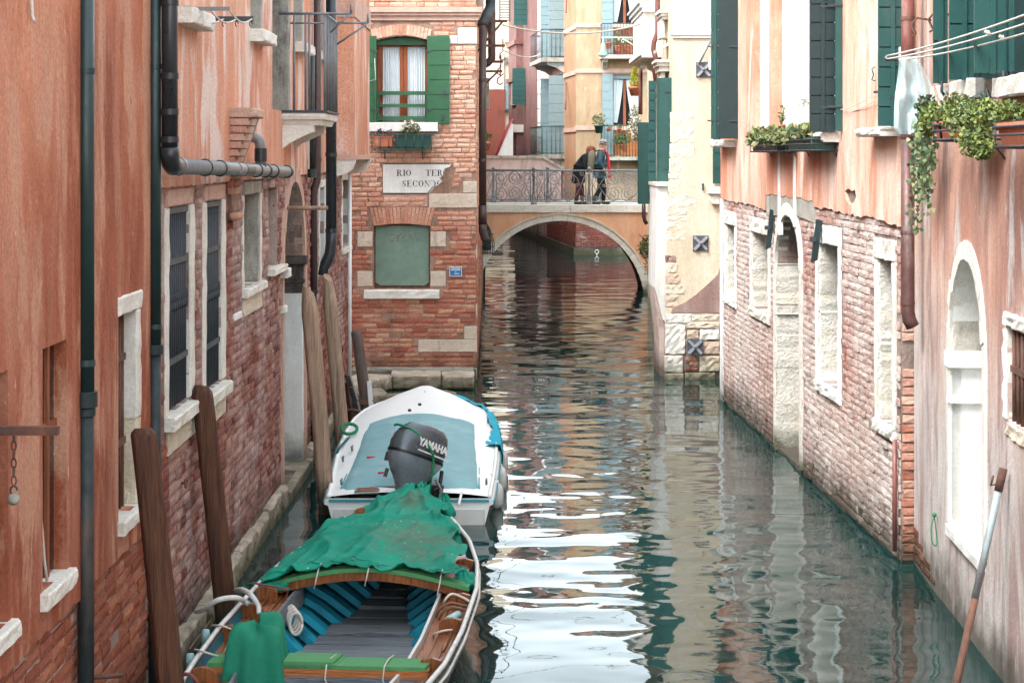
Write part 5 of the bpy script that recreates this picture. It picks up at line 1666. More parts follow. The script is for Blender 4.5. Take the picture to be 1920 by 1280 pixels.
def far_row():
    # pale pink house with white quoins
    t = thing('pale_pink_house', 'pale pink house with white quoins and two iron balconies', 'house', FQ.p(FQ.U(1035), 0))
    def r_(x0, y0, x1, y1):
        xm = (x0+x1)/2
        return FQ.U(x0), FQ.U(x1), FQ.Vh(xm, y1), FQ.Vh(xm, y0)
    u0, u1 = FQ.U(1010), FQ.U(1058)
    HT = 11.6
    m = MB(); m.sheet(FQ, rect(u0, u1, 1.8, HT), [], 0); m.build('front_wall', M['stucco_pale_pink'], t)
    shell(FQ, u0, u1, 1.8, HT, 5, M['stucco_pale_pink'], t)
    for k in range(14):
        v = 2.6+k*.62
        w = .75 if k % 2 else 1.25
        m = MB(); m.fbox(FQ, u0, u0+w, v, v+.58, -.01, .05); m.build('quoin_stone', M['white_wall'], t)
    for y0, y1, by in ((-30, 128, 128), (140, 300, 300)):
        a = r_(1042, y0, 1056, y1)
        m = MB(); m.fbox(FQ, a[0], a[1], a[2], a[3], -.1, .02); d = m.build('balcony_door', M['glass_light'], t)
        # open shutter leaves stand out from the wall
        for px, w in ((1041, .62), (1057.5, .62)):
            fs_ = Frame(FQ.p(FQ.U(px), 0).xy, (FQ.p(FQ.U(px), 0)+FQ.n*1.0+FQ.u*.35).xy)
            fs_ = Frame((FQ.p(FQ.U(px), 0)+FQ.n*.9).xy, FQ.p(FQ.U(px), 0).xy)
            plank_shutter(fs_, (.3, .9, a[2]+.02, a[3]-.1), M['shutter_blue'], d, 9, (-.03, .03))
        z = FQ.Vh(1035, by-10)
        iron_balcony(FQ, FQ.U(1034), FQ.U(1058), z, .85, 1.1, t, 'stone_grey', 'plastic_green' if y0 > 0 else 'iron', 12, True, 4, .16)
    # mauve house
    t = thing('mauve_house', 'tall mauve plaster house with dark shutters far up the canal', 'house', FQ.p(FQ.U(985), 0))
    u0, u1 = FQ.U(966), FQ.U(1010)-.02
    m = MB(); m.sheet(FQ, rect(u0, u1, 1.85, 13), [], .02); m.build('front_wall', M['stucco_mauve'], t)
    m = MB(); m.sheet(FQ, rect(u0-6, u1, -1, 1.86), [], .03); m.build('footing_wall', M['mortar_left'], t)
    shell(FQ, u0, u1, 1.85, 13, 5, M['stucco_mauve'], t)
    c0, c1 = FQ.U(967), FQ.U(982)
    m = MB(); m.fbox(FQ, c0, c1, 3.2, 13, 0, .35); ch = m.build('chimney_breast', M['stucco_mauve'], t)
    for y in (83, 150):
        m = MB(); v = FQ.Vh(975, y); m.fbox(FQ, c0-.1, c1+.1, v-.1, v+.1, 0, .45); m.build('belt_moulding', M['pipe_red'], ch)
    v = FQ.Vh(975, 235); m = MB(); m.fbox(FQ, c0-.05, c1+.1, v-.35, v, .0, .5); m.build('corbel', M['stone_white'], ch)
    a = r_(975, 160, 981, 190); m = MB(); m.fbox(FQ, a[0], a[1], a[2], a[3], .35, .37); w = m.build('window', M['glass_dark'], ch)
    m = MB(); m.fbox(FQ, a[0]-.15, a[0], a[2]-.1, a[3]+.1, .35, .40); m.build('jamb', M['stone_grey'], w)
    m = MB(); m.fbox(FQ, a[0]-.15, a[1]+.1, a[2]-.2, a[2], .35, .44); m.build('sill', M['stone_grey'], w)
    for y0, y1, px in ((128, 197, 987), (-30, 48, 990)):
        pt = FQ.p(FQ.U(px), 0)
        fs_ = Frame((pt+FQ.n*.75).xy, pt.xy)
        plank_shutter(fs_, (0.1, .7, HCAM-(y1-HYP)*pt.y/FPX, HCAM-(y0-HYP)*pt.y/FPX), M['shutter_dark'], t, 8, (-.03, .03))
    # cream house at the left end of the view
    YC = 97.0
    fc = Frame((-3.0, YC), (7, YC))
    t = thing('cream_house', 'distant cream house with tall shutters at the end of the canal', 'house', (-.6, YC, 0))
    def q_(x0, y0, x1, y1):
        a, b = fc.uv(x0, y1), fc.uv(x1, y0); return a[0], b[0], a[1], b[1]
    a = q_(900, -40, 972, 300)
    m = MB(); m.sheet(fc, rect(a[0]-3, a[1]+4, 2.0, a[3]), [], 0); m.build('front_wall', M['stucco_cream'], t)
    m = MB(); m.fbox(fc, a[0]-6, a[1]+5, -1, 2.0, -1, .1); m.build('footing_wall', M['stone_dark'], t)
    shell(fc, a[0]-3, a[1]+4, -1, a[3], 5, M['stucco_cream'], t)
    w = q_(947, 148, 960, 205); m = MB(); m.fbox(fc, w[0], w[1], w[2], w[3], .0, .04); wo = m.build('window', M['glass_light'], t)
    plank_shutter(fc, q_(947, 148, 953, 205), M['shutter_blue'], wo, 7); plank_shutter(fc, q_(955, 148, 960, 205), M['shutter_blue'], wo, 7)
    w = q_(946, 206, 962, 209); m = MB(); m.fbox(fc, w[0], w[1], w[2], w[3], .0, .25); m.build('sill', M['iron'], wo)
    w = q_(945, 70, 968, 80); m = MB(); m.fbox(fc, w[0], w[1], w[2], w[3], 0, .3); m.build('cornice', M['stone_white'], t)
    for k in range(7):
        x = 946+k*3.2; w = q_(x, 108-k*1.5, x+1.8, 120-k*1.5); m = MB(); m.fbox(fc, w[0], w[1], w[2], w[3], 0, .25); m.build('dentil', M['stone_grey'], t)
    w = q_(928, 100, 945, 168); m = MB(); m.fbox(fc, w[0], w[1], w[2], w[3], 0, .1); m.build('plaster_panel', M['stucco_pale_pink'], t)
    w = q_(928, 168, 947, 300); m = MB(); m.fbox(fc, w[0]-2, w[1], w[2], w[3], 0, .12); m.build('brick_panel', M['brick_far'], t)
    # louvred shutter leaf, high up
    YL = 60.0
    fl = Frame((0, YL), (10, YL))
    a0_, b0_ = fl.uv(936, 41), fl.uv(957, -8)
    t = thing('louvred_shutter', 'dark louvred shutter leaf held open high above the far canal', 'shutter', fl.p(a0_[0], a0_[1]))
    for uu in (a0_[0], b0_[0]-.04):
        m = MB(); m.fbox(fl, uu, uu+.04, a0_[1], b0_[1], 0, .05); m.build('stile', M['iron'], t)
    k = 0
    z = a0_[1]+.02
    while z < b0_[1]:
        m = MB(); m.hexa([fl.p(a0_[0]+.04, z, .05), fl.p(b0_[0]-.04, z, .05), fl.p(b0_[0]-.04, z+.02, 0), fl.p(a0_[0]+.04, z+.02, 0), fl.p(a0_[0]+.04, z+.015, .05), fl.p(b0_[0]-.04, z+.015, .05), fl.p(b0_[0]-.04, z+.035, 0), fl.p(a0_[0]+.04, z+.035, 0)])
        m.build('slat', M['iron'], t); z += .085
    m = MB(); m.box((a0_[0]-.4, YL+.1, a0_[1]-.2), (a0_[0]-.02, YL+.5, b0_[1]+1)); m.build('wall_post', M['stucco_cream'], t)
    # white stair wall with red handrail, left behind the bridge
    YS = 58.0
    fs2 = Frame((0, YS), (10, YS))
    pts = fs2.poly([(905, 330), (905, 300), (928, 300), (955, 232), (962, 232), (962, 330)])
    m = MB(); m.prism(fs2, pts, -.3, 0); o = m.build('stair_wall', M['white_wall']); tag(o, 'white stair wall with a sloping top behind the bridge', 'wall')
    p0, p1 = fs2.uv(928, 296), fs2.uv(960, 222)
    m = MB(); m.tube([fs2.p(p0[0], p0[1], .05), fs2.p(p1[0], p1[1], .05)], .045, 8); o = m.build('handrail', plain('red_rail_paint', S(150, 50, 52), .5)); tag(o, 'sloping red handrail on the white stair wall', 'handrail')
    # parapet of the street behind the bridge
    YP = 55.5
    fp = Frame((0, YP), (10, YP))
    pts = fp.poly([(890, 420), (890, 296), (1018, 296), (1052, 316), (1052, 420)])
    m = MB(); m.prism(fp, pts, -.3, 0); o = m.build('parapet_wall', stucco('stained_pink_plaster', [S(196, 168, 160), S(206, 182, 174), S(214, 194, 188)], S(150, 124, 118), None, seed=21, damp=False)); tag(o, 'stained pink parapet wall behind the bridge railing', 'wall')
    cp = [((890, 292), (1018, 292), (1018, 297), (890, 297)), ((1018, 292), (1054, 313), (1054, 318), (1018, 297))]
    for c_ in cp:
        m = MB(); m.prism(fp, fp.poly(list(c_)), -.36, .06); m.build('coping_stone', M['stone_grey'], o)
    m = MB(); m.box((-2.2, YP-2, 2.0), (3.5, YP+1.2, 2.32)); st = m.build('street', M['stone_grey']); tag(st, 'paved lane behind the bridge', 'street', kind='structure')
far_row()

def shading_far_house():  # hidden house, added to block light and darken the far canal
    fr = Frame((-.95, 53.5), (-1.75, 94.0))
    t = thing('shade_house', 'unseen rose plaster house added to shade the far reach', 'house', fr.p(10, 0))
    m = MB(); m.sheet(fr, rect(0, fr.len, 2.0, 7.6), [], 0); m.build('front_wall', M['stucco_pink'], t)
    m = MB(); m.sheet(fr, rect(0, fr.len, -1, 2.0), [], 0); m.build('footing_wall', M['brick_far'], t)
    shell(fr, 0, fr.len, -1, 7.6, 5, M['stucco_pink'], t)
    for k in range(5):
        u = 4+k*7.5
        m = MB(); m.fbox(fr, u, u+1.0, 5.6, 7.4, -.02, .012); w = m.build('window', M['glass_dark'], t)
        plank_shutter(fr, (u-.55, u-.02, 5.6, 7.4), M['shutter_dark'], w, 8); plank_shutter(fr, (u+1.02, u+1.55, 5.6, 7.4), M['shutter_dark'], w, 8)
shading_far_house()

# street lamp on a scrolled arm, held by the white house on the right
def lamp():
    Y = 46.0
    X = lambda px: (px-CXP)*Y/FPX
    zz = lambda py: HCAM-(py-HYP)*Y/FPX
    mt = plain('turquoise_lamp_paint', S(148, 190, 186), .5)
    mc = plain('pale_green_arm_paint', S(206, 222, 210), .5)
    t = thing('street_lamp', 'turquoise bell street lamp on a scrolled pale arm', 'street lamp', (X(1131), Y, zz(105)))
    m = MB(); m.lathe((X(1131), Y, zz(105)), [(.12, 0), (.125, .02), (.07, .12), (.058, .15), (.058, .28), (.03, .32), (.02, .42), (0, .45)], 14); m.build('lamp_bell', mt, t)
    m = MB(); m.lathe((X(1131), Y, zz(105)-.05), [(.05, 0), (.11, .05), (.12, .06)], 12); m.build('lamp_glass', M['white_paint'], t)
    m = MB(); m.tube([(X(1128), Y, zz(71)), (X(1200), Y, zz(71))], .018, 6); m.build('arm', mc, t)
    m = MB(); m.tube([(X(1168), Y, zz(73)), (X(1200), Y, zz(93))], .014, 6); m.build('brace', mc, t)
    for cx, cy, r in ((1168, 78, .06), (1176, 75, .05), (1184, 74, .045), (1160, 75, .03)):
        m = MB(); m.tube([(X(cx)+r*(1-.08*i)*math.cos(i*.7), Y, zz(cy)+r*(1-.08*i)*math.sin(i*.7)) for i in range(11)], .010, 5); m.build('scroll', mc, t)
lamp()

# washing lines across the canal
def line(name, label, a, b, sag, r, mat, n=16):
    a, b = Vector(a), Vector(b)
    m = MB(); m.tube([a.lerp(b, k/n) - Z*sag*4*(k/n)*(1-k/n) for k in range(n+1)], r, 5)
    o = m.build(name, mat); tag(o, label, 'line'); return o
line('washing_line', 'thick white washing line sagging high across the canal', at(942, 47, 31.6), at(1200, 46, 36), .16, .016, M['rope_white'])
line('washing_line', 'thin white line strung below the thick washing line', at(946, 96, 33), at(1012, 102, 60), .1, .012, M['rope_white'])
# ================================================================== RIGHT BANK: cream house
YC0 = 30.8
FC = Frame((0, YC0), (10, YC0))
FSD = Frame((3.63, 50.0), (2.66, YC0))           # its canal side
M['iron_slate'] = plain('slate_iron_paint', S(84, 88, 96), .6, .1)
M['iron_pale'] = plain('worn_pale_iron', S(150, 154, 158), .6, .1)
def cross_plate(name, label, cx, cy, s, Y, parent=None):
    fr = Frame((0, Y), (10, Y))
    u, v = fr.uv(cx, cy); r = s*Y/FPX/2
    t = thing(name, label, 'tie plate', fr.p(u, v-r), 'iron tie plates on the cream wall')
    m = MB(); m.fbox(fr, u-r, u+r, v-r, v+r, .0, .02); m.build('plate', M['iron_slate'], t)
    for sg in (-1, 1):
        a, b = Vector((u-r*.85, v-sg*r*.85)), Vector((u+r*.85, v+sg*r*.85))
        dr = (b-a).normalized(); n = Vector((-dr.y, dr.x))*.022
        q = [a+n, a-n, b-n, b+n]
        m = MB(); m.prism(fr, [(p.x, p.y) for p in q], .019, .05 + .004*sg); m.build('cross_arm', M['iron_pale'], t)
    m = MB(); m.lathe(fr.p(u, v, .04), [(.025, 0), (.025, .03), (.012, .04)], 8, axis=(0, -1, 0)); m.build('boss', M['iron_grey'], t)
    return t

M['stone_cream2'] = stonemat('cream_quoin_stone', [S(226, 216, 196), S(236, 228, 212), S(222, 210, 188)], S(206, 186, 158), .6, alg=False, bump=.7)
M['stone_rosy'] = stonemat('rosy_cream_stone', [S(208, 180, 158), S(218, 196, 176), S(212, 186, 164)], S(180, 150, 130), .6, bump=.8)
def cream_house():
    rnd = random.Random(17)
    t = thing('cream_house', 'cream plaster house with rough quoins and iron tie plates', 'house', FC.p(3.1, 0))
    def r_(x0, y0, x1, y1):
        a, b = FC.uv(x0, y1), FC.uv(x1, y0); return a[0], b[0], a[1], b[1]
    face = FC.poly([(1262, -190), (1262, 215), (1256, 330), (1250, 480), (1247, 612), (1500, 612), (1500, -190)])
    m = MB(); m.sheet(FC, face, [], 0); m.build('front_wall', M['stucco_cream'], t)
    lo = FC.poly([(1247, 613), (1245, 980), (1500, 980), (1500, 613)])
    m = MB(); m.sheet(FC, lo, [], -.02); m.build('lower_wall', M['mortar_right'], t)
    m = MB(); m.sheet(FSD, rect(0, FSD.len, -1.5, 8), [], 0); m.build('side_wall', M['stucco_cream'], t)
    shell(FC, FC.U(1262)+.08, 9.0, -1.5, 8.0, 1.2, M['stucco_cream'], t)
    shell(FSD, 0, FSD.len-1.0, -1.5, 8.0, 5, M['stucco_cream'], t)
    # belt moulding
    for y0, y1, d in ((60, 66, .06), (66, 72, .035)):
        a = r_(1262, y0, 1500, y1); m = MB(); m.fbox(FC, a[0]-d, a[1], a[2]+.001, a[3]-.001, -.01, d); m.build('belt_moulding', M['white_wall'], t)
    # exposed quoin stones
    for x0, y0, x1, y1 in ((1258, 210, 1302, 268), (1257, 269, 1302, 296), (1256, 297, 1277, 324), (1255, 325, 1277, 336), (1255, 337, 1276, 362), (1254, 364, 1306, 390), (1253, 391, 1288, 404), (1253, 405, 1287, 415), (1251, 416, 1287, 432), (1250, 433, 1286, 451)):
        a = r_(x0, y0, x1, y1)
        stone_part('quoin_stone', FC, a[0]-.01, a[1], a[2]+.004, a[3]-.004, -.05, .002, M['stone_cream2'], t, jit=.007, ch=.008)
    for x0, y0, x1, y1, mt in ((1249, 478, 1268, 492, 'brown_render'), (1249, 493, 1271, 512, 'stone_cream'), (1249, 513, 1277, 533, 'stone_rosy'), (1248, 534, 1285, 552, 'stone_cream'), (1248, 553, 1272, 576, 'stone_rosy')):
        a = r_(x0, y0, x1, y1)
        stone_part('bare_stone', FC, a[0]-.01, a[1], a[2]+.004, a[3]-.004, -.05, .006, M[mt], t, jit=.010, ch=.012)
    q = FC.poly([(1258, 586), (1262, 577), (1285, 566), (1305, 552), (1330, 530), (1346, 515), (1350, 500), (1352, 586)])
    m = MB(); m.prism(FC, q, -.02, .012); m.build('render_patch', M['brown_render'], t)
    # big rough base stones
    for x0, y0, x1, y1, mt in ((1247, 588, 1297, 606, 'stone_white'), (1247, 608, 1285, 664, 'stone_white'), (1246, 666, 1281, 698, 'stone_white'), (1298, 590, 1349, 602, 'stone_cream'), (1287, 604, 1349, 616, 'stone_cream'), (1288, 618, 1310, 635, 'stone_rosy'), (1312, 617, 1349, 637, 'stone_white'),
                               (1319, 640, 1349, 664, 'stone_rosy'), (1311, 667, 1349, 697, 'stone_cream'), (1287, 635, 1318, 640, 'stone_cream'), (1245, 699, 1282, 735, 'stone_quay'), (1284, 698, 1342, 735, 'stone_quay')):
        a = r_(x0, y0, x1, y1)
        stone_part('base_stone', FC, a[0]+.004, a[1]-.004, a[2]+.004, a[3]-.004, -.06, .008+rnd.uniform(0, .010), M[mt], t, jit=.012, ch=.014)
    a = r_(1284, 667, 1309, 696)
    lay_bricks(FC, a[0], a[1], a[2], a[3], lambda u, v: False, t, M['brick_front'], 20, L=.2, course=.08, depth=.02, seed=9)
    # window at the right with shutter and sill
    plank_shutter(FC, r_(1336, 258, 1352, 345), M['shutter_dark'], t, 3, (.02, .06))
    a = r_(1327, 350, 1352, 363); m = MB(); m.fbox(FC, a[0], a[1], a[2], a[3], 0, .14); si = m.build('sill', M['stone_white'], t)
    a = r_(1330, 364, 1348, 382); m = MB(); m.prism(FC, [(a[0], a[3]), (a[0], a[2]+.06), (a[0]+.03, a[2]), (a[1], a[2]), (a[1], a[3])], 0, .10); m.build('bracket', M['stone_white'], si)
    a = r_(1328, 110, 1340, 132); m = MB(); m.fbox(FC, a[0], a[1], a[2], a[3], 0, .12); m.build('bracket', M['stone_white'], t)
    # white flared pilaster on the corner
    f1 = Frame((0, 31.1), (10, 31.1))
    q = f1.poly([(1231, 346), (1252, 346), (1252, 375), (1250, 600), (1243, 600), (1228, 540), (1232, 375)])
    m = MB(); m.prism(f1, q, -1.6, 0); m.build('corner_pilaster', M['white_wall'], t)
    q = f1.poly([(1229, 342), (1256, 342), (1256, 349), (1229, 349)])
    m = MB(); m.prism(f1, q, -1.6, .06); m.build('pilaster_cap', M['stone_white'], t)
    f2 = Frame((0, 31.25), (10, 31.25))
    q = f2.poly([(1226, 540), (1243, 601), (1246, 601), (1246, 800), (1237, 800), (1236, 640)])
    m = MB(); m.prism(f2, q, -1.2, 0); m.build('plinth', M['brick_right'], t)
    # stone trim of the canal side: pediments, consoles, a balcony
    def blk(px0, px1, py0, py1, Y, dy, mt='white_wall', nm='moulding'):
        x0, x1 = (px0-CXP)*Y/FPX, (px1-CXP)*Y/FPX
        z0, z1 = HCAM-(py1-HYP)*Y/FPX, HCAM-(py0-HYP)*Y/FPX
        m = MB(); m.box((x0, Y, z0), (x1, Y+dy, z1)); return m.build(nm, M[mt], t)
    b = blk(1206, 1250, 22, 96, 39.0, 3.2, nm='balcony_parapet')
    for px, y0, y1, e in ((1204, 14, 22, 0), (1200, 6, 14, 0), (1196, 2, 6, 0)):
        blk(px, 1250, y0, y1, 38.9-e, 3.6, nm='cornice')
    for i, (x, y0, y1) in enumerate(((1200, 96, 104), (1203, 104, 108))):
        blk(x, 1252, y0, y1, 37.35, 3.5, 'stone_white', 'balcony_moulding')
    for k in range(4):                         # scrolled consoles
        Y = 38.9+k*.8
        f3 = Frame((0, Y), (10, Y))
        q = f3.poly([(1203, 108), (1240, 108), (1240, 150), (1226, 146), (1224, 134), (1215, 130), (1212, 120), (1204, 118)])
        m = MB(); m.prism(f3, q, -.22, 0); m.build('console', M['stone_white'], t)
    for px0, px1, y0, y1, Y in ((1236, 1264, 18, 24, 33.2), (1239, 1264, 24, 30, 33.25), (1242, 1262, 30, 36, 33.3), (1240, 1246, 36, 70, 33.5), (1256, 1262, 36, 70, 33.5),
                                (1229, 1262, 112, 117, 32.6), (1232, 1262, 117, 124, 32.65), (1236, 1262, 124, 134, 32.7), (1240, 1246, 134, 146, 32.8), (1254, 1262, 134, 146, 32.8)):
        blk(px0, px1, y0, y1, Y, .9, 'stone_white', 'window_moulding')
    f4 = Frame((0, 33.0), (10, 33.0))
    q = f4.poly([(1231, 92), (1262, 74), (1264, 79), (1232, 98)])
    m = MB(); m.prism(f4, q, -.8, 0); m.build('window_moulding', M['stone_white'], t)
    blk(1246, 1256, 40, 72, 33.6, .5, 'stone_cream', 'window')
    # shutters on the canal side, opened out over the water
    for x0, x1, y0, y1, Y, nb, mt, nm in ((1231, 1261, 146, 341, 31.6, 1, 'shutter_dark', 'a'), (1216, 1230, 151, 341, 31.9, 10, 'shutter_dark', 'b'), (1198, 1229, 229, 383, 33.6, 1, 'shutter_dark', 'c'), (1195.5, 1199, 230, 383, 34.0, 8, 'shutter_dark', 'd')):
        f5 = Frame((0, Y), (10, Y))
        a0, a1 = f5.uv(x0, y1), f5.uv(x1, y0)
        sh = plank_shutter(f5, (a0[0], a1[0], a0[1], a1[1]), M[mt], t, nb, (-.03, .02))
        if nb == 1:
            for f in (.12, .86):
                zz = a0[1]+(a1[1]-a0[1])*f; m = MB(); m.fbox(f5, a1[0]-.14, a1[0]-.01, zz, zz+.025, .02, .032); m.build('hinge', M['iron'], sh)
            m = MB(); m.fbox(f5, a0[0], a0[0]+.03, a0[1], a1[1], .02, .03); m.build('stile', M[mt], sh)
            m = MB(); m.fbox(f5, a1[0]-.045, a1[0], a0[1], a1[1], .02, .03); m.build('stile', M[mt], sh)
    return t
cream_house()
cross_plate('tie_plate', 'iron cross tie plate high on the cream wall', 1319, 131, 28, YC0)
cross_plate('tie_plate', 'iron cross tie plate in the middle of the cream wall', 1313.5, 456, 29, YC0)
cross_plate('tie_plate', 'iron cross tie plate low among the base stones', 1303, 650, 29, YC0-.045)
m = MB(); m.tube([at(1333, 76, YC0-.06), at(1310, 121, YC0-.06)], .018, 6); o = m.build('tie_rod', M['iron_grey']); tag(o, 'slanting grey tie rod above the highest tie plate', 'rod')
m = MB(); m.tube([at(1318, 347, YC0-.03), at(1318, 357, YC0-.03)], .015, 6); m.ball(at(1318, 346, YC0-.04), .022, 6, 4); o = m.build('wall_hook', M['iron']); tag(o, 'small dark iron hook on the cream wall', 'hook')
pipe('drainpipe', 'pinkish drainpipe with an S bend on the white carved facade',
     [('pipe_tube', [at(1233, -150, 36), at(1233, 20, 36), at(1233, 62, 36), at(1226, 80, 36), at(1225, 92, 36), at(1229, 108, 36), at(1230, 155, 36)], .05, 'pipe_red')])
pipe('drainpipe', 'dark brown drainpipe below the big open shutters',
     [('pipe_tube', [at(1233, 335, 32.6), at(1233, 430, 32.6), at(1234, 440, 32.6), at(1238, 447, 32.6)], .045, 'pipe_brown'), ('collar', collar(at(1233, 422, 32.6), .05, .03), .05, 'pipe_brown')])
pipe('drainpipe', 'short brown drainpipe beside the right end of the bridge',
     [('pipe_tube', [at(1207, 375, 36.5), at(1207, 405, 36.5), at(1209, 414, 36.5), at(1213, 420, 36.5)], .038, 'pipe_brown')])
pipe('drainpipe', 'thin grey pipe next to the yellow conifer', [('pipe_tube', [at(1201, 130, 41), at(1201, 215, 41)], .045, 'pipe_red')])

def cream_plants():
    Y = 42.0
    c = at(1190, 180, Y)
    t = thing('potted_conifer', 'small yellow conifer in a hanging terracotta pot', 'potted plant', c)
    m = MB(); m.lathe(c, [(.09, 0), (.13, .15), (.15, .16), (.15, .21), (.12, .21)], 14); m.build('pot', M['terracotta'], t)
    m = MB(); m.tube([c+Z*.2, c+Z*.5], .015, 5); m.build('stem', M['pile_dark'], t)
    rnd = random.Random(3)
    m = MB()
    for k in range(520):
        f = rnd.random()**1.3
        r = .125*(1-f)*(.5+.5*min(1, f*8))+.01
        a = rnd.uniform(0, 6.28); rr = r*math.sqrt(rnd.uniform(.3, 1))
        p = c + Vector((math.cos(a)*rr, math.sin(a)*rr, .20+f*.46))
        d = Vector((math.cos(a)*.5, math.sin(a)*.5, 1)).normalized(); s = d.cross(Vector((rnd.uniform(-1, 1), rnd.uniform(-1, 1), .1))).normalized()
        m.add([p-s*.012, p+s*.012, p+d*.06], [(0, 1, 2)])
    m.build('foliage', M['conifer'], t)
    # white flowering climber below it
    c = at(1190, 232, Y+1)
    t = thing('white_climber', 'white flowering climber hanging beside the open shutter', 'plant', c-Z*.5)
    m = MB()
    for k in range(7):
        r_ = random.Random(k); m.tube([c+Z*.45, c+Vector((r_.uniform(-.1, .1), 0, .1)), c+Vector((r_.uniform(-.14, .14), 0, -.4))], .006, 4)
    m.build('stem', M['leaf_olive'], t)
    leaves('foliage', c, (.13, .1, .45), 160, M['leaf_olive'], t, .055, 31)
    leaves('blossom', c, (.15, .12, .46), 260, M['flower_white'], t, .045, 32)
    # shrub growing at the right foot of the bridge
    c = at(1213, 462, 44)
    t = thing('wall_shrub', 'olive shrub growing from the wall at the foot of the bridge', 'shrub', c-Z*.3)
    m = MB()
    for k in range(9):
        r_ = random.Random(k+20); m.tube([c+Vector((.1, .1, -.25)), c+Vector((r_.uniform(-.1, .1), 0, 0)), c+Vector((r_.uniform(-.25, .2), r_.uniform(-.1, .1), r_.uniform(-.3, .28)))], .007, 4)
    m.build('stem', M['pile_dark'], t)
    leaves('foliage', c, (.19, .18, .30), 420, M['leaf_olive'], t, .05, 33, droop=.4)
    leaves('new_leaves', c+Vector((-.03, 0, -.05)), (.16, .16, .26), 160, M['leaf_dark'], t, .05, 34)
    leaves('trailing_leaves', c+Vector((.03, 0, -.42)), (.10, .1, .3), 120, M['leaf_olive'], t, .045, 35)
cream_plants()

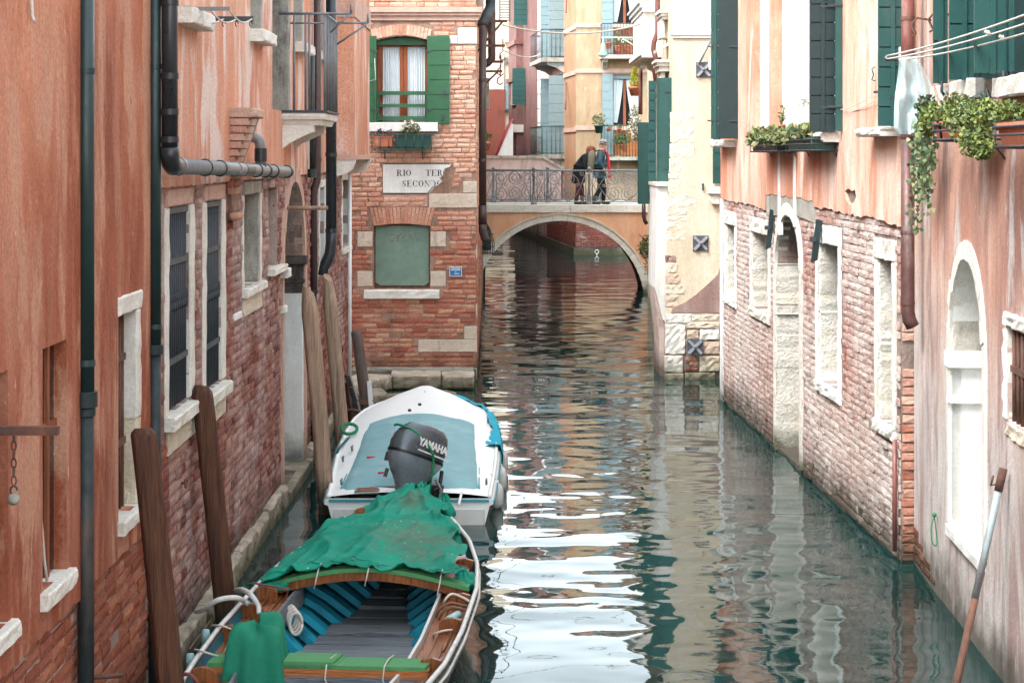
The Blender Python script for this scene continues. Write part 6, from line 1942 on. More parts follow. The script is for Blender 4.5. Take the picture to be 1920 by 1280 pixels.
# ================================================================== RIGHT BANK: long salmon house
FR = Frame((3.18, 28.15), (3.53, 16.93))
M['stone_pale'] = stonemat('pale_eroded_stone', [S(236, 226, 208), S(244, 240, 230), S(238, 228, 210)], S(204, 182, 152), .6, bump=1.0)
def salmon_house():
    rnd = random.Random(23)
    t = thing('salmon_house', 'salmon stucco house with bleached brick walls, right bank', 'house', FR.p(5.6, 0))
    L_ = FR.len
    def w_(x0, x1, y0, y1):
        xm = (x0+x1)/2
        return FR.U(x0), FR.U(x1), FR.Vh(xm, y1), FR.Vh(xm, y0)
    Wa = w_(1363, 1380, 422, 556); Wb = w_(1411, 1443, 438, 582); Wc = w_(1536, 1575, 458, 722); Wd = w_(1648, 1677, 488, 792)
    du0, du1 = FR.U(1458), FR.U(1503)
    door = arch_poly(du0, du1, .04, 2.35, .62, 12)
    holes = [rect(*w) for w in (Wa, Wb, Wc, Wd)] + [door]
    m = MB(); m.sheet(FR, rect(0, L_, -1.5, 3.4), holes, 0)
    for h, d in zip(holes, (.20, .24, .24, .26, .32)): m.rim(FR, h, -d, 0, hole=True)
    m.build('lower_wall', M['mortar_right'], t)
    shell(FR, 0, L_, -1.5, 7.3, 5, M['stucco_salmon'], t)
    sk = [rect(a-.1, b+.1, c-.12, d+.18) for a, b, c, d in (Wa, Wb, Wc, Wd)] + [arch_poly(du0-.14, du1+.12, -1, 2.35, .78, 12)]
    stl = FR.poly([(1352, 372), (1372, 376), (1405, 382), (1440, 394), (1441, 364), (1462, 366), (1500, 370), (1531, 378), (1532, 388), (1560, 392), (1590, 402), (1625, 405), (1650, 412), (1672, 420), (1698, 428)])
    se = [p[0] for p in stl]; sv = [p[1] for p in stl]
    lay_bricks(FR, .12, L_-.01, .02, 3.25, lambda u, v: any(inpoly(u, v, s) for s in sk) or v > np.interp(u, se, sv)+.02, t, M['brick_right'], 300, L=.25, course=.077, depth=.016, seed=51, wob=1.1, jit=.005, miss=.015)
    # upper stucco with a ragged lower edge
    edge = []
    for (a, b), (c, d) in zip(stl, stl[1:]):
        n = max(1, int((c-a)/.12))
        for k in range(n): edge.append((a+(c-a)*k/n, b+(d-b)*k/n+(rnd.uniform(-.02, .02) if k else 0)))
    edge.append(stl[-1])
    outer = edge + [(L_, 7.3), (0, 7.3)]
    outer[0] = (0, outer[0][1]); outer[len(edge)-1] = (L_, edge[-1][1])
    P1 = w_(1421, 1447, -60, 245); P2 = w_(1452, 1522, -60, 245)
    hl = FR.poly([(1590, 358), (1597, 353), (1603, 358), (1609, 356), (1612, 368), (1608, 378), (1600, 385), (1594, 378), (1591, 368)])
    W0 = w_(1356, 1386, -60, 262); W3 = w_(1600, 1655, -60, 238)
    up = [rect(*P1), rect(*P2), rect(*W0), hl]
    m = MB(); m.sheet(FR, outer, up, .035); m.rim(FR, outer, 0, .035)
    for h, d in zip(up, (-.03, -.10, -.15, 0)): m.rim(FR, h, d, .035, hole=True)
    m.build('stucco_wall', M['stucco_salmon'], t)
    for a, d, mt in ((P1, -.03, 'white_wall'), (P2, -.10, 'white_wall'), (W0, -.15, 'glass_dark')):
        m = MB(); m.fbox(FR, a[0]-.02, a[1]+.02, a[2]-.02, a[3]+.02, d-.04, d); pn = m.build('window', M[mt], t)
        if a is P2:
            for f in (.28, .5, .72):
                uu = a[0]+(a[1]-a[0])*f; m = MB(); m.fbox(FR, uu-.03, uu+.03, a[2], a[3], -.10, -.07); m.build('window_stile', M['white_paint'], pn)
    # grey cement band under the middle windows
    q = [(se[4]-.02, sv[4]+.05), (se[4]-.02, sv[4]-.27), (se[6], sv[6]-.22), (se[7]+.02, sv[7]-.24), (se[7]+.02, sv[7]+.05), (se[6], sv[6]+.05)]
    m = MB(); m.prism(FR, q, 0, .028); m.build('cement_band', M['stone_grey'], t)
    # thin white service pipes
    for px, y0, y1 in ((1467, 280, 440), (1496, 280, 425)):
        u = FR.U(px); m = MB(); m.fbox(FR, u-.05, u+.05, FR.Vh(px, y1), FR.Vh(px, y0), .0, .05); m.build('white_conduit', M['white_paint'], t)
    # white corner post
    m = MB(); m.fbox(FR, -.12, .10, -1, 3.05, -.1, .03); m.build('corner_post', M['white_wall'], t)
    # lower windows
    def dress(w, mats, barsmat=None, back=.3, lint=True, sill=True):
        a, b, c, d = w
        m = MB(); m.fbox(FR, a-.03, b+.03, c-.03, d+.03, -back-.05, -back); o = m.build('window', M['dark_inside'], t)
        stone_part('reveal_stone', FR, a-.01, a+.035, c, c+(d-c)*.48, -back+.01, .012, M[mats[0]], o, jit=.014, ch=.02)
        stone_part('reveal_stone', FR, a-.012, a+.03, c+(d-c)*.485, d, -back+.01, .014, M[mats[0]], o, jit=.014, ch=.02)
        stone_part('jamb', FR, a-.10, a-.012, c, d, -.1, .028, M[mats[1]], o, jit=.005)
        stone_part('jamb', FR, b, b+.09, c, d, -.12, .03, M[mats[1]], o, jit=.005)
        if lint: stone_part('lintel', FR, a-.10, b+.09, d, d+.20, -.25, .034, M[mats[1]], o, jit=.01)
        if sill: stone_part('sill', FR, a-.10, b+.09, c-.13, c, -.3, .05, M[mats[1]], o, jit=.012, ch=.02)
        return o
    oa = dress(Wa, ('stone_pale', 'white_wall'), back=.19)
    u = (Wa[0]*.35+Wa[1]*.65)                    # twisted iron bar
    m = MB(); m.tube([FR.p(u+.03*math.sin(k*1.4), Wa[2]+(Wa[3]-Wa[2])*k/24, -.05+.03*math.cos(k*1.4)) for k in range(25)], .016, 6); m.build('window_bar', M['iron'], oa)
    ob = dress(Wb, ('stone_pale', 'stone_white'), back=.23)
    oc = dress(Wc, ('stone_pale', 'white_wall'), back=.23)
    bars_grille(FR, Wc[1]-.35, Wc[1]-.02, Wc[2], Wc[3], -.06, 3, [Wc[2]+.3, Wc[2]+.75, Wc[2]+1.2], M['rust'], oc, .014)
    od = dress(Wd, ('stone_pale', 'stone_white'), back=.25)
    bars_grille(FR, Wd[1]-.22, Wd[1]-.01, Wd[2], Wd[2]+.95, -.05, 3, [Wd[2]+.2, Wd[2]+.55, Wd[2]+.8], M['iron'], od, .014)
    # arched water door
    n = 14
    inn = arch_poly(du0, du1, .04, 2.35, .62, n); out = arch_poly(du0-.13, du1+.11, .04, 2.35, .77, n)
    m = MB(); m.fbox(FR, du0-.05, du1+.05, -.3, 3.2, -.37, -.32); g = m.build('water_door', M['stone_dark'], t)
    for k in range(n+2):
        if k == n+1: q = [out[1], inn[1], inn[2], out[2]]
        elif k == 0: q = [out[0], inn[0], inn[-1], out[-1]]
        else: q = [out[k+1], inn[k+1], inn[k+2], out[k+2]]
        m = MB(); m.prism(FR, q, -.12, .035+rnd.uniform(-.005, .005)); m.build('arch_stone', M['stone_white'], g)
    z = .0
    for h in (1.05, .40, .26, .12, .5):
        stone_part('jamb_stone', FR, du0-.02, du0+(.05 if h != .12 else .08), z, z+h-.002, -.31, .03, M['stone_pale'], g, jit=.014, ch=.006)
        z += h
    # dark iron leaves standing out beside the windows
    for px0, py0, px1, py1, w, uo in ((1449, 392, 1441, 468, 9, 1452), (1537, 411, 1527, 492, 11, 1544)):
        Y = FR.p(FR.U(uo), 0).y-.1
        f = Frame((0, Y), (10, Y))
        q = f.poly([(px0-w/2, py0), (px0+w/2, py0+3), (px1+w/2, py1-4), (px1-w/2, py1)])
        m = MB(); m.prism(f, q, -.06, 0); lf = m.build('iron_shutter', M['shutter_inner'], t)
        c = f.uv((px0+px1)/2-w*.7, (py0+py1)/2-3); m = MB(); m.fbox(f, c[0]-.03, c[0]+.03, c[1]-.025, c[1]+.025, -.05, .02); m.build('pivot', M['iron'], lf)
    # upper shutters opened out over the canal
    def leaf(x0, x1, y1, Y, nb, mt, top=-60):
        f = Frame((0, Y), (10, Y))
        a0, a1 = f.uv(x0, y1), f.uv(x1, top)
        sh = plank_shutter(f, (a0[0], a1[0], a0[1], a1[1]), M[mt], t, nb, (-.03, .022))
        if nb > 1:
            m = MB(); um = a0[0]+(a1[0]-a0[0])*.5; m.fbox(f, um-.02, um+.02, a0[1], a1[1], .02, .034); m.build('stile', M[mt], sh)
        for zz in (a0[1]+.25, a0[1]+1.3):
            m = MB(); m.fbox(f, a1[0]-.16, a1[0], zz, zz+.02, .022, .036); m.build('hinge', M['iron'], sh)
        return sh
    Y0 = FR.p(FR.U(1388), 0).y
    leaf(1347, 1388, 261, Y0, 1, 'shutter_inner'); leaf(1333, 1347, 261, Y0+.06, 11, 'shutter_dark')
    Y1 = FR.p(FR.U(1581), 0).y
    leaf(1518, 1566, 248, Y1, 9, 'shutter_inner'); leaf(1566, 1581, 247, Y1-.12, 1, 'shutter_dark')
    Y2 = FR.p(FR.U(1700), 0).y
    leaf(1646, 1700, 238, Y2, 8, 'shutter_dark')
    for x0, x1, y0, y1 in ((1343, 1384, 263, 276), (1524, 1580, 249, 267), (1637, 1692, 240, 256)):
        um0, um1 = FR.U(x0+20), FR.U(x1)
        stone_part('sill', FR, um0-.25, um1, FR.Vh((x0+x1)/2, y1), FR.Vh((x0+x1)/2, y0), 0, .22, M['stone_white'], t, jit=.008, ch=.02)
    # end wall facing the camera, toothed brick quoin
    fq = Frame((3.53, 16.93), (4.5, 16.93))
    m = MB(); m.sheet(fq, rect(0, .9, -1.5, 7.3), [], 0); m.build('end_wall', M['mortar_right'], t)
    v = .02; k = 0
    while v < 3.0:
        h = rnd.uniform(.062, .078)
        w = rnd.choice([.12, .15, .17, .135])
        if not 1.72 < v < 1.95:
            m = rough_block(fq, -.006+rnd.uniform(0, .02), w, v, v+h, -.02, .016+rnd.uniform(-.006, .012), .005, .008); m.build('brick', M['brick_quoin'], t)
        v += h+.012; k += 1
    m = MB(); m.prism(fq, ragged(0, .6, 3.03, .02, .1, rnd) + [(.6, 7.3), (0, 7.3)], 0, .03); m.build('end_stucco', M['stucco_salmon'], t)
    # slim brown conduit down the corner
    m = MB(); m.tube([FR.p(L_-.04, FR.Vh(1697, 830), .05), FR.p(L_-.04, .1, .05)], .022, 8); m.build('corner_conduit', M['pipe_red'], t)
    # green rag on a nail by the arch
    f = Frame((0, 23.5), (10, 23.5))
    for pts in ([(1449, 398), (1461, 392), (1461, 403), (1453, 406)], [(1503, 406), (1517, 398), (1517, 410), (1501, 415)]):
        m = MB(); m.prism(f, f.poly(pts), -.01, .01); m.build('metal_flap', M['glass_green'], t)
salmon_house()

def salmon_pipe():
    u = FR.U(1702, .09); P = lambda y, d=.09: FR.p(u, FR.Vh(1702, y, .09), d)
    t = pipe('drainpipe', 'oxide red and copper drainpipe bent near its foot, right bank',
         [('pipe_tube', [P(-190), P(250)], .058, 'pipe_red'), ('pipe_tube', [P(250), P(570), P(585, .088), P(600, .075), P(612, .045)], .060, 'pipe_copper'),
          ('collar', collar(P(35), .064, .03), .064, 'rust'), ('collar', collar(P(255), .066, .04), .066, 'pipe_copper'), ('collar', collar(P(435), .065, .03), .065, 'pipe_copper'), ('collar', collar(P(568), .065, .03), .065, 'pipe_copper')])
salmon_pipe()

# ================================================================== RIGHT BANK: near house
FN = Frame((3.64, 16.9), (3.45, 13.19))
def near_house():
    rnd = random.Random(29)
    t = thing('plaster_house', 'weathered pink plaster house with a white arched niche, right edge', 'house', FN.p(3, 0))
    UE = 13.0
    def w_(x0, x1, y0, y1):
        xm = (x0+x1)/2
        return FN.U(x0), FN.U(x1), FN.Vh(xm, y1), FN.Vh(xm, y0)
    n0, n1 = FN.U(1784), FN.U(1846)
    vb = FN.Vh(1805, 1003)
    niche = arch_poly(n0, n1, vb, 2.12, .78, 12)
    Wg = w_(1889, 1930, 622, 800)
    m = MB(); m.sheet(FN, rect(0, UE, -1.5, 7.3), [niche, rect(*Wg)], 0)
    m.rim(FN, rect(*Wg), -.2, 0, hole=True)
    m.build('front_wall', M['stucco_grey_pink'], t)
    shell(FN, 0, UE, -1.5, 7.3, 5, M['stucco_grey_pink'], t)
    # arched niche
    m = MB(); m.rim(FN, niche, -.42, 0, hole=True); m.fbox(FN, n0-.03, n1+.03, vb-.03, 3.0, -.47, -.42); g = m.build('niche', M['white_wall'], t)
    n = 14
    inn = arch_poly(n0, n1, vb, 2.12, .78, n); out = arch_poly(n0-.10, n1+.10, vb, 2.12, .92, n)
    for k in range(n+2):
        if k == n+1: q = [out[1], inn[1], inn[2], out[2]]
        elif k == 0: q = [out[0], inn[0], inn[-1], out[-1]]
        else: q = [out[k+1], inn[k+1], inn[k+2], out[k+2]]
        m = MB(); m.prism(FN, q, -.08, .022+rnd.uniform(-.008, .010)); m.build('arch_stone', M['stone_white'], g)
    stone_part('reveal_stone', FN, n0-.01, n0+.03, 2.10, 2.75, -.41, .0, M['stone_grey'], g, jit=.016, ch=.02)
    stone_part('impost', FN, n0-.06, n0+.07, 1.99, 2.12, -.41, .05, M['white_wall'], g, jit=.002)
    stone_part('impost', FN, n0-.03, n0+.05, 1.70, 1.75, -.41, .04, M['white_wall'], g, jit=.002)
    stone_part('niche_sill', FN, n0-.02, n1+.02, vb-.09, vb, -.42, .05, M['white_wall'], g, jit=.003, ch=.008)
    m = MB(); m.fbox(FN, n0+.62, n0+.66, vb+.12, vb+.72, -.42, -.39); m.build('slot', M['iron_grey'], g)
    m = MB(); m.tube([FN.p(n0+.25, vb+.75, -.40), FN.p(n0+.25, vb+1.0, -.38)], .012, 6); m.build('iron_pin', M['rust'], g)
    # barred window
    a, b, c, d = Wg
    m = MB(); m.fbox(FN, a-.03, b+.03, c-.03, d+.03, -.25, -.2); o = m.build('window', M['dark_inside'], t)
    bars_grille(FN, a+.02, b, c, d, -.03, 5, [c+.36], M['rust'], o, .016)
    stone_part('lintel', FN, a-.05, b+.05, d, d+.11, -.1, .025, M['stone_white'], o, jit=.012, ch=.02)
    stone_part('jamb', FN, a-.07, a, c, d, -.1, .02, M['stone_white'], o, jit=.012, ch=.02)
    stone_part('sill', FN, a-.03, b+.05, c-.12, c, -.1, .012, M['stone_cream'], o, jit=.012, ch=.02)
    # bare bricks low by the corner
    lay_bricks(FN, .02, 1.15, .03, .42, lambda u, v: v > .40-.25*u, t, M['brick_base'], 40, L=.25, course=.078, depth=.012, seed=71)
    # big green shutters overhead
    zb = 4.26
    for px0, px1, Y, mt, nb in ((1749, 1776, 14.85, 'shutter_dark', 5), (1779, 1834, 14.1, 'shutter_dark', 4), (1826, 1893, 12.95, 'shutter_dark', 3), (1892, 1990, 12.7, 'shutter_dark', 3)):
        f = Frame((0, Y), (10, Y))
        sh = plank_shutter(f, (f.U(px0), f.U(px1), zb, zb+1.7), M[mt], t, nb, (-.03, .022))
        m = MB(); um = (f.U(px0)+f.U(px1))/2; m.fbox(f, um-.02, um+.02, zb, zb+1.7, .02, .036); m.build('stile', M[mt], sh)
        m = MB(); m.tube([f.p(f.U(px1)-.05, zb+.02, .03), f.p(f.U(px1)-.05, zb-.06, .03), f.p(f.U(px1)-.03, zb-.09, .03)], .012, 6); m.build('hinge_pin', M['iron'], sh)
    for px0, px1, y0, y1 in ((1762, 1783, 162, 196), (1798, 1832, 150, 184), (1880, 1960, 140, 180)):
        stone_part('sill', FN, FN.U(px0), FN.U(px1), FN.Vh((px0+px1)/2, y1), FN.Vh((px0+px1)/2, y0), -.05, .08, M['stone_white'], t, jit=.006)
    m = MB(); m.fbox(FN, FN.U(1783), FN.U(1960), 4.12, 5.9, -.02, .012); m.build('window', M['glass_dark'], t)
    # iron hooks beside the shutters
    for px, py in ((1746, 38), (1780, 28)):
        u = FN.U(px); z = FN.Vh(px, py)
        m = MB(); m.tube([FN.p(u, z, .0), FN.p(u, z+.02, .12), FN.p(u, z-.04, .17), FN.p(u, z-.12, .13), FN.p(u, z-.14, .16)], .010, 6); m.build('shutter_hook', M['rust'], t)
near_house()
# ================================================================== BOATS
M['hull_white'] = plain('white_gelcoat', S(232, 236, 234), .5, 0, var=.03, scale=4, bump=0)
M['teal_trim'] = plain('teal_trim', S(70, 150, 160), .5, 0, var=.1)
M['cover_blue'] = plain('pale_teal_cover', S(124, 166, 172), .8, 0, var=.07, scale=3, bump=.2, dirt=S(148, 186, 190), dirt_amt=.3)
M['cloth_cyan'] = plain('cyan_cloth', S(30, 160, 184), .85, 0, var=.1, bump=.2)
M['motor_grey'] = plain('metallic_grey_cowl', S(128, 140, 146), .3, .25, var=.04, scale=3, bump=0)
M['motor_dark'] = plain('dark_grey_cowl', S(78, 88, 94), .3, .3, var=.05, scale=3, bump=0)
M['motor_black'] = plain('black_motor_parts', S(22, 26, 28), .4, .2, var=.2)
M['hull_dark'] = plain('black_green_hull_paint', S(38, 50, 50), .3, 0, var=.2, scale=5, dirt=S(90, 92, 90), dirt_amt=.25)
M['rib_blue'] = plain('turquoise_boat_paint', S(30, 150, 176), .55, 0, var=.12, scale=7, dirt=S(20, 96, 116), dirt_amt=.3)
M['plank_teal'] = plain('dark_teal_boat_paint', S(16, 88, 104), .6, 0, var=.15, scale=7)
M['board_grey'] = woodmat('grey_floor_board', S(92, 100, 108), S(122, 130, 136), S(140, 146, 150), 'X', 1.5, .8)
M['felt'] = plain('green_felt', S(78, 142, 92), .95, 0, var=.1, scale=40, bump=.3)

def text_mesh(body, size, name, mat, parent, mtx, ext=.0015, offset=.0):
    cu = bpy.data.curves.new(name, 'FONT')
    cu.body = body; cu.size = size; cu.extrude = ext; cu.offset = offset; cu.align_x = 'CENTER'; cu.align_y = 'CENTER'
    o = bpy.data.objects.new('tmp_text', cu)
    COL.objects.link(o)
    bpy.context.view_layer.update()
    me = bpy.data.meshes.new_from_object(o.evaluated_get(bpy.context.evaluated_depsgraph_get()))
    bpy.data.objects.remove(o); bpy.data.curves.remove(cu)
    m = MB(); m.add([mtx @ v.co for v in me.vertices], [tuple(p.vertices) for p in me.polygons])
    bpy.data.meshes.remove(me)
    return m.build(name, mat, parent)

def white_boat():
    t = thing('motorboat', 'white motorboat under a pale teal cover moored on the left', 'boat', (-1.03, 21, 0))
    CX_, Y0, Y1 = -1.03, 18.65, 23.6
    ts = [0, .03, .12, .25, .4, .55, .68, .78, .86, .92, .96, .985, 1.0]
    wt = np.interp
    def hw(f): return float(np.interp(f, [0, .35, .55, .72, .80, .86, .92, .96, .985, 1], [.82, .89, .90, .87, .82, .74, .61, .48, .37, .22]))
    def zg(f): return .27 + .35*f**1.6
    def cx(f): return CX_ - .06*f
    Yf = lambda f: Y0+(Y1-Y0)*f
    rows = []
    for f in ts:
        w, z, c, y = hw(f), zg(f), cx(f), Yf(f)
        prof = [(w, z), (w+.025, z-.02), (w+.025, z-.06), (w*.985, z-.075), (w*.93, .02), (w*.8, -.12), (0, -.28)]
        row = [Vector((c+a, y, b)) for a, b in prof] + [Vector((c-a, y, b)) for a, b in reversed(prof[:-1])]
        rows.append(row)
    m = MB(); m.grid(rows, 0, True, False)
    r0 = rows[0]; m.add(r0, [tuple(range(len(r0)))])
    m.build('hull', M['hull_white'], t)
    # rubbing strake
    for s in (-1, 1):
        m = MB(); m.tube([Vector((cx(f)+s*(hw(f)+.022), Yf(f), zg(f)-.04)) for f in ts], .02, 6); m.build('rubbing_strake', M['teal_trim'], t)
    m = MB(); m.box((CX_-.80, Y0-.018, .235), (CX_+.80, Y0-.004, .262)); m.build('transom_trim', M['teal_trim'], t)
    m = MB(); m.box((CX_-.76, Y0-.012, -.1), (CX_+.76, Y0+.02, .16)); m.build('transom_panel', M['gunwale_white'], t)
    # side decks and foredeck
    NA = 9
    rows = []
    for f in [k/26 for k in range(27)]:
        w, z, c, y = hw(f), zg(f), cx(f), Yf(f)
        crown = .05 + .10*min(1, f/.7)
        rows.append([Vector((c+w*a, y, z+.012+crown*(1-abs(a)**2.6))) for a in [-1+2*k/16 for k in range(17)]])
    m = MB(); m.grid(rows, 0, True); m.build('deck', M['hull_white'], t)
    # gunwale lip
    for s in (-1, 1):
        m = MB(); m.tube([Vector((cx(f)+s*(hw(f)-.015), Yf(f), zg(f)+.016)) for f in ts], .022, 6); m.build('gunwale', M['hull_white'], t)
    # breakwater line on the foredeck
    m = MB(); m.tube([Vector((cx(.93), Yf(.93), zg(.93)+.17)), Vector((cx(.99), Yf(.985), zg(.98)+.10))], .008, 5); m.build('bow_fitting', M['iron_grey'], t)
    for px, py in ((768, 771), (787, 760)):
        p = wpx(px, py, .72); m = MB(); m.lathe(p, [(.02, 0), (.022, .02), (.01, .03)], 8); m.build('deck_fitting', M['iron'], t)
    # aft bench and drain grille
    a, b = wpx(663, 925, .33), wpx(705, 937, .33)
    m = MB(); m.box((a.x, Y0+.02, .31), (b.x, Y0+.22, .335)); g = m.build('step_frame', M['iron_grey'], t)
    for k in range(4):
        m = MB(); m.box((a.x+.02, Y0+.03+k*.05, .335), (b.x-.02, Y0+.055+k*.05, .342)); m.build('slat', M['wood_varnish'], g)
    # cleats
    for px, py, z in ((643, 862, .42), (660, 842, .45), (912, 905, .36), (640, 905, .36), (915, 790, .55)):
        p = wpx(px, py, z); m = MB(); m.tube([p+Vector((0, -.06, .03)), p+Vector((0, .06, .03))], .012, 6); m.tube([p-Z*.02, p+Z*.03], .012, 6); m.build('cleat', M['iron_grey'], t)
    # pale cover, lashed over the cockpit
    rnd = random.Random(4)
    rows = []
    for i in range(27):
        f = .045 + .60*i/26
        w = .69*(1-.03*((i/26)-.5)); c, y, z = cx(f), Yf(f), zg(f)
        row = []
        for k in range(25):
            a = -1+2*k/24
            yy = y + (.16*(1-a*a) if i == 26 else .16*(1-a*a)*(i/26)**3) - (.0 if i else .03*math.sin(k*.8))
            h = z + .075 + .13*(1-abs(a)**2.2)*(.5+.5*math.sin(min(1, i/22)*1.57)) + .012*mnoise.noise(Vector((a*3, i*.25, 2.2))) + .006*mnoise.noise(Vector((a*9, i*.9, .2)))
            if k in (0, 24): h -= .05
            if i == 0: h -= .06
            row.append(Vector((c+w*a, yy, h)))
        rows.append(row)
    m = MB(); m.grid(rows, 0, True); cov = m.build('cockpit_cover', M['cover_blue'], t)
    for s in (0, 24):
        m = MB(); m.tube([r[s]+Z*.01 for r in rows], .012, 6); m.build('cover_hem', M['teal_trim'], cov)
    for px, py in ((693, 856), (816, 872), (714, 888)):
        p = min((q for r in rows for q in r), key=lambda q: abs(CXP+FPX*q.x/q.y-px)+abs(HYP+FPX*(HCAM-q.z)/q.y-py)); m = MB(); m.box((p.x-.05, p.y-.012, p.z-.005), (p.x+.045, p.y+.012, p.z+.014)); m.build('red_strap', plain('red_strap', S(196, 44, 58), .7), cov)
    # ---------- outboard motor, tilted up
    base = Vector((-1.07, 18.42, .30))
    R = Matrix.Translation(base) @ Matrix.Rotation(math.radians(-42), 4, 'Z') @ Matrix.Rotation(math.radians(-22), 4, 'X') @ Matrix.Scale(1.15, 4)
    def sect(h, ln, wd, back, sharp=.55):
        """ring of points at height h: pointed at the aft (-y) end, rounded forward"""
        pts = []
        for k in range(20):
            an = 2*math.pi*k/20 - math.pi/2
            c_, s_ = math.cos(an), math.sin(an)
            ex = .62
            x = wd/2*math.copysign(abs(c_)**ex, c_); y = ln/2*math.copysign(abs(s_)**ex, s_)
            if y < -ln*.18: x *= 1-.45*((-y-ln*.18)/(ln*.32))
            pts.append(R @ Vector((x, y+back, h)))
        return pts
    def loft(secs, nm, mat, parent):
        rows = [s + [s[0]] for s in secs]
        m = MB(); m.grid(rows, 0, True); m.add(secs[-1], [tuple(range(len(secs[-1])))]); m.add(secs[0], [tuple(reversed(range(len(secs[0]))))])
        return m.build(nm, mat, parent)
    lowr = loft([sect(-.10, .20, .15, .02), sect(.02, .22, .16, .02), sect(.12, .27, .19, .0), sect(.22, .40, .27, -.03), sect(.30, .50, .33, -.03), sect(.36, .55, .36, -.02)], 'outboard_motor', M['motor_grey'], t)
    loft([sect(.36, .562, .368, -.02), sect(.385, .565, .37, -.02)], 'cowl_band', M['motor_black'], lowr)
    loft([sect(.385, .55, .36, -.02), sect(.45, .56, .365, -.015), sect(.53, .53, .35, 0), sect(.60, .46, .31, .02), sect(.645, .36, .25, .03), sect(.66, .22, .15, .03)], 'cowl_top', M['motor_dark'], lowr)
    # intake openings and trim
    for x, h in ((-.145, .28), (-.10, .14)):
        m = MB(); q = [R @ Vector((x-.03, -.17, h)), R @ Vector((x+.02, -.21, h)), R @ Vector((x+.02, -.21, h+.07)), R @ Vector((x-.03, -.17, h+.08))]
        n_ = (q[1]-q[0]).cross(q[3]-q[0]).normalized()
        m.hexa([q[0]-n_*.02, q[1]-n_*.02, q[1]+n_*.012, q[0]+n_*.012, q[3]-n_*.02, q[2]-n_*.02, q[2]+n_*.012, q[3]+n_*.012]); m.build('air_intake', M['motor_black'], lowr)
    def side(x, y, h, yaw=90, lean=0, roll=0):
        return R @ Matrix.Translation((x, y, h)) @ Matrix.Rotation(math.radians(yaw), 4, 'Z') @ Matrix.Rotation(math.radians(90-lean), 4, 'X') @ Matrix.Rotation(math.radians(roll), 4, 'Z')
    text_mesh('YAMAHA', .088, 'lettering', M['white_ink'], lowr, side(.184, -.005, .485, 90, 0), offset=.004)
    text_mesh('40', .085, 'lettering', M['white_ink'], lowr, side(-.158, -.16, .50, -72, 0), offset=.003)
    m = MB(); mt_ = side(-.160, -.15, .43, -72, 0); m.hexa([mt_ @ Vector(p) for p in ((-.05, -.014, -.004), (.05, -.014, -.004), (.05, -.014, .006), (-.05, -.014, .006), (-.05, .014, -.004), (.05, .014, -.004), (.05, .014, .006), (-.05, .014, .006))]); m.build('decal_stripe', M['white_ink'], lowr)
    m = MB(); mt_ = side(.188, .02, .415, 90, 0); m.hexa([mt_ @ Vector(p) for p in ((-.2, -.006, -.004), (.2, -.006, -.004), (.2, -.006, .004), (-.2, -.006, .004), (-.2, .006, -.004), (.2, .006, -.004), (.2, .006, .004), (-.2, .006, .004))]); m.build('decal_stripe', M['white_ink'], lowr)
    # clamp, steering arm and cables on the right of the motor
    b2 = Vector((-.86, 18.55, .30))
    m = MB(); m.box(b2+Vector((-.05, -.02, -.05)), b2+Vector((.11, .1, .12))); br = m.build('clamp_bracket', M['motor_black'], t)
    for p, q, r in (((.0, -.02, .1), (.06, .12, .34), .035), ((.10, .0, .0), (.16, .1, .24), .02), ((.02, -.06, .02), (.14, -.05, .10), .018), ((-.1, -.03, .0), (.04, -.04, .06), .03), ((.12, -.03, -.03), (.17, -.02, .12), .016)):
        m = MB(); m.tube([b2+Vector(p), (b2+Vector(p)).lerp(b2+Vector(q), .5)+Vector((.015, 0, .02)), b2+Vector(q)], r, 8); m.build('motor_linkage', M['motor_black'], br)
    m = MB(); m.tube([b2+Vector((.1, -.02, .18)), b2+Vector((.16, -.04, .08)), b2+Vector((.13, -.05, -.03)), b2+Vector((.03, -.05, -.05))], .014, 8); m.build('cable_loop', M['iron_grey'], br)
    m = MB(); m.tube([b2+Vector((.02, .12, .36)), b2+Vector((.07, .10, .2))], .012, 6); m.build('chrome_rod', M['white_paint'], br)
    m = MB(); m.tube([wpx(860, 945, .32), wpx(866, 922, .36)], .014, 6); m.build('stern_post', M['white_paint'], t)
    # rope tied over the motor
    top = R @ Vector((-.06, -.26, .56))
    pts = [top+Vector((-.02, -.02, .02)), top+Vector((.03, -.02, .03)), R @ Vector((.10, -.18, .56)), R @ Vector((.195, -.05, .46)), R @ Vector((.21, .02, .36)), R @ Vector((.2, .06, .2)), b2+Vector((.05, -.1, .02)), b2+Vector((.10, -.12, -.07))]
    m = MB(); m.tube(smooth(pts, 5), .012, 7); o = m.build('green_rope', M['rope_green']); tag(o, 'green rope tied over the outboard motor', 'rope')
    # cyan cloth along the right bow
    rows = []
    for i in range(31):
        f = .99 - .52*i/30
        s = hw(f)+.02
        wob = .03*math.sin(i*1.7)+.02*math.sin(i*.6)
        wide = .10+.05*math.sin(i*.45+1)+ (.08 if i > 20 else 0)
        p0 = Vector((cx(f)+s-wide*.7, Yf(f), zg(f)+.055+.02*math.sin(i*2.1)))
        p1 = Vector((cx(f)+s+.01, Yf(f)+.02, zg(f)+.05+.015*math.sin(i*1.3)))
        p2 = Vector((cx(f)+s+.045, Yf(f), zg(f)-.06+wob)); p3 = Vector((cx(f)+s+.03, Yf(f), zg(f)-.16+wob*1.5-(.08 if i > 20 else 0)))
        rows.append([p0, p0.lerp(p1, .5)+Z*.015*math.sin(i*1.1), p1, p1.lerp(p2, .5)+Vector((.012*math.sin(i*2.3), 0, 0)), p2, p3])
    m = MB(); m.grid(rows, 0, True); o = m.build('cloth_strip', M['cloth_cyan']); tag(o, 'bright cyan cloth draped along the bow of the white boat', 'cloth')
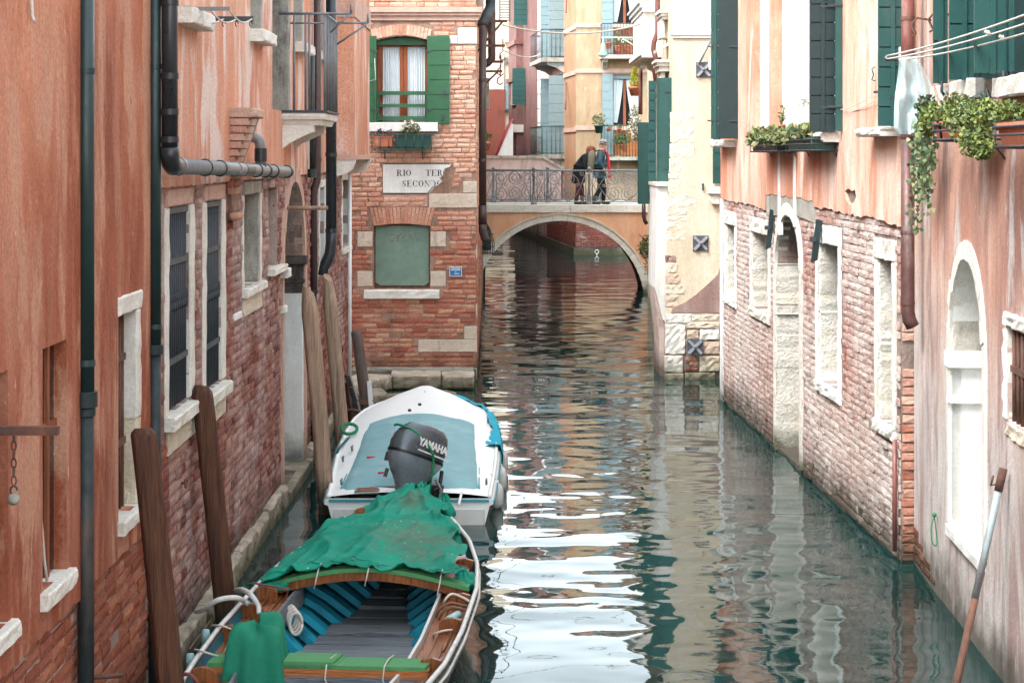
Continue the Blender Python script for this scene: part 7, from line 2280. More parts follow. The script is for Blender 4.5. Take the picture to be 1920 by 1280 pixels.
    c = Vector((cx(.99), Yf(.985), zg(.98)+.1))
    m = MB(); m.ball(c+Vector((0, 0, .0)), .07, 9, 6, 0, (1.3, .8, .7)); m.ball(c+Vector((.12, -.02, .0)), .06, 9, 6, 0, (1.4, .8, .6)); o2 = m.build('cloth_bundle', M['cloth_cyan'], o)
    # fenders
    for k, (px, py, lab) in enumerate(((942, 868, 'grey white fender beside the cyan cloth, farthest of the three'), (939, 898, 'round grey fender in the middle of the white boat side'), (932, 930, 'pale fender at the stern corner of the white boat'))):
        z = .12
        p = wpx(px, py, z)
        o = thing('fender', lab, 'fender', p-Z*.12, 'fenders of the white boat')
        m = MB(); m.lathe(p-Z*.13, [(.0, 0), (.04, .01), (.068, .06), (.07, .2), (.045, .25), (.02, .27), (.015, .30)], 12); m.build('body', M['gunwale_white'], o)
        m = MB(); m.tube([p+Z*.16, p+Vector((-.07, 0, .24))], .006, 5); m.build('lanyard', M['rope_white'], o)
    # mooring lines to the posts
    m = MB(); m.tube(smooth([wpx(660, 815, .45), at(636, 840, 20.8), at(628, 870, 20.6), at(622, 910, 19.9), at(612, 935, 19.4), at(600, 948, 19.25), at(596, 938, 19.3)], 5), .014, 6)
    o = m.build('mooring_rope', plain('teal_rope', S(22, 84, 84), .85)); tag(o, 'dark teal rope from the white boat to the pale mooring post', 'rope')
    m = MB(); p = wpx(655, 812, .5); m.tube([p+Vector((.09*math.cos(a), .1*math.sin(a)*.6, .05+.05*math.sin(a*1.0))) for a in [i*.55 for i in range(13)]], .02, 6); o = m.build('rope_coil', M['rope_green']); tag(o, 'green rope coil on the left bow of the white boat', 'rope')

def smooth(pts, n=4):
    """Catmull-Rom through points"""
    pts = [Vector(p) for p in pts]
    out = []
    for i in range(len(pts)-1):
        p0, p1, p2, p3 = pts[max(i-1, 0)], pts[i], pts[i+1], pts[min(i+2, len(pts)-1)]
        for k in range(n):
            f = k/n
            out.append(.5*((2*p1)+(p2-p0)*f+(2*p0-5*p1+4*p2-p3)*f*f+(3*p1-p0-3*p2+p3)*f**3))
    out.append(pts[-1])
    return out
white_boat()

# ---------------- wooden boat
BOW, STERN = Vector((-.88, 16.75, 0)), Vector((-1.46, 8.9, 0))
BL = (STERN-BOW).length
BD_ = (STERN-BOW).normalized(); BS = Vector((-BD_.y, BD_.x, 0))     # along, and to the right bank side
if BS.x < 0: BS = -BS
def bw(s): return float(np.interp(s, [0, .12, .35, .7, 1.4, 2.1, 2.8, 4, 4.8, 6, 7.9], [.02, .13, .27, .42, .64, .77, .83, .84, .81, .7, .45]))
def bz(s): return float(np.interp(s, [0, .5, 1, 2, 2.8, 4.8, 7.9], [.60, .585, .56, .505, .47, .45, .55]))
def fw(s): return float(np.interp(s, [0, .9, 1.6, 2.4, 3.2, 4.2, 6, 7.9], [.01, .08, .15, .27, .42, .46, .42, .25]))
def bp(s, a, z): return BOW + BD_*s + BS*a + Z*z

def wooden_boat():
    t = thing('wooden_boat', 'varnished wooden rowing boat with turquoise ribs in the foreground', 'boat', bp(4, 0, 0))
    ss = [0, .06, .15, .3, .5, .8, 1.2, 1.7, 2.3, 3, 3.8, 4.6, 5.4, 6.2, 7, 7.9]
    rows, rin = [], []
    for s in ss:
        w, z = bw(s), bz(s)
        pr = [(w, z), (w+.015, z-.03), (w-.01, z-.16), (w*.80, .02), (w*.55, -.12), (0, -.17)]
        rows.append([bp(s, a, b) for a, b in pr] + [bp(s, -a, b) for a, b in reversed(pr[:-1])])
        pi = [(w-.03, z-.005), (w-.05, z-.12), (w*.42+fw(s)*.58, .19), (min(w*.7, fw(s)+.04), .05), (0, .02)]
        rin.append([bp(s, a, b) for a, b in pi] + [bp(s, -a, b) for a, b in reversed(pi[:-1])])
    m = MB(); m.grid(rows, 0, True, False); m.build('hull', M['hull_dark'], t)
    m = MB(); m.grid(rin, 0, True, True); m.build('inner_planking', M['plank_teal'], t)
    fine = [BL*k/70 for k in range(71)]
    for sd in (-1, 1):
        m = MB(); m.tube([bp(s, sd*(bw(s)-.005), bz(s)+.004) for s in fine], .018, 8); m.build('gunwale', M['gunwale_white'], t)
        m = MB(); m.tube([bp(s, sd*(bw(s)+.012), bz(s)-.06) for s in fine], .012, 6); m.build('rubbing_strake', M['gunwale_white'], t)
        # side deck of three planks, coaming
        dk = [s for s in fine if 2.55 < s < 7.2]
        for k, (o0, o1) in enumerate(((.035, .105), (.112, .185), (.192, .27))):
            r_ = [[bp(s, sd*(bw(s)-o0), bz(s)-.075-.01*k) for s in dk], [bp(s, sd*(bw(s)-o1), bz(s)-.08-.01*k) for s in dk]]
            bt = [[p-Z*.02 for p in r_[0]], [p-Z*.02 for p in r_[1]]]
            m = MB(); m.grid([r_[0], r_[1], bt[1], bt[0], r_[0]], 0, False, sd > 0); m.build('deck_plank', M['wood_varnish'], t)
        r_ = [[bp(s, sd*(bw(s)-.272), bz(s)-.045) for s in dk], [bp(s, sd*(bw(s)-.292), bz(s)-.045) for s in dk], [bp(s, sd*(bw(s)-.300), bz(s)-.19) for s in dk], [bp(s, sd*(bw(s)-.280), bz(s)-.19) for s in dk]]
        m = MB(); m.grid(r_ + [r_[0]], 0, False, sd < 0); m.build('coaming', M['gunwale_white'] if sd > 0 else M['board_grey'], t)
        # planking strip under the gunwale
        r_ = [[bp(s, sd*(bw(s)-.028), bz(s)-.005) for s in fine if .6 < s < 7.4], [bp(s, sd*(bw(s)-.036), bz(s)-.075) for s in fine if .6 < s < 7.4]]
        m = MB(); m.grid(r_, 0, False, sd < 0); m.build('gunwale_lining', M['wood_varnish'], t)
        # knees: rounded wooden brackets standing on the side deck
        for s in ((2.95, 3.45, 4.05, 5.1) if sd < 0 else (2.05, 3.05, 3.75, 4.75)):
            w, z = bw(s), bz(s)
            pr = [(w-.03, z-.08), (w-.03, z+.015), (w-.09, z+.03), (w-.15, z+.02), (w-.185, z-.01), (w-.19, z-.09)]
            A = [bp(s-.02, sd*a, b) for a, b in pr]; B = [bp(s+.02, sd*a, b) for a, b in pr]
            n_ = len(pr)
            fs = [tuple(range(n_)), tuple(reversed(range(n_, 2*n_)))] + [((i+1) % n_, i, n_+i, n_+(i+1) % n_) for i in range(n_)]
            if sd < 0: fs = [f[::-1] for f in fs]
            m = MB(); m.add(A+B, fs); m.build('knee', M['wood_knee'], t)
            m = MB(); m.tube([bp(s-.02, sd*(w-.10), z-.07), bp(s+.48, sd*(bw(s+.5)-.10), bz(s+.5)-.07)], .016, 4); m.build('deck_batten', M['wood_varnish'], t)
        # ribs
        s = .9
        while s < 6.8:
            w, z = bw(s), bz(s)
            pr = [(w-.055, z-.10), (w-.065, z-.15), (w*.42+fw(s)*.58-.015, .20), (min(w*.7, fw(s)+.03), .065), (max(.02, fw(s)-.05), .055)]
            m = MB()
            A = [bp(s-.06, sd*a, b) for a, b in pr]; B = [bp(s+.06, sd*a, b) for a, b in pr]
            A2 = [bp(s-.06, sd*(a-.045), b+.03) for a, b in pr]; B2 = [bp(s+.06, sd*(a-.045), b+.03) for a, b in pr]
            m.grid([A, A2, B2, B, A], 0, False, sd > 0)
            m.build('rib', M['rib_blue'], t)
            s += .29
    # floor boards laid across
    s = .9; k = 0
    while s < 6.9:
        w = fw(s+.1); z = .10 + (.025 if k % 3 == 0 else 0) + (.035 if s < 1.6 else 0)
        m = MB(); p = [bp(s, -w, z-.03), bp(s, w, z-.03), bp(s+.24, w*1.01, z-.03), bp(s+.24, -w*1.01, z-.03), bp(s, -w, z), bp(s, w, z), bp(s+.24, w*1.01, z), bp(s+.24, -w*1.01, z)]
        m.hexa(p); m.build('floor_board', M['board_grey'], t)
        s += .27; k += 1
    # arched beam carrying the foredeck, felt on top
    SA = 2.76
    def arch(s, off, rise, w0, n=20): return [bp(s, -w0+2*w0*k/n, bz(s)+off+rise*math.sin(math.pi*k/n)) for k in range(n+1)]
    w0 = bw(SA)-.06
    for nm, mt, z0, z1, d0, d1 in (('deck_beam', 'wood_knee', -.085, -.02, -.03, .03), ('felt_edge', 'felt', -.019, .012, -.07, .05)):
        a, b, c, d = arch(SA+d1, z0, .13, w0), arch(SA+d1, z1, .13, w0), arch(SA+d0, z1, .13, w0), arch(SA+d0, z0, .13, w0)
        m = MB(); m.grid([a, b, c, d, a], 0, False, True); m.build(nm, M[mt], t)
    # foredeck boards
    sf = [.12+(SA-.15)*k/18 for k in range(19)]
    nb = 6
    for k in range(nb):
        a0, a1 = -1+2*k/nb+.01, -1+2*(k+1)/nb-.01
        rr = [[bp(s, (bw(s)-.06)*(a0+(a1-a0)*i/3), bz(s)-.03+.13*math.cos((a0+(a1-a0)*i/3)*1.5)*(s/SA)) for i in range(4)] for s in sf]
        m = MB(); m.grid(rr, 0, True, True); m.build('foredeck_board', M['wood_varnish'], t)
    # thwart with felt pads
    ST = 4.78
    w = bw(ST)-.10; z = bz(ST)-.01
    m = MB(); m.hexa([bp(ST-.10, -w, z-.06), bp(ST-.10, w, z-.06), bp(ST+.10, w, z-.06), bp(ST+.10, -w, z-.06), bp(ST-.10, -w, z-.012), bp(ST-.10, w, z-.012), bp(ST+.10, w, z-.012), bp(ST+.10, -w, z-.012)]); th = m.build('thwart', M['wood_orange'], t)
    m = MB(); m.hexa([bp(ST+.085, -w+.05, z-.20), bp(ST+.085, w-.05, z-.20), bp(ST+.105, w-.05, z-.20), bp(ST+.105, -w+.05, z-.20), bp(ST+.085, -w, z-.061), bp(ST+.085, w, z-.061), bp(ST+.105, w, z-.061), bp(ST+.105, -w, z-.061)]); m.build('thwart_riser', M['board_grey'], th)
    for a0, a1, dz in ((-w, .12, .004), (.02, w-.02, 0), (-.22, .10, .022)):
        m = MB(); m.hexa([bp(ST-.11, a0, z-.011), bp(ST-.11, a1+.03, z-.011), bp(ST+.10, a1, z-.011), bp(ST+.10, a0, z-.011), bp(ST-.11, a0, z+.012+dz), bp(ST-.11, a1+.03, z+.012+dz), bp(ST+.10, a1, z+.012+dz), bp(ST+.10, a0, z+.012+dz)]); m.build('felt_pad', M['felt'], th)
    for a in (-w+.12, -.28, .06, w-.28):
        m = MB(); m.tube([bp(ST-.11, a+.03, z+.03), bp(ST, a+.01, z+.032), bp(ST+.108, a, z+.015), bp(ST+.112, a-.01, z-.07), bp(ST+.115, a+.02, z-.13)], .005, 5); m.build('lashing', M['rope_white'], th)
    # second thwart and small peg at the bottom edge of the view
    m = MB(); m.hexa([bp(5.25, -.6, .16), bp(5.25, .6, .16), bp(5.9, .55, .16), bp(5.9, -.55, .16), bp(5.25, -.6, .19), bp(5.25, .6, .19), bp(5.9, .55, .19), bp(5.9, -.55, .19)]); m.build('stern_board', M['board_grey'], t)
    return t
wooden_boat()

def tarp_mat():
    m = Mat('green_tarpaulin')
    c = m.mix(m.fr(m.noise(2.5, 5), .3, .7), S(0, 112, 92), S(4, 144, 118))
    sep = m.n('SeparateXYZ'); m.l(m.pos(), sep.inputs[0])
    # mud stain with its own outline: two soft blobs broken up by noise
    def blob(x, y, rx, ry):
        dx = m.math('DIVIDE', m.math('SUBTRACT', sep.outputs[0], x), rx); dy = m.math('DIVIDE', m.math('SUBTRACT', sep.outputs[1], y), ry)
        return m.math('SQRT', m.math('ADD', m.math('MULTIPLY', dx, dx), m.math('MULTIPLY', dy, dy)))
    d = m.math('MINIMUM', blob(-.72, 14.75, .42, .62), blob(-.86, 16.1, .16, .35))
    d = m.math('ADD', d, m.fr(m.noise(5.5, 8, .75, m.scaled((1.6, .8, 1)), 1.2), .2, .8, -1.0, 1.0))
    c = m.mix(m.fr(d, .30, 1.0, .62, 0), c, S(92, 98, 82))
    sp = m.noise(46, 1, .4)
    c = m.mix(m.fr(sp, .76, .78), c, S(206, 216, 206))
    m.bump(m.noise(90, 3, .6), .12, .01)
    return m.out(c, .75, 0, .3)
M['tarp'] = tarp_mat()

def tarp():
    rnd = random.Random(6)
    SA = 2.83
    rows = []
    NS, NA = 90, 110
    for i in range(NS+1):
        f = i/NS
        s = .02 + (SA-.02)*f
        row = []
        for k in range(NA+1):
            a = -1+2*k/NA
            wl, wr = bw(s)+.05, max(.03, bw(s)-.13*min(1, s/1.0))
            x = a*(wl if a < 0 else wr)
            crown = .135*math.cos(max(-1, min(1, x/(bw(s)+.02)))*1.5)*(.3+.7*min(1, s/1.6))
            z = bz(s)+.012+crown + .04*math.exp(-(s/.45)**2)
            # folds fanning out from the tie at the bow
            th = math.atan2(x+.03, s+.25)
            d = math.hypot(x, s+.25)
            fan = abs(math.sin(th*10+.6*math.sin(d*2.2)+.5))
            z += (1-fan)**3*.040*math.exp(-((d-.9)/1.0)**2)
            # long diagonal creases and slack: thin sharp ridges with hollows between
            for fx, fs_, fo, am, pw in ((2.2, 1.0, 3.3, .050, 2), (4.0, 1.7, 7.1, .028, 2), (1.2, 3.4, 5.2, .018, 3), (8.5, 3.6, 9.4, .006, 2)):
                wq = mnoise.noise(Vector((x*1.3, s*1.3, fo)))*.5
                nq = mnoise.noise(Vector((x*fx + s*.8*fx*.6 + wq, s*fs_ - x*.5, fo)))
                z += am*(1-min(1, abs(nq)*2.6))**pw
            z += .03*mnoise.noise(Vector((x*1.5, s*1.2, 11.0)))
            # bunched cloth along the right edge
            if a > .60:
                g = (a-.60)/.40
                z += g*(.050*abs(math.sin(s*8.5+2*math.sin(s*3)+g*2)) + .030*abs(mnoise.noise(Vector((x*14, s*7, 1.2)))))
                x += g*.05*math.sin(s*9+1)
            # left edge falls over the gunwale
            if a < -.86:
                g = (-.86-a)/.14
                z -= g*g*.13; z += g*.02*math.sin(s*13)
            if f > .93:
                g = (f-.93)/.07; z -= g*g*.012 - .02*g*max(0, math.sin(k*.33+1.2))**6
            z = max(z, bz(s)-.02 + (.0 if a > -.86 else -.15))
            row.append(bp(s + (.018*math.sin(k*.13)+.008*math.sin(k*.41))*(f**8), x, z))
        rows.append(row)
    m = MB(); m.grid(rows, 0, True, True)
    hem = rows[-1]
    o = m.build('tarpaulin', M['tarp']); tag(o, 'green tarpaulin with a brown stain over the bow of the wooden boat', 'tarpaulin')
    for off in (0, 4):
        mm = MB(); mm.tube([p+Z*.003 for p in rows[NS-off]], .007 if off == 0 else .004, 6); mm.build('hem', M['tarp'], o)
    for k in range(6, NA-4, 14):
        p = rows[NS-2][k]; mm = MB(); mm.tube([p+Vector((.011*math.cos(a), .011*math.sin(a), .006)) for a in [i*math.pi/4 for i in range(9)]], .004, 5); mm.build('eyelet', M['iron_grey'], o)
    # gathered knot at the bow, crumpled bundles
    c = bp(.05, .08, bz(0)+.05)
    mm = MB(); n_ = 24
    rr = []
    for h, r in ((-.06, .13), (0, .07), (.03, .03), (.05, .028), (.075, .055), (.10, .06)):
        rr.append([c+Vector((math.cos(2*math.pi*k/n_)*r*(1+.22*math.sin(k*2.1)), math.sin(2*math.pi*k/n_)*r*(1+.22*math.cos(k*1.7)), h+.012*math.sin(k*1.9))) for k in range(n_+1)])
    mm.grid(rr, 0, True); mm.build('tied_tip', M['tarp'], o)
    mm = MB(); mm.tube([c+Vector((math.cos(a)*.034, math.sin(a)*.034, .04)) for a in [i*.7 for i in range(10)]], .007, 5); mm.build('tie_cord', M['rope_white'], o)
    def bundle(c, sx, sy, sz, seed):
        mm = MB(); rr = []
        for i in range(15):
            f = i/14; r = math.sin(math.pi*min(.999, f*.55+.02))
            row = []
            for k in range(29):
                an = 2*math.pi*(k % 28)/28
                q = 1+.45*mnoise.noise(Vector((math.cos(an)*1.7+seed, math.sin(an)*1.7, f*2.2)))+.18*abs(mnoise.noise(Vector((math.cos(an)*5+seed, math.sin(an)*5, f*4))))
                row.append(c+Vector((math.cos(an)*sx*r*q, math.sin(an)*sy*r*q, sz*(1-f)*q)))
            rr.append(row)
        mm.grid(rr, 0, True, True); mm.build('crumpled_fold', M['tarp'], o)
    bundle(bp(.55, .33, bz(.5)-.02), .10, .17, .17, 1.0)
    bundle(bp(2.55, .70, bz(2.5)-.05), .10, .17, .12, 2.0)
    bundle(bp(2.75, -.72, bz(2.7)-.03), .16, .10, .08, 3.0)
    bundle(bp(1.5, .50, bz(1.5)-.02), .07, .30, .13, 4.0)
    for a in (-.36, .02, .56):
        mm = MB(); p = bp(SA-.02, a, bz(SA)+.13*math.cos(a/.83*1.5)+.02); mm.tube([p+BD_*(-.1)+Z*.03, p+Z*.015, p+BD_*.09-Z*.03, p+BD_*.09+Vector((-.02, 0, -.12))], .005, 5); mm.build('lashing', M['rope_white'], o)
    # scrap of brown leather lying on it
    p = wpx(674, 960, .66); mm = MB(); mm.hexa([p+Vector(v) for v in ((-.045, -.03, -.02), (.03, -.04, -.01), (.045, .03, .0), (-.03, .03, -.01), (-.04, -.02, .02), (.02, -.03, .05), (.05, .03, .03), (-.02, .035, .03))])
    k = mm.build('wood_scrap', M['wood_knee']); tag(k, 'small brown wooden chock lying on the green tarpaulin', 'chock')
tarp()

def covered_seat():
    c = wpx(482, 1235, .45)
    rows = []
    n_ = 64
    prof = [(.02, .235), (.12, .23), (.155, .215), (.175, .17), (.185, .08), (.20, -.05), (.215, -.18), (.225, -.27)]
    for j, (r, h) in enumerate(prof):
        row = []
        for k in range(n_+1):
            an = 2*math.pi*(k % n_)/n_
            sq = 1/max(abs(math.cos(an)), abs(math.sin(an)))**.75
            fold = 1+(j/7)**1.5*(.10*math.sin(an*7+.5*math.sin(an*3))+.06*math.sin(an*13+1))
            dz = .035*math.sin(an*2+.7)*(1 if j < 3 else .3)+.016*math.sin(an*5)
            row.append(c+Vector((math.cos(an)*r*sq*fold*.98, math.sin(an)*r*sq*fold*.9, h+dz+ (.02*math.cos(an) if j < 4 else 0))))
        rows.append(row)
    m = MB(); m.grid(rows, 0, True, True); m.add(rows[0][:-1], [tuple(range(n_))])
    o = m.build('draped_cloth', plain('plain_green_canvas', S(8, 116, 90), .8, 0, var=.1, bump=.12)); tag(o, 'green canvas draped over a seat at the left of the wooden boat', 'cloth')
covered_seat()

def boat_ropes():
    def rope(name, label, pts, r, mat, cat='rope', n=5):
        m = MB(); m.tube(smooth(pts, n), r, 7); o = m.build(name, mat); tag(o, label, cat); return o
    W = lambda x, y, z: wpx(x, y, z)
    rope('mooring_hose', 'stiff white hose looped from the dark post to the boat deck, lower one', [W(368, 1146, .42), W(385, 1140, .5), W(410, 1124, .58), W(440, 1120, .58), W(458, 1126, .52), W(466, 1132, .5)], .019, M['gunwale_white'], 'hose')
    rope('mooring_hose', 'stiff white hose arching behind the first hose, upper one', [W(442, 1106, .5), W(455, 1105, .57), W(472, 1116, .57), W(484, 1135, .5), W(485, 1150, .45)], .019, M['gunwale_white'], 'hose')
    rope('deck_line', 'thin white line across the left side deck near the knees', [W(398, 1172, .46), W(418, 1173, .5), W(440, 1182, .45), W(468, 1190, .44)], .007, M['rope_white'])
    rope('deck_line', 'thin white line beside the green canvas on the left deck', [W(365, 1217, .46), W(385, 1222, .5), W(410, 1230, .45), W(428, 1234, .44)], .007, M['rope_white'])
    rope('lashing_line', 'pinkish lashing line hanging from the foredeck beam on the left', [W(474, 1092, .52), W(500, 1097, .52), W(536, 1104, .52), W(538, 1115, .46), W(533, 1140, .36), W(531, 1150, .33)], .008, M['rope_red'])
    for k, (x, y, lab) in enumerate(((546, 1155, 'coiled white rope hanging inside the wooden boat, upper coil'), (505, 1180, 'coiled white rope hanging inside the wooden boat, lower coil'))):
        m = MB()
        for j in range(4):
            c = W(x+j*3, y+j*2, .32)
            m.tube([c+Vector((.035*math.cos(a)*(1+.1*j), .02*math.sin(a), .075*math.sin(a)-.01*j)) for a in [i*math.pi/6 for i in range(13)]], .011, 6)
        o = m.build('rope_coil', M['rope_white']); tag(o, lab, 'rope')
    m = MB(); p = W(525, 1162, .30); m.hexa([p+Vector(v) for v in ((-.09, -.10, -.06), (-.05, -.10, -.06), (.09, .06, .02), (.05, .06, .02), (-.09, -.10, .0), (-.05, -.10, .0), (.09, .06, .08), (.05, .06, .08))]); o = m.build('wooden_cleat', M['rust']); tag(o, 'red brown wooden cleat board between the white rope coils', 'cleat')
    for k, pts in enumerate(([(832, 1142, .36), (834, 1125, .46), (848, 1113, .50), (872, 1122, .46), (884, 1130, .44)], [(816, 1170, .30), (822, 1145, .42), (842, 1130, .48), (866, 1134, .46), (880, 1136, .44)], [(818, 1176, .30), (828, 1150, .42), (846, 1138, .47), (868, 1142, .45), (880, 1148, .43)])):
        rope('rope_loop', ('pale rope loop over the right coaming, uppermost', 'tan rope loop over the right coaming, middle', 'tan rope loop over the right coaming, lowest')[k], [W(*q) for q in pts], .010, M['rope_white'] if k == 0 else M['rope_brown'])
    rope('deck_line', 'thin white line across the right side deck', [W(812, 1196, .32), W(815, 1188, .40), W(830, 1182, .43), W(848, 1180, .43)], .007, M['rope_white'])
    for k, (x, y, lab) in enumerate(((386, 1180, 'pale blue fender peg on the left gunwale, upper'), (357, 1225, 'pale blue fender peg on the left gunwale, lower'), (852, 1160, 'pale blue peg on the right side deck'))):
        p = W(x, y, .42)
        m = MB()
        if k < 2: m.lathe(p-Z*.14, [(.0, 0), (.028, .005), (.03, .10), (.024, .14), (.0, .145)], 12)
        else: m.tube([p+Vector((-.05, -.05, .0)), p+Vector((.03, .05, .02))], .03, 10)
        o = m.build('blue_peg', plain('pale_aqua_plastic', S(150, 190, 190), .5)); tag(o, lab, 'peg')
    rope('red_rope', 'dark red rope curling at the lower left corner of the boat', [W(330, 1290, .42), W(342, 1266, .5), W(356, 1264, .52), W(368, 1276, .48), W(374, 1292, .42)], .012, M['rope_red'])
    rope('wall_line', 'thin line from the left gunwale to an iron pin in the wall', [W(356, 1216, .42), W(362, 1206, .36), W(378, 1186, .3), W(396, 1160, .28)], .005, M['rope_brown'])
boat_ropes()

# ---------------- skiff prow and plank by the grey post
def skiff():
    Y = 25.0
    t = thing('moored_skiff', 'grey blue prow of a small skiff beside the quay', 'boat', at(660, 800, Y))
    def strip(pts, w, y0, nm, mt):
        m = MB()
        A = [at(x-w(k)/2, y, Y) for k, (x, y) in enumerate(pts)]; B = [at(x+w(k)/2, y+3, Y-.12) for k, (x, y) in enumerate(pts)]
        A2 = [p+Vector((.0, .06, -.02)) for p in A]; B2 = [p+Vector((.02, .06, -.02)) for p in B]
        m.grid([A, B, B2, A2, A], 0, False); m.build(nm, M[mt], t)
    grey = 'shutter_blue'
    for k, seg in enumerate(([(650, 702), (654, 714), (657, 722)], [(657, 724), (661, 738), (664, 746)], [(664, 748), (667, 764), (668, 786)])):
        strip(seg, lambda i: 11, 0, 'prow_panel', 'iron_grey')
    strip([(648, 716), (650, 740), (655, 765), (657, 800)], lambda i: 7, 0, 'stem_timber', 'rust')
    m = MB(); m.hexa([at(645, 812, Y), at(690, 812, Y), at(690, 815, Y+1.2), at(645, 815, Y+1.2), at(648, 768, Y), at(684, 782, Y), at(690, 770, Y+1.2), at(650, 765, Y+1.2)]); m.build('hull', M['hull_dark'], t)
    m = MB(); m.tube(smooth([at(648, 770, Y-.1), at(660, 768, Y-.15), at(676, 772, Y-.15), at(694, 780, Y-.1)], 5), .014, 6); o = m.build('mooring_rope', M['rope_brown']); tag(o, 'knotted brown rope between the skiff prow and the grey post', 'rope')
    m = MB(); m.hexa([at(694, 796, 25.3), at(704, 792, 25.3), at(704, 792, 25.36), at(694, 796, 25.36), at(688, 714, 25.3), at(696, 714, 25.3), at(696, 714, 25.36), at(688, 714, 25.36)]); o = m.build('white_plank', M['white_paint']); tag(o, 'narrow white plank leaning on the grey post', 'plank')
    m = MB()
    for k in range(3): m.tube([at(683, 748+k*4, 25.5)+Vector((.088*math.cos(a), .088*math.sin(a), .01*math.sin(a+k))) for a in [i*math.pi/6 for i in range(13)]], .012, 6)
    m.tube([at(694, 750, 25.4), at(700, 744, 25.35), at(699, 752, 25.3)], .012, 6)
    o = m.build('post_rope', M['rope_brown']); tag(o, 'brown rope wound round the short grey post', 'rope')
skiff()
# ================================================================== RIGHT BANK: boxes, lines, plants
def ellip_leaves(m, c, size, n, leaf, rnd, droop=0.0):
    c = Vector(c); k = 0
    while k < n:
        p = Vector((rnd.uniform(-1, 1), rnd.uniform(-1, 1), rnd.uniform(-1, 1)))
        if p.length > 1 or p.length < .3: continue
        q = c + Vector((p.x*size[0], p.y*size[1], p.z*size[2]-droop*(p.x**2+p.y**2)*size[2]))
        l = leaf*rnd.choice([.5, .7, .9, 1.1, 1.5, 1.9])
        d = Vector((rnd.uniform(-1, 1), rnd.uniform(-1, 1), rnd.uniform(-.6, 1))).normalized()
        s = d.cross(Vector((rnd.uniform(-1, 1), rnd.uniform(-1, 1), rnd.uniform(-1, 1)))).normalized(); nn = d.cross(s)
        m.add([q, q+d*l*.5+s*l*.4+nn*l*.12, q+d*l, q+d*l*.5-s*l*.4+nn*l*.12], [(0, 1, 2), (0, 2, 3)]); k += 1

def window_box(label, fr, px0, px1, py0, py1, d0, d1, mat, iron=True, taper=.02):
    dm = (d0+d1)/2
    u0, u1 = fr.U(px0, d1), fr.U(px1, d1); v0, v1 = fr.Vh((px0+px1)/2, py1, d1), fr.Vh((px0+px1)/2, py0, d1)
    t = thing('window_box', label, 'flower box', fr.p((u0+u1)/2, v0, dm))
    m = MB(); m.hexa([fr.p(u0+taper, v0, d1-taper), fr.p(u1-taper, v0, d1-taper), fr.p(u1-taper, v0, d0+taper), fr.p(u0+taper, v0, d0+taper), fr.p(u0, v1, d1), fr.p(u1, v1, d1), fr.p(u1, v1, d0), fr.p(u0, v1, d0)]); m.build('trough', mat, t)
    m = MB(); m.fbox(fr, u0-.01, u1+.01, v1-.03, v1+.004, d0-.01, d1+.01); m.build('rim', mat, t)
    m = MB(); m.fbox(fr, u0+.012, u1-.012, v1-.02, v1+.012, d0+.012, d1-.012); m.build('soil', M['soil'], t)
    if iron:
        for v in (v1-.02, (v0+v1)/2, v0):
            m = MB(); m.tube([fr.p(u0-.012, v, 0), fr.p(u0-.012, v, d1+.016), fr.p(u1+.012, v, d1+.016), fr.p(u1+.012, v, 0)], .008, 5); m.build('iron_band', M['iron'], t)
        for u in (u0+.05, u1-.05):
            m = MB(); m.tube([fr.p(u, v0-.14, 0), fr.p(u, v0-.01, d0), fr.p(u, v0-.005, d1+.016), fr.p(u, v1, d1+.016)], .008, 5); m.build('iron_strap', M['iron'], t)
    return t, (u0, u1, v0, v1)

def clump(name, label, cs, mats, n, leaf, seed, cat='plant', droop=0.0, base=None):
    """cs: list of (centre, half sizes)"""
    rnd = random.Random(seed)
    c0 = Vector(cs[0][0])
    t = thing(name, label, cat, base or (c0-Z*cs[0][1][2]))
    m = MB()
    for c, s in cs:
        for k in range(5): m.tube([Vector(c)-Z*s[2]*.8, Vector(c)+Vector((rnd.uniform(-.6, .6)*s[0], rnd.uniform(-.6, .6)*s[1], rnd.uniform(-.1, .7)*s[2]))], .004, 4)
    m.build('stem', M['leaf_olive'], t)
    for j, mt in enumerate(mats):
        m = MB()
        for c, s in cs: ellip_leaves(m, c, s, n//len(mats), leaf, rnd, droop)
        m.build('foliage', M[mt], t)
    return t

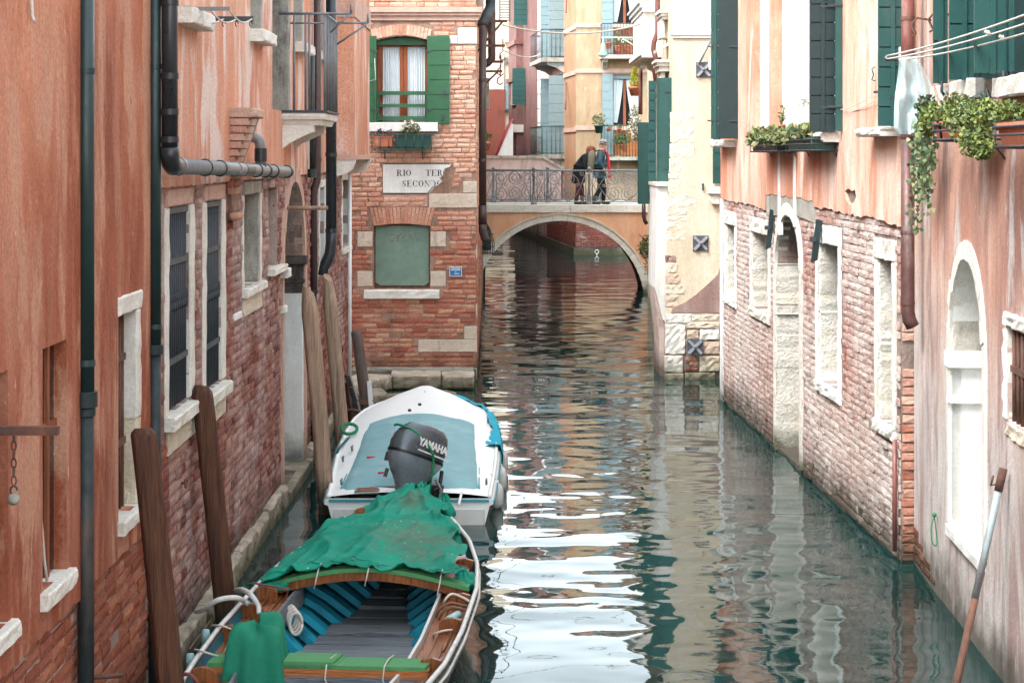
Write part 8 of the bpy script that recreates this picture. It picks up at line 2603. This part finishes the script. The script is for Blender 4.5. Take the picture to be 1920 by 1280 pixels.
def salmon_boxes():
    d0, d1 = .06, .28
    t, b = window_box('dark window box with trailing succulents, left of the orchid', FR, 1409, 1455, 262, 284, d0, d1, M['motor_black'])
    cs = [(FR.p(b[0]+(b[1]-b[0])*f, b[3]+.05, .19), (.16, .25, .10)) for f in (.0, .2, .4, .6, .8, 1.0)]
    clump('trailing_succulent', 'olive green succulents spilling from the left window box', cs, ['leaf_olive', 'leaf_mid'], 230, .05, 41, droop=.6)
    t, b = window_box('dark green window box below the orchid', FR, 1475, 1527, 259, 282, d0, d1, M['plastic_green'])
    cs = [(FR.p(b[0]+(b[1]-b[0])*f, b[3]+.04, .19), (.15, .22, .08)) for f in (.05, .25, .45, .65)]
    clump('box_herbs', 'dry olive herbs growing in the green window box', cs, ['leaf_olive', 'leaf_dark'], 180, .05, 42)
    # orchid with broad leaves
    c = FR.p(b[0]+(b[1]-b[0])*.68, b[3]+.02, .18)
    o = thing('orchid', 'white orchid with broad bright leaves in the green box', 'plant', c)
    m = MB(); rnd = random.Random(2)
    for k in range(9):
        a = k*.75; d = Vector((math.cos(a)*.5, math.sin(a)*.5, .8)).normalized(); s = d.cross(Z).normalized(); l = rnd.uniform(.16, .24)
        q = c+Vector((math.cos(a)*.03, math.sin(a)*.03, 0))
        m.add([q, q+d*l*.35+s*.045, q+d*l*.75+s*.04-Z*.01, q+d*l-Z*.04, q+d*l*.75-s*.04-Z*.01, q+d*l*.35-s*.045], [(0, 1, 2, 3), (0, 3, 4, 5)], 0, True)
    m.build('broad_leaf', plain('glossy_bright_leaf', S(150, 196, 60), .4), o)
    m = MB(); m.tube(smooth([c, c+Vector((.02, 0, .2)), c+Vector((-.04, 0, .34)), c+Vector((-.12, 0, .38))], 4), .006, 5); m.build('flower_stalk', M['leaf_mid'], o)
    leaves('blossom', c+Vector((-.05, 0, .33)), (.13, .08, .06), 60, M['flower_white'], o, .055, 6)
    # potted cactus on the ledge
    c = FR.p(FR.U(1466, .17), FR.Vh(1466, 248, .17), .17)
    potted('potted_cactus', 'slim cactus in a small terracotta pot between the window boxes', c, .045, .085, M['terracotta'], M['leaf_olive'], 120, (.035, .035, .13), .03, 9)
salmon_boxes()

def near_boxes():
    d1 = .36
    t, b = window_box('iron flower rack with dark and clay pots, right of the plastic bag', FN, 1752, 1790, 228, 262, .10, d1, M['terracotta'])
    # dark pot in the rack
    c = FN.p(FN.U(1777, .30), FN.Vh(1777, 260, .30), .30)
    potted('dark_pot', 'dark plastic pot with lime herb in the iron rack', c, .075, .14, M['motor_black'], M['leaf_lime'], 120, (.1, .1, .07), .035, 11)
    P = lambda px, py, d: FN.p(FN.U(px, d), FN.Vh(px, py, d), d)
    cs = [(P(1745, 225, .3), (.10, .12, .08)), (P(1758, 216, .3), (.13, .13, .10)), (P(1740, 238, .3), (.06, .08, .07))]
    clump('lime_herb', 'lime green herb spreading behind the plastic bag', cs, ['leaf_lime', 'leaf_mid'], 420, .028, 51, droop=.3)
    cs = [(P(1800, 215, .3), (.15, .16, .11)), (P(1822, 228, .34), (.16, .15, .15)), (P(1848, 212, .3), (.16, .15, .10)), (P(1875, 212, .3), (.16, .15, .07)), (P(1832, 262, .38), (.12, .12, .12)), (P(1842, 282, .40), (.06, .07, .05)), (P(1900, 210, .28), (.14, .12, .06))]
    clump('trailing_sedum', 'big cushion of lime green sedum over the right flower box', cs, ['leaf_lime', 'leaf_mid', 'leaf_lime', 'leaf_dark'], 640, .024, 52, droop=.2)
    clump('dry_herb', 'dry brownish herb between the lime cushions', [(P(1795, 200, .25), (.10, .1, .10))], ['leaf_olive'], 220, .03, 53)
    clump('dark_bush', 'small dark rosemary bush behind the plastic bag', [(P(1737, 205, .18), (.09, .08, .12))], ['leaf_dark'], 420, .025, 54)
    window_box('terracotta flower box with iron bands at the right edge', FN, 1868, 1990, 228, 274, .12, .42, M['terracotta'], taper=.035)
    # wire basket turned over on the plants
    t = thing('wire_basket', 'green wire basket lying on the lime plants', 'basket', P(1832, 210, .28))
    c = P(1832, 197, .28); ax = Vector((.75, -.3, .35)).normalized()
    a = ax.orthogonal().normalized(); bb = ax.cross(a)
    for k in range(5):
        m = MB(); r = .055+.018*k/4
        m.tube([c+ax*(k-2)*.05+(a*math.cos(x)+bb*math.sin(x))*r for x in [i*math.pi/8 for i in range(17)]], .0035, 4); m.build('hoop_wire', M['plastic_green'], t)
    for i in range(10):
        x = i*2*math.pi/10; m = MB(); m.tube([c-ax*.1+(a*math.cos(x)+bb*math.sin(x))*.055, c+ax*.1+(a*math.cos(x)+bb*math.sin(x))*.073], .003, 4); m.build('stave_wire', M['plastic_green'], t)
    m = MB(); m.tube([P(1752, 165, .3), P(1765, 205, .3), P(1770, 230, .3)], .011, 6); o = m.build('plant_stake', M['pile_pale']); tag(o, 'slim wooden plant stake beside the plastic bag', 'stake')
    # ivy hanging down the corner
    rnd = random.Random(9)
    t = thing('hanging_ivy', 'variegated ivy trailing down beside the copper drainpipe', 'ivy', P(1725, 470, .12))
    stems, lf, lf2 = MB(), MB(), MB()
    for k in range(9):
        x0 = 1722+k*3.2; ln = rnd.uniform(90, 235) if k < 6 else rnd.uniform(40, 120)
        pts = []; x = x0; y = 238
        while y < 238+ln:
            pts.append(P(x, y, .20-.10*(y-238)/235)); x += rnd.uniform(-4, 3.2); y += 14
        stems.tube(pts, .004, 4)
        for p in pts:
            for j in range(7 if p.z > 3.35 else 4):
                q = p+Vector((rnd.uniform(-.05, .05), rnd.uniform(-.06, .06), rnd.uniform(-.04, .04)))
                l = rnd.uniform(.030, .048)
                nrm = Vector((rnd.uniform(-.9, .2), -1, rnd.uniform(-.3, .8))).normalized()
                up = (-Z + nrm*rnd.uniform(-.3, .3)+Vector((rnd.uniform(-.6, .6), 0, 0))).normalized(); s = up.cross(nrm).normalized()
                tgt = lf if rnd.random() < .6 else lf2
                tgt.add([q, q+s*l*.5+up*l*.15, q+s*l*.32+up*l*.5, q+up*l, q-s*l*.32+up*l*.5, q-s*l*.5+up*l*.15], [(0, 1, 2, 3), (0, 3, 4, 5)])
    stems.build('stem', M['leaf_olive'], t); lf.build('foliage', M['leaf_dark'], t); lf2.build('pale_foliage', M['leaf_ivy_edge'], t)
near_boxes()

def lines_right():
    # arm with pulleys
    arm = thing('line_bracket', 'rusty washing line arm with pulleys on the copper pipe corner', 'bracket', at(1685, 112, 16.5))
    m = MB(); m.tube([at(1661, 112, 16.5), at(1714, 110, 16.6)], .014, 6); m.build('arm', M['rust'], arm)
    for px in (1663, 1688):
        m = MB(); m.lathe(at(px, 109, 16.45), [(0, -.01), (.02, -.01), (.014, 0), (.02, .01), (0, .01)], 12, axis=(0, 1, .2)); m.build('pulley', M['iron_grey'], arm)
    for k, (a, b, lab) in enumerate((((1663, 105, 16.45), (1990, 2, 10.5), 'uppermost white washing line at the top right'), ((1663, 111, 16.45), (1990, 22, 10.5), 'middle white washing line at the top right'), ((1690, 112, 16.4), (1990, 42, 10.5), 'lowest white washing line at the top right'))):
        line('washing_line', lab, at(*a), at(*b), .03, .0075, M['rope_white'])
    for px, py in ((1852, 62), (1879, 71)):
        p = at(px, py, 12.2); m = MB()
        m.tube([p+Vector((-.02, 0, .012)), p+Vector((.02, 0, -.012))], .012, 6); m.tube([p+Vector((.0, 0, .015)), p+Vector((.012, 0, -.02))], .010, 6)
        o = m.build('line_knot', M['rope_white']); tag(o, 'white knot on the washing lines, %s of two' % ('left' if px < 1860 else 'right'), 'knot')
    # second bracket and thin lines towards the orchid
    arm2 = thing('line_bracket', 'small iron arm with three hooks on the dark green shutter', 'bracket', at(1660, 172, 17.2))
    m = MB(); m.tube([at(1638, 173, 17.3), at(1674, 170, 17.3)], .011, 6); m.build('arm', M['iron'], arm2)
    for px in (1643, 1656, 1670):
        p = at(px, 173, 17.3); m = MB(); m.tube([p+Vector((.018*math.cos(a), 0, -.018+.018*math.sin(a))) for a in [i*math.pi/4 for i in range(8)]], .005, 5); m.build('hook', M['rope_white'], arm2)
    for k, (a, b, lab) in enumerate((((1518, 199, 21.5), (1642, 175, 17.3), 'thin upper cord between the orchid and the green shutter'), ((1518, 203, 21.5), (1656, 178, 17.3), 'thin middle cord between the orchid and the green shutter'), ((1518, 210, 21.5), (1670, 178, 17.3), 'thin lower cord between the orchid and the green shutter'))):
        line('thin_line', lab, at(*a), at(*b), .10+.02*k, .0042, M['rope_white'])
    m = MB(); p = at(1641, 140, 17.2); m.tube([p+Vector((.0, 0, .07)), p+Vector((-.03, 0, .05)), p+Vector((-.015, 0, 0)), p+Vector((-.03, 0, -.05)), p+Vector((.0, 0, -.06))], .006, 5); o = m.build('shutter_hook', M['iron']); tag(o, 'curled iron hook on the edge of the dark green shutter', 'hook')
    # plastic bag hung from the line
    mt = Mat('thin_plastic_bag')
    mt.bump(mt.noise(26, 5, .7, dist=1.5), .5, .02)
    mat = mt.out(S(206, 230, 232), .25, 0, .6)
    mt.b.inputs['Alpha'].default_value = .8
    mt.b.inputs['Transmission Weight'].default_value = .15
    t = thing('plastic_bag', 'translucent pale blue plastic bag pegged to the washing line', 'bag', at(1700, 250, 16.0))
    def sheet_(lft, rgt, Y, nm, amp, seed):
        rows = []
        n = 26
        for i in range(n+1):
            f = i/n
            xl = np.interp(f, [q[0] for q in lft], [q[1] for q in lft]); xr = np.interp(f, [q[0] for q in rgt], [q[1] for q in rgt])
            y0 = 106+146*f
            row = []
            for k in range(21):
                a = k/20
                px = xl+(xr-xl)*a
                dy = amp*(math.sin(a*9+f*3+seed)+.6*math.sin(a*17-f*5))+.04*mnoise.noise(Vector((a*4, f*5, seed)))*min(1, f*3)
                row.append(at(px, y0, Y+dy*(.3+f)))
            rows.append(row)
        m = MB(); m.grid(rows, 0, True); m.build(nm, mat, t)
    sheet_([(0, 1686), (.2, 1684), (.5, 1678), (.75, 1676), (.93, 1676), (1, 1683)], [(0, 1719), (.3, 1725), (.6, 1730), (.85, 1733), (1, 1720)], 16.0, 'bag_front', .03, 1.0)
    rows = []
    for i in range(15):
        f = i/14
        rows.append([at(1712+(14+26*f)*a+f*24, 112+100*f+6*a, 15.8+.03*math.sin(a*7+f*4)) for a in [k/10 for k in range(11)]])
    m = MB(); m.grid(rows, 0, True); m.build('bag_flap', mat, t)
    for px in (1686, 1691):
        m = MB(); m.box(at(px, 114, 16.35), at(px, 114, 16.35)+Vector((.014, .02, .12))); m.build('peg', M['white_paint'], t)
lines_right()

def pole_and_loop():
    top = FN.p(FN.U(1881, .05), FN.Vh(1881, 878, .05), .05)
    foot = wpx(1790, 1296, 0.0)
    d = (foot-top).normalized()
    t = thing('leaning_pole', 'rusty grey metal pole leaning on the near plaster wall', 'pole', foot)
    f = lambda a: top.lerp(foot, a)
    m = MB(); m.tube([f(.10), f(.58)], .026, 12); m.build('painted_section', plain('grey_blue_pole_paint', S(150, 164, 168), .55, .2, dirt=S(140, 92, 64), dirt_amt=.35), t)
    m = MB(); m.tube([f(.58), f(1.5)], .027, 12); m.build('rusty_section', M['rust'], t)
    m = MB(); m.tube([f(0), f(.10)], [.030, .030], 12); m.build('pole_socket', M['rust'], t)
    m = MB(); m.tube([f(.07)+Vector((-.03, 0, 0)), f(.09)+Vector((-.055, 0, .02)), f(.05)+Vector((-.05, 0, .03))], .008, 6); m.build('hook', M['rust'], t)
    c = FN.p(FN.U(1752, .03), FN.Vh(1752, 968, .03), .03)
    m = MB(); m.tube(smooth([c, c+Vector((-.035, -.03, -.09)), c+Vector((-.03, -.05, -.2)), c+Vector((0, -.05, -.235)), c+Vector((.02, 0, -.19)), c+Vector((.01, 0, -.08)), c], 5), .005, 6)
    o = m.build('rope_ring', M['rope_green']); tag(o, 'thin green rope loop on a nail in the near wall', 'rope')
    c = FN.p(FN.U(1752, .03), FN.Vh(1752, 965, .03), .03); m = MB(); m.ball(c, .02, 8, 5); m.build('nail_knot', M['rope_green'], o)
    # mooring ring on the far brick wall
    c = at(1119, 472, YQ-.15)
    m = MB(); m.tube([c+Vector((.07*math.cos(a), 0, .07*math.sin(a))) for a in [i*math.pi/6 for i in range(13)]], .012, 6); m.tube([c-Z*.07, c-Z*.3], .012, 6); o = m.build('mooring_ring', M['white_paint']); tag(o, 'white mooring ring and strap on the far brick wall', 'ring')
    # iron ring on the left wall and pin
    u = FL.U(336); c = FL.p(u, FL.Vh(336, 905), .05)
    m = MB(); m.tube([FL.p(u, c.z, 0), c], .012, 6); m.tube([c+Vector((0, .035*math.cos(a), .035*math.sin(a))) for a in [i*math.pi/6 for i in range(13)]], .008, 6); o = m.build('mooring_ring', M['rust']); tag(o, 'rusty mooring ring in the left brick wall', 'ring')
    u = FL.U(160); z = FL.Vh(170, 1255)
    m = MB(); m.tube([FL.p(u-.1, z+.02, .03), FL.p(u+.2, z-.05, .16), FL.p(u+.5, z-.12, .1)], .014, 6); o = m.build('wall_strap', M['rust']); tag(o, 'bent rusty strap across the foot of the green drainpipe', 'strap')
pole_and_loop()

# ================================================================== PEOPLE on the bridge
def skinned(name, verts, edges, rad, mat, parent, root, sub=2):
    me = bpy.data.meshes.new(name)
    me.from_pydata([Vector(v) for v in verts], edges, [])
    o = bpy.data.objects.new('tmp_skin', me)
    COL.objects.link(o)
    sk = o.modifiers.new('skin', 'SKIN'); sk.use_smooth_shade = True
    ss = o.modifiers.new('sub', 'SUBSURF'); ss.levels = sub; ss.render_levels = sub
    for i, r in enumerate(rad):
        sv = me.skin_vertices[0].data[i]
        sv.radius = r if isinstance(r, tuple) else (r, r)
        sv.use_root = (i == root)
    bpy.context.view_layer.update()
    ev = bpy.data.meshes.new_from_object(o.evaluated_get(bpy.context.evaluated_depsgraph_get()))
    m = MB(); m.add([v.co.copy() for v in ev.vertices], [tuple(p.vertices) for p in ev.polygons], 0, True)
    bpy.data.objects.remove(o); bpy.data.meshes.remove(me); bpy.data.meshes.remove(ev)
    return m.build(name, mat, parent)

M['skin'] = plain('skin', S(214, 168, 144), .6, 0, var=.06, bump=0)
def person(label, pos, J, mats, extras, scale=1.0):
    """J: joints in metres, x forward (to the right), y away from the camera, z up"""
    pos = Vector(pos)
    t = thing('person', label, 'person', pos)
    P = {k: pos + Vector(v)*scale for k, v in J.items()}
    names = ['pel', 'bel', 'che', 'nek', 'hd0', 'hd1', 'shL', 'elL', 'wrL', 'shR', 'elR', 'wrR', 'hiL', 'knL', 'anL', 'toL', 'hiR', 'knR', 'anR', 'toR', 'nose']
    P['hd0'] = P['head']-Z*.02; P['hd1'] = P['head']+Z*.10+Vector((-.01, 0, 0)); P['nose'] = P['head']+Vector((.105, 0, .0))
    idx = {n: i for i, n in enumerate(names)}
    ed = [('pel', 'bel'), ('bel', 'che'), ('che', 'nek'), ('nek', 'hd0'), ('hd0', 'hd1'), ('che', 'shL'), ('shL', 'elL'), ('elL', 'wrL'), ('che', 'shR'), ('shR', 'elR'), ('elR', 'wrR'), ('pel', 'hiL'), ('hiL', 'knL'), ('knL', 'anL'), ('anL', 'toL'), ('pel', 'hiR'), ('hiR', 'knR'), ('knR', 'anR'), ('anR', 'toR'), ('hd0', 'nose')]
    rd = {'pel': .14, 'bel': .13, 'che': .15, 'nek': .055, 'hd0': .085, 'hd1': .088, 'shL': .06, 'elL': .042, 'wrL': .028, 'shR': .06, 'elR': .042, 'wrR': .028, 'hiL': .08, 'knL': .055, 'anL': .038, 'toL': .035, 'hiR': .08, 'knR': .055, 'anR': .038, 'toR': .035, 'nose': .014}
    skinned('body', [P[n] for n in names], [(idx[a], idx[b]) for a, b in ed], [rd[n] for n in names], M['skin'], t, 0)
    # coat: torso and sleeves
    cn = ['hem', 'pel', 'bel', 'che', 'col', 'shL', 'elL', 'cuL', 'shR', 'elR', 'cuR']
    P['hem'] = P['pel']-Z*mats.get('hem', .12); P['col'] = P['che'].lerp(P['nek'], .8)
    P['cuL'] = P['elL'].lerp(P['wrL'], .85); P['cuR'] = P['elR'].lerp(P['wrR'], .85)
    ci = {n: i for i, n in enumerate(cn)}
    ce = [('hem', 'pel'), ('pel', 'bel'), ('bel', 'che'), ('che', 'col'), ('che', 'shL'), ('shL', 'elL'), ('elL', 'cuL'), ('che', 'shR'), ('shR', 'elR'), ('elR', 'cuR')]
    f = mats.get('fat', 1.0)
    cr = {'hem': (.20*f, .17*f), 'pel': (.20*f, .17*f), 'bel': (.19*f, .16*f), 'che': (.20*f, .17*f), 'col': .085, 'shL': .09, 'elL': .07, 'cuL': .055, 'shR': .09, 'elR': .07, 'cuR': .055}
    skinned('coat', [P[n] for n in cn], [(ci[a], ci[b]) for a, b in ce], [cr[n] for n in cn], mats['coat'], t, 1)
    tn = ['pel', 'hiL', 'knL', 'anL', 'hiR', 'knR', 'anR']
    ti = {n: i for i, n in enumerate(tn)}
    te = [('pel', 'hiL'), ('hiL', 'knL'), ('knL', 'anL'), ('pel', 'hiR'), ('hiR', 'knR'), ('knR', 'anR')]
    tr = {'pel': .15, 'hiL': .10, 'knL': .075, 'anL': .062, 'hiR': .10, 'knR': .075, 'anR': .062}
    skinned('trousers', [P[n] for n in tn], [(ti[a], ti[b]) for a, b in te], [tr[n] for n in tn], mats['trousers'], t, 0)
    for s in 'LR':
        a, b = P['an'+s], P['to'+s]
        g = pos.z
        m = MB(); m.ball((a+b)/2+Vector((0, 0, (g+.045)-((a+b)/2).z)), .05, 10, 7, 0, (2.6, .95, .9)); m.ball(Vector((a.x, a.y, g+.09)), .055, 8, 6, 0, (1, .9, 1.3)); m.build('shoe', mats['shoe'], t)
        # hand: palm, four fingers, thumb from the side of the palm
        w = P['wr'+s]; e = P['el'+s]; d = (w-e).normalized(); sd = Vector((0, 1, 0)); up = sd.cross(d).normalized()
        pal = w+d*.05
        vs, es, rs = [w-d*.01, pal], [(0, 1)], [.026, .030]
        for k, ln in enumerate((.055, .065, .06, .045)):
            o = (k-1.5)*.017
            b0 = len(vs); vs += [pal+d*.025+up*o, pal+d*(.025+ln*.6)+up*o+sd*.008, pal+d*(.025+ln)+up*o*.9+sd*.028]; es += [(1, b0), (b0, b0+1), (b0+1, b0+2)]; rs += [.010, .009, .008]
        b0 = len(vs); vs += [pal-d*.015+up*.03, pal+d*.02+up*.048]; es += [(1, b0), (b0, b0+1)]; rs += [.011, .009]
        skinned('hand', vs, es, rs, M['skin'], t, 0, 1)
    for sy in (-1, 1):
        m = MB(); m.ball(P['head']+Vector((.078, sy*.034, .03)), .011, 6, 4); m.build('eye', M['motor_black'], t)
        m = MB(); m.ball(P['head']+Vector((-.005, sy*.092, .015)), .028, 8, 5, 0, (.8, .35, 1.1)); m.build('ear', M['skin'], t)
    m = MB(); m.tube([P['head']+Vector((.088, -.022, -.05)), P['head']+Vector((.094, 0, -.05)), P['head']+Vector((.088, .022, -.05))], .007, 5); m.build('mouth', M['rope_red'], t)
    extras(t, P)
    return t

def people():
    zd = 2.33
    quilt = plain('dark_teal_quilted_jacket', S(28, 64, 76), .6, 0, var=.15, scale=14, bump=.4)
    black = plain('black_wool_coat', S(24, 27, 32), .95, 0, var=.2, scale=30, bump=.3)
    trous = plain('black_trousers', S(22, 23, 28), .9, 0, var=.2)
    maroon = plain('maroon_trousers', S(84, 40, 46), .9, 0, var=.15)
    shoe = plain('dark_leather', S(40, 34, 34), .5)
    hatm = plain('grey_felt_hat', S(142, 134, 136), .95, 0, var=.1, scale=30)
    hair = plain('grey_hair', S(188, 176, 162), .9, 0, var=.2, scale=60, bump=.6)
    knit = plain('rust_brown_knit', S(126, 70, 52), .95, 0, var=.3, scale=40, bump=.9)
    pack = plain('khaki_backpack', S(112, 104, 88), .8, 0, var=.12, scale=12, bump=.3)
    scarf = plain('red_tartan_scarf', S(190, 46, 58), .9, 0, var=.3, scale=30)
    def man_extra(t, P):
        h = P['head']
        m = MB(); m.lathe(h+Vector((-.005, 0, .075)), [(.0, 0), (.165, -.01), (.17, 0), (.155, .012), (.108, .012), (.105, .05), (.092, .10), (.06, .115), (.0, .11)], 20, axis=(.18, 0, 1)); hat = m.build('hat', hatm, t)
        m = MB(); m.lathe(h+Vector((0, 0, .09)), [(.110, 0), (.111, .03)], 20, axis=(.18, 0, 1)); m.build('hat_band', M['motor_black'], hat)
        m = MB(); m.ball(h+Vector((-.045, 0, .01)), .088, 12, 8, 0, (.9, 1.02, 1.0)); m.build('hair', hair, t)
        # scarf: round the neck, one end hanging in front
        c = P['nek']
        m = MB(); m.tube([c+Vector((.085*math.cos(a), .085*math.sin(a), -.02+.03*math.cos(a))) for a in [i*math.pi/8 for i in range(17)]], .038, 8); m.build('scarf', scarf, t)
        rows = []
        for i in range(9):
            f = i/8; p = c+Vector((.12+.10*math.sin(f*1.6)-.02*f, -.10, -.03-.72*f))
            rows.append([p+Vector((-.035, .0, 0)), p+Vector((.01*math.sin(f*9), -.02, 0)), p+Vector((.045, .01, 0))])
        m = MB(); m.grid(rows, 0, True); m.grid([[q+Vector((0, .012, 0)) for q in r] for r in rows], 0, True, True); m.build('scarf_end', scarf, t)
        # backpack
        b = P['che']+Vector((-.27, 0, -.10))
        rr = []
        for hgt, dx, wy in ((-.32, .07, .12), (-.28, .12, .16), (-.1, .135, .17), (.12, .12, .165), (.24, .09, .14), (.29, .04, .09)):
            rr.append([b+Vector((dx*math.copysign(abs(math.cos(a))**.6, math.cos(a))+.12*hgt, wy*math.copysign(abs(math.sin(a))**.6, math.sin(a)), hgt)) for a in [i*math.pi/10 for i in range(21)]])
        m = MB(); m.grid(rr, 0, True); m.add(rr[0][:-1], [tuple(reversed(range(20)))]); m.add(rr[-1][:-1], [tuple(range(20))]); bpk = m.build('backpack', pack, t)
        m = MB(); m.hexa([b+Vector(v) for v in ((-.16, -.11, -.24), (-.10, -.13, -.24), (-.10, .13, -.24), (-.16, .11, -.24), (-.165, -.10, .0), (-.10, -.12, .0), (-.10, .12, .0), (-.165, .10, .0))]); m.build('pocket', pack, bpk)
        for sy in (-.11, .11):
            m = MB(); m.tube(smooth([b+Vector((.06, sy, .24)), P['che']+Vector((0, sy, .19)), P['che']+Vector((.16, sy, .05)), P['bel']+Vector((.10, sy*1.3, .0)), b+Vector((.06, sy, -.25))], 4), .018, 6); m.build('strap', M['motor_black'], bpk)
    Jm = dict(pel=(0, 0, .92), bel=(.01, 0, 1.08), che=(.03, 0, 1.30), nek=(.06, 0, 1.48), head=(.10, 0, 1.60), shL=(.03, .19, 1.42), elL=(-.03, .25, 1.14), wrL=(.12, .22, .98), shR=(.03, -.19, 1.42), elR=(-.03, -.25, 1.14), wrR=(.12, -.22, .96),
              hiL=(0, .09, .88), knL=(.12, .09, .48), anL=(.10, .09, .09), toL=(.24, .09, .04), hiR=(0, -.09, .88), knR=(.0, -.09, .47), anR=(-.16, -.09, .10), toR=(-.03, -.09, .04))
    person('man in grey hat and dark teal jacket with khaki backpack crossing the bridge', (2.40, 51.0, zd), Jm, dict(coat=quilt, trousers=trous, shoe=shoe, hem=.10, fat=1.0), man_extra)
    def woman_extra(t, P):
        h = P['head']
        m = MB(); m.ball(h+Vector((-.02, 0, .045)), .125, 14, 10, 0, (1.05, .98, .9)); m.ball(h+Vector((-.07, 0, -.02)), .10, 12, 8, 0, (.9, 1.0, 1.1)); m.build('knit_hat', knit, t)
        m = MB(); m.tube([P['nek']+Vector((.085*math.cos(a), .09*math.sin(a), 0)) for a in [i*math.pi/8 for i in range(17)]], .045, 8); m.build('collar', black, t)
    Jw = dict(pel=(-.06, 0, .86), bel=(-.02, 0, 1.02), che=(.10, 0, 1.22), nek=(.24, 0, 1.37), head=(.31, 0, 1.46), shL=(.13, .17, 1.31), elL=(.10, .22, 1.05), wrL=(.26, .16, .95), shR=(.13, -.17, 1.31), elR=(.10, -.22, 1.05), wrR=(.26, -.16, .95),
              hiL=(-.06, .09, .84), knL=(.04, .09, .46), anL=(.06, .09, .09), toL=(.18, .09, .04), hiR=(-.06, -.09, .84), knR=(-.06, -.09, .45), anR=(-.12, -.09, .09), toR=(.0, -.09, .04))
    person('woman in rust knit hat and long black coat leaning forward on the bridge', (1.87, 51.05, zd), Jw, dict(coat=black, trousers=maroon, shoe=shoe, hem=.30, fat=1.05), woman_extra)
people()
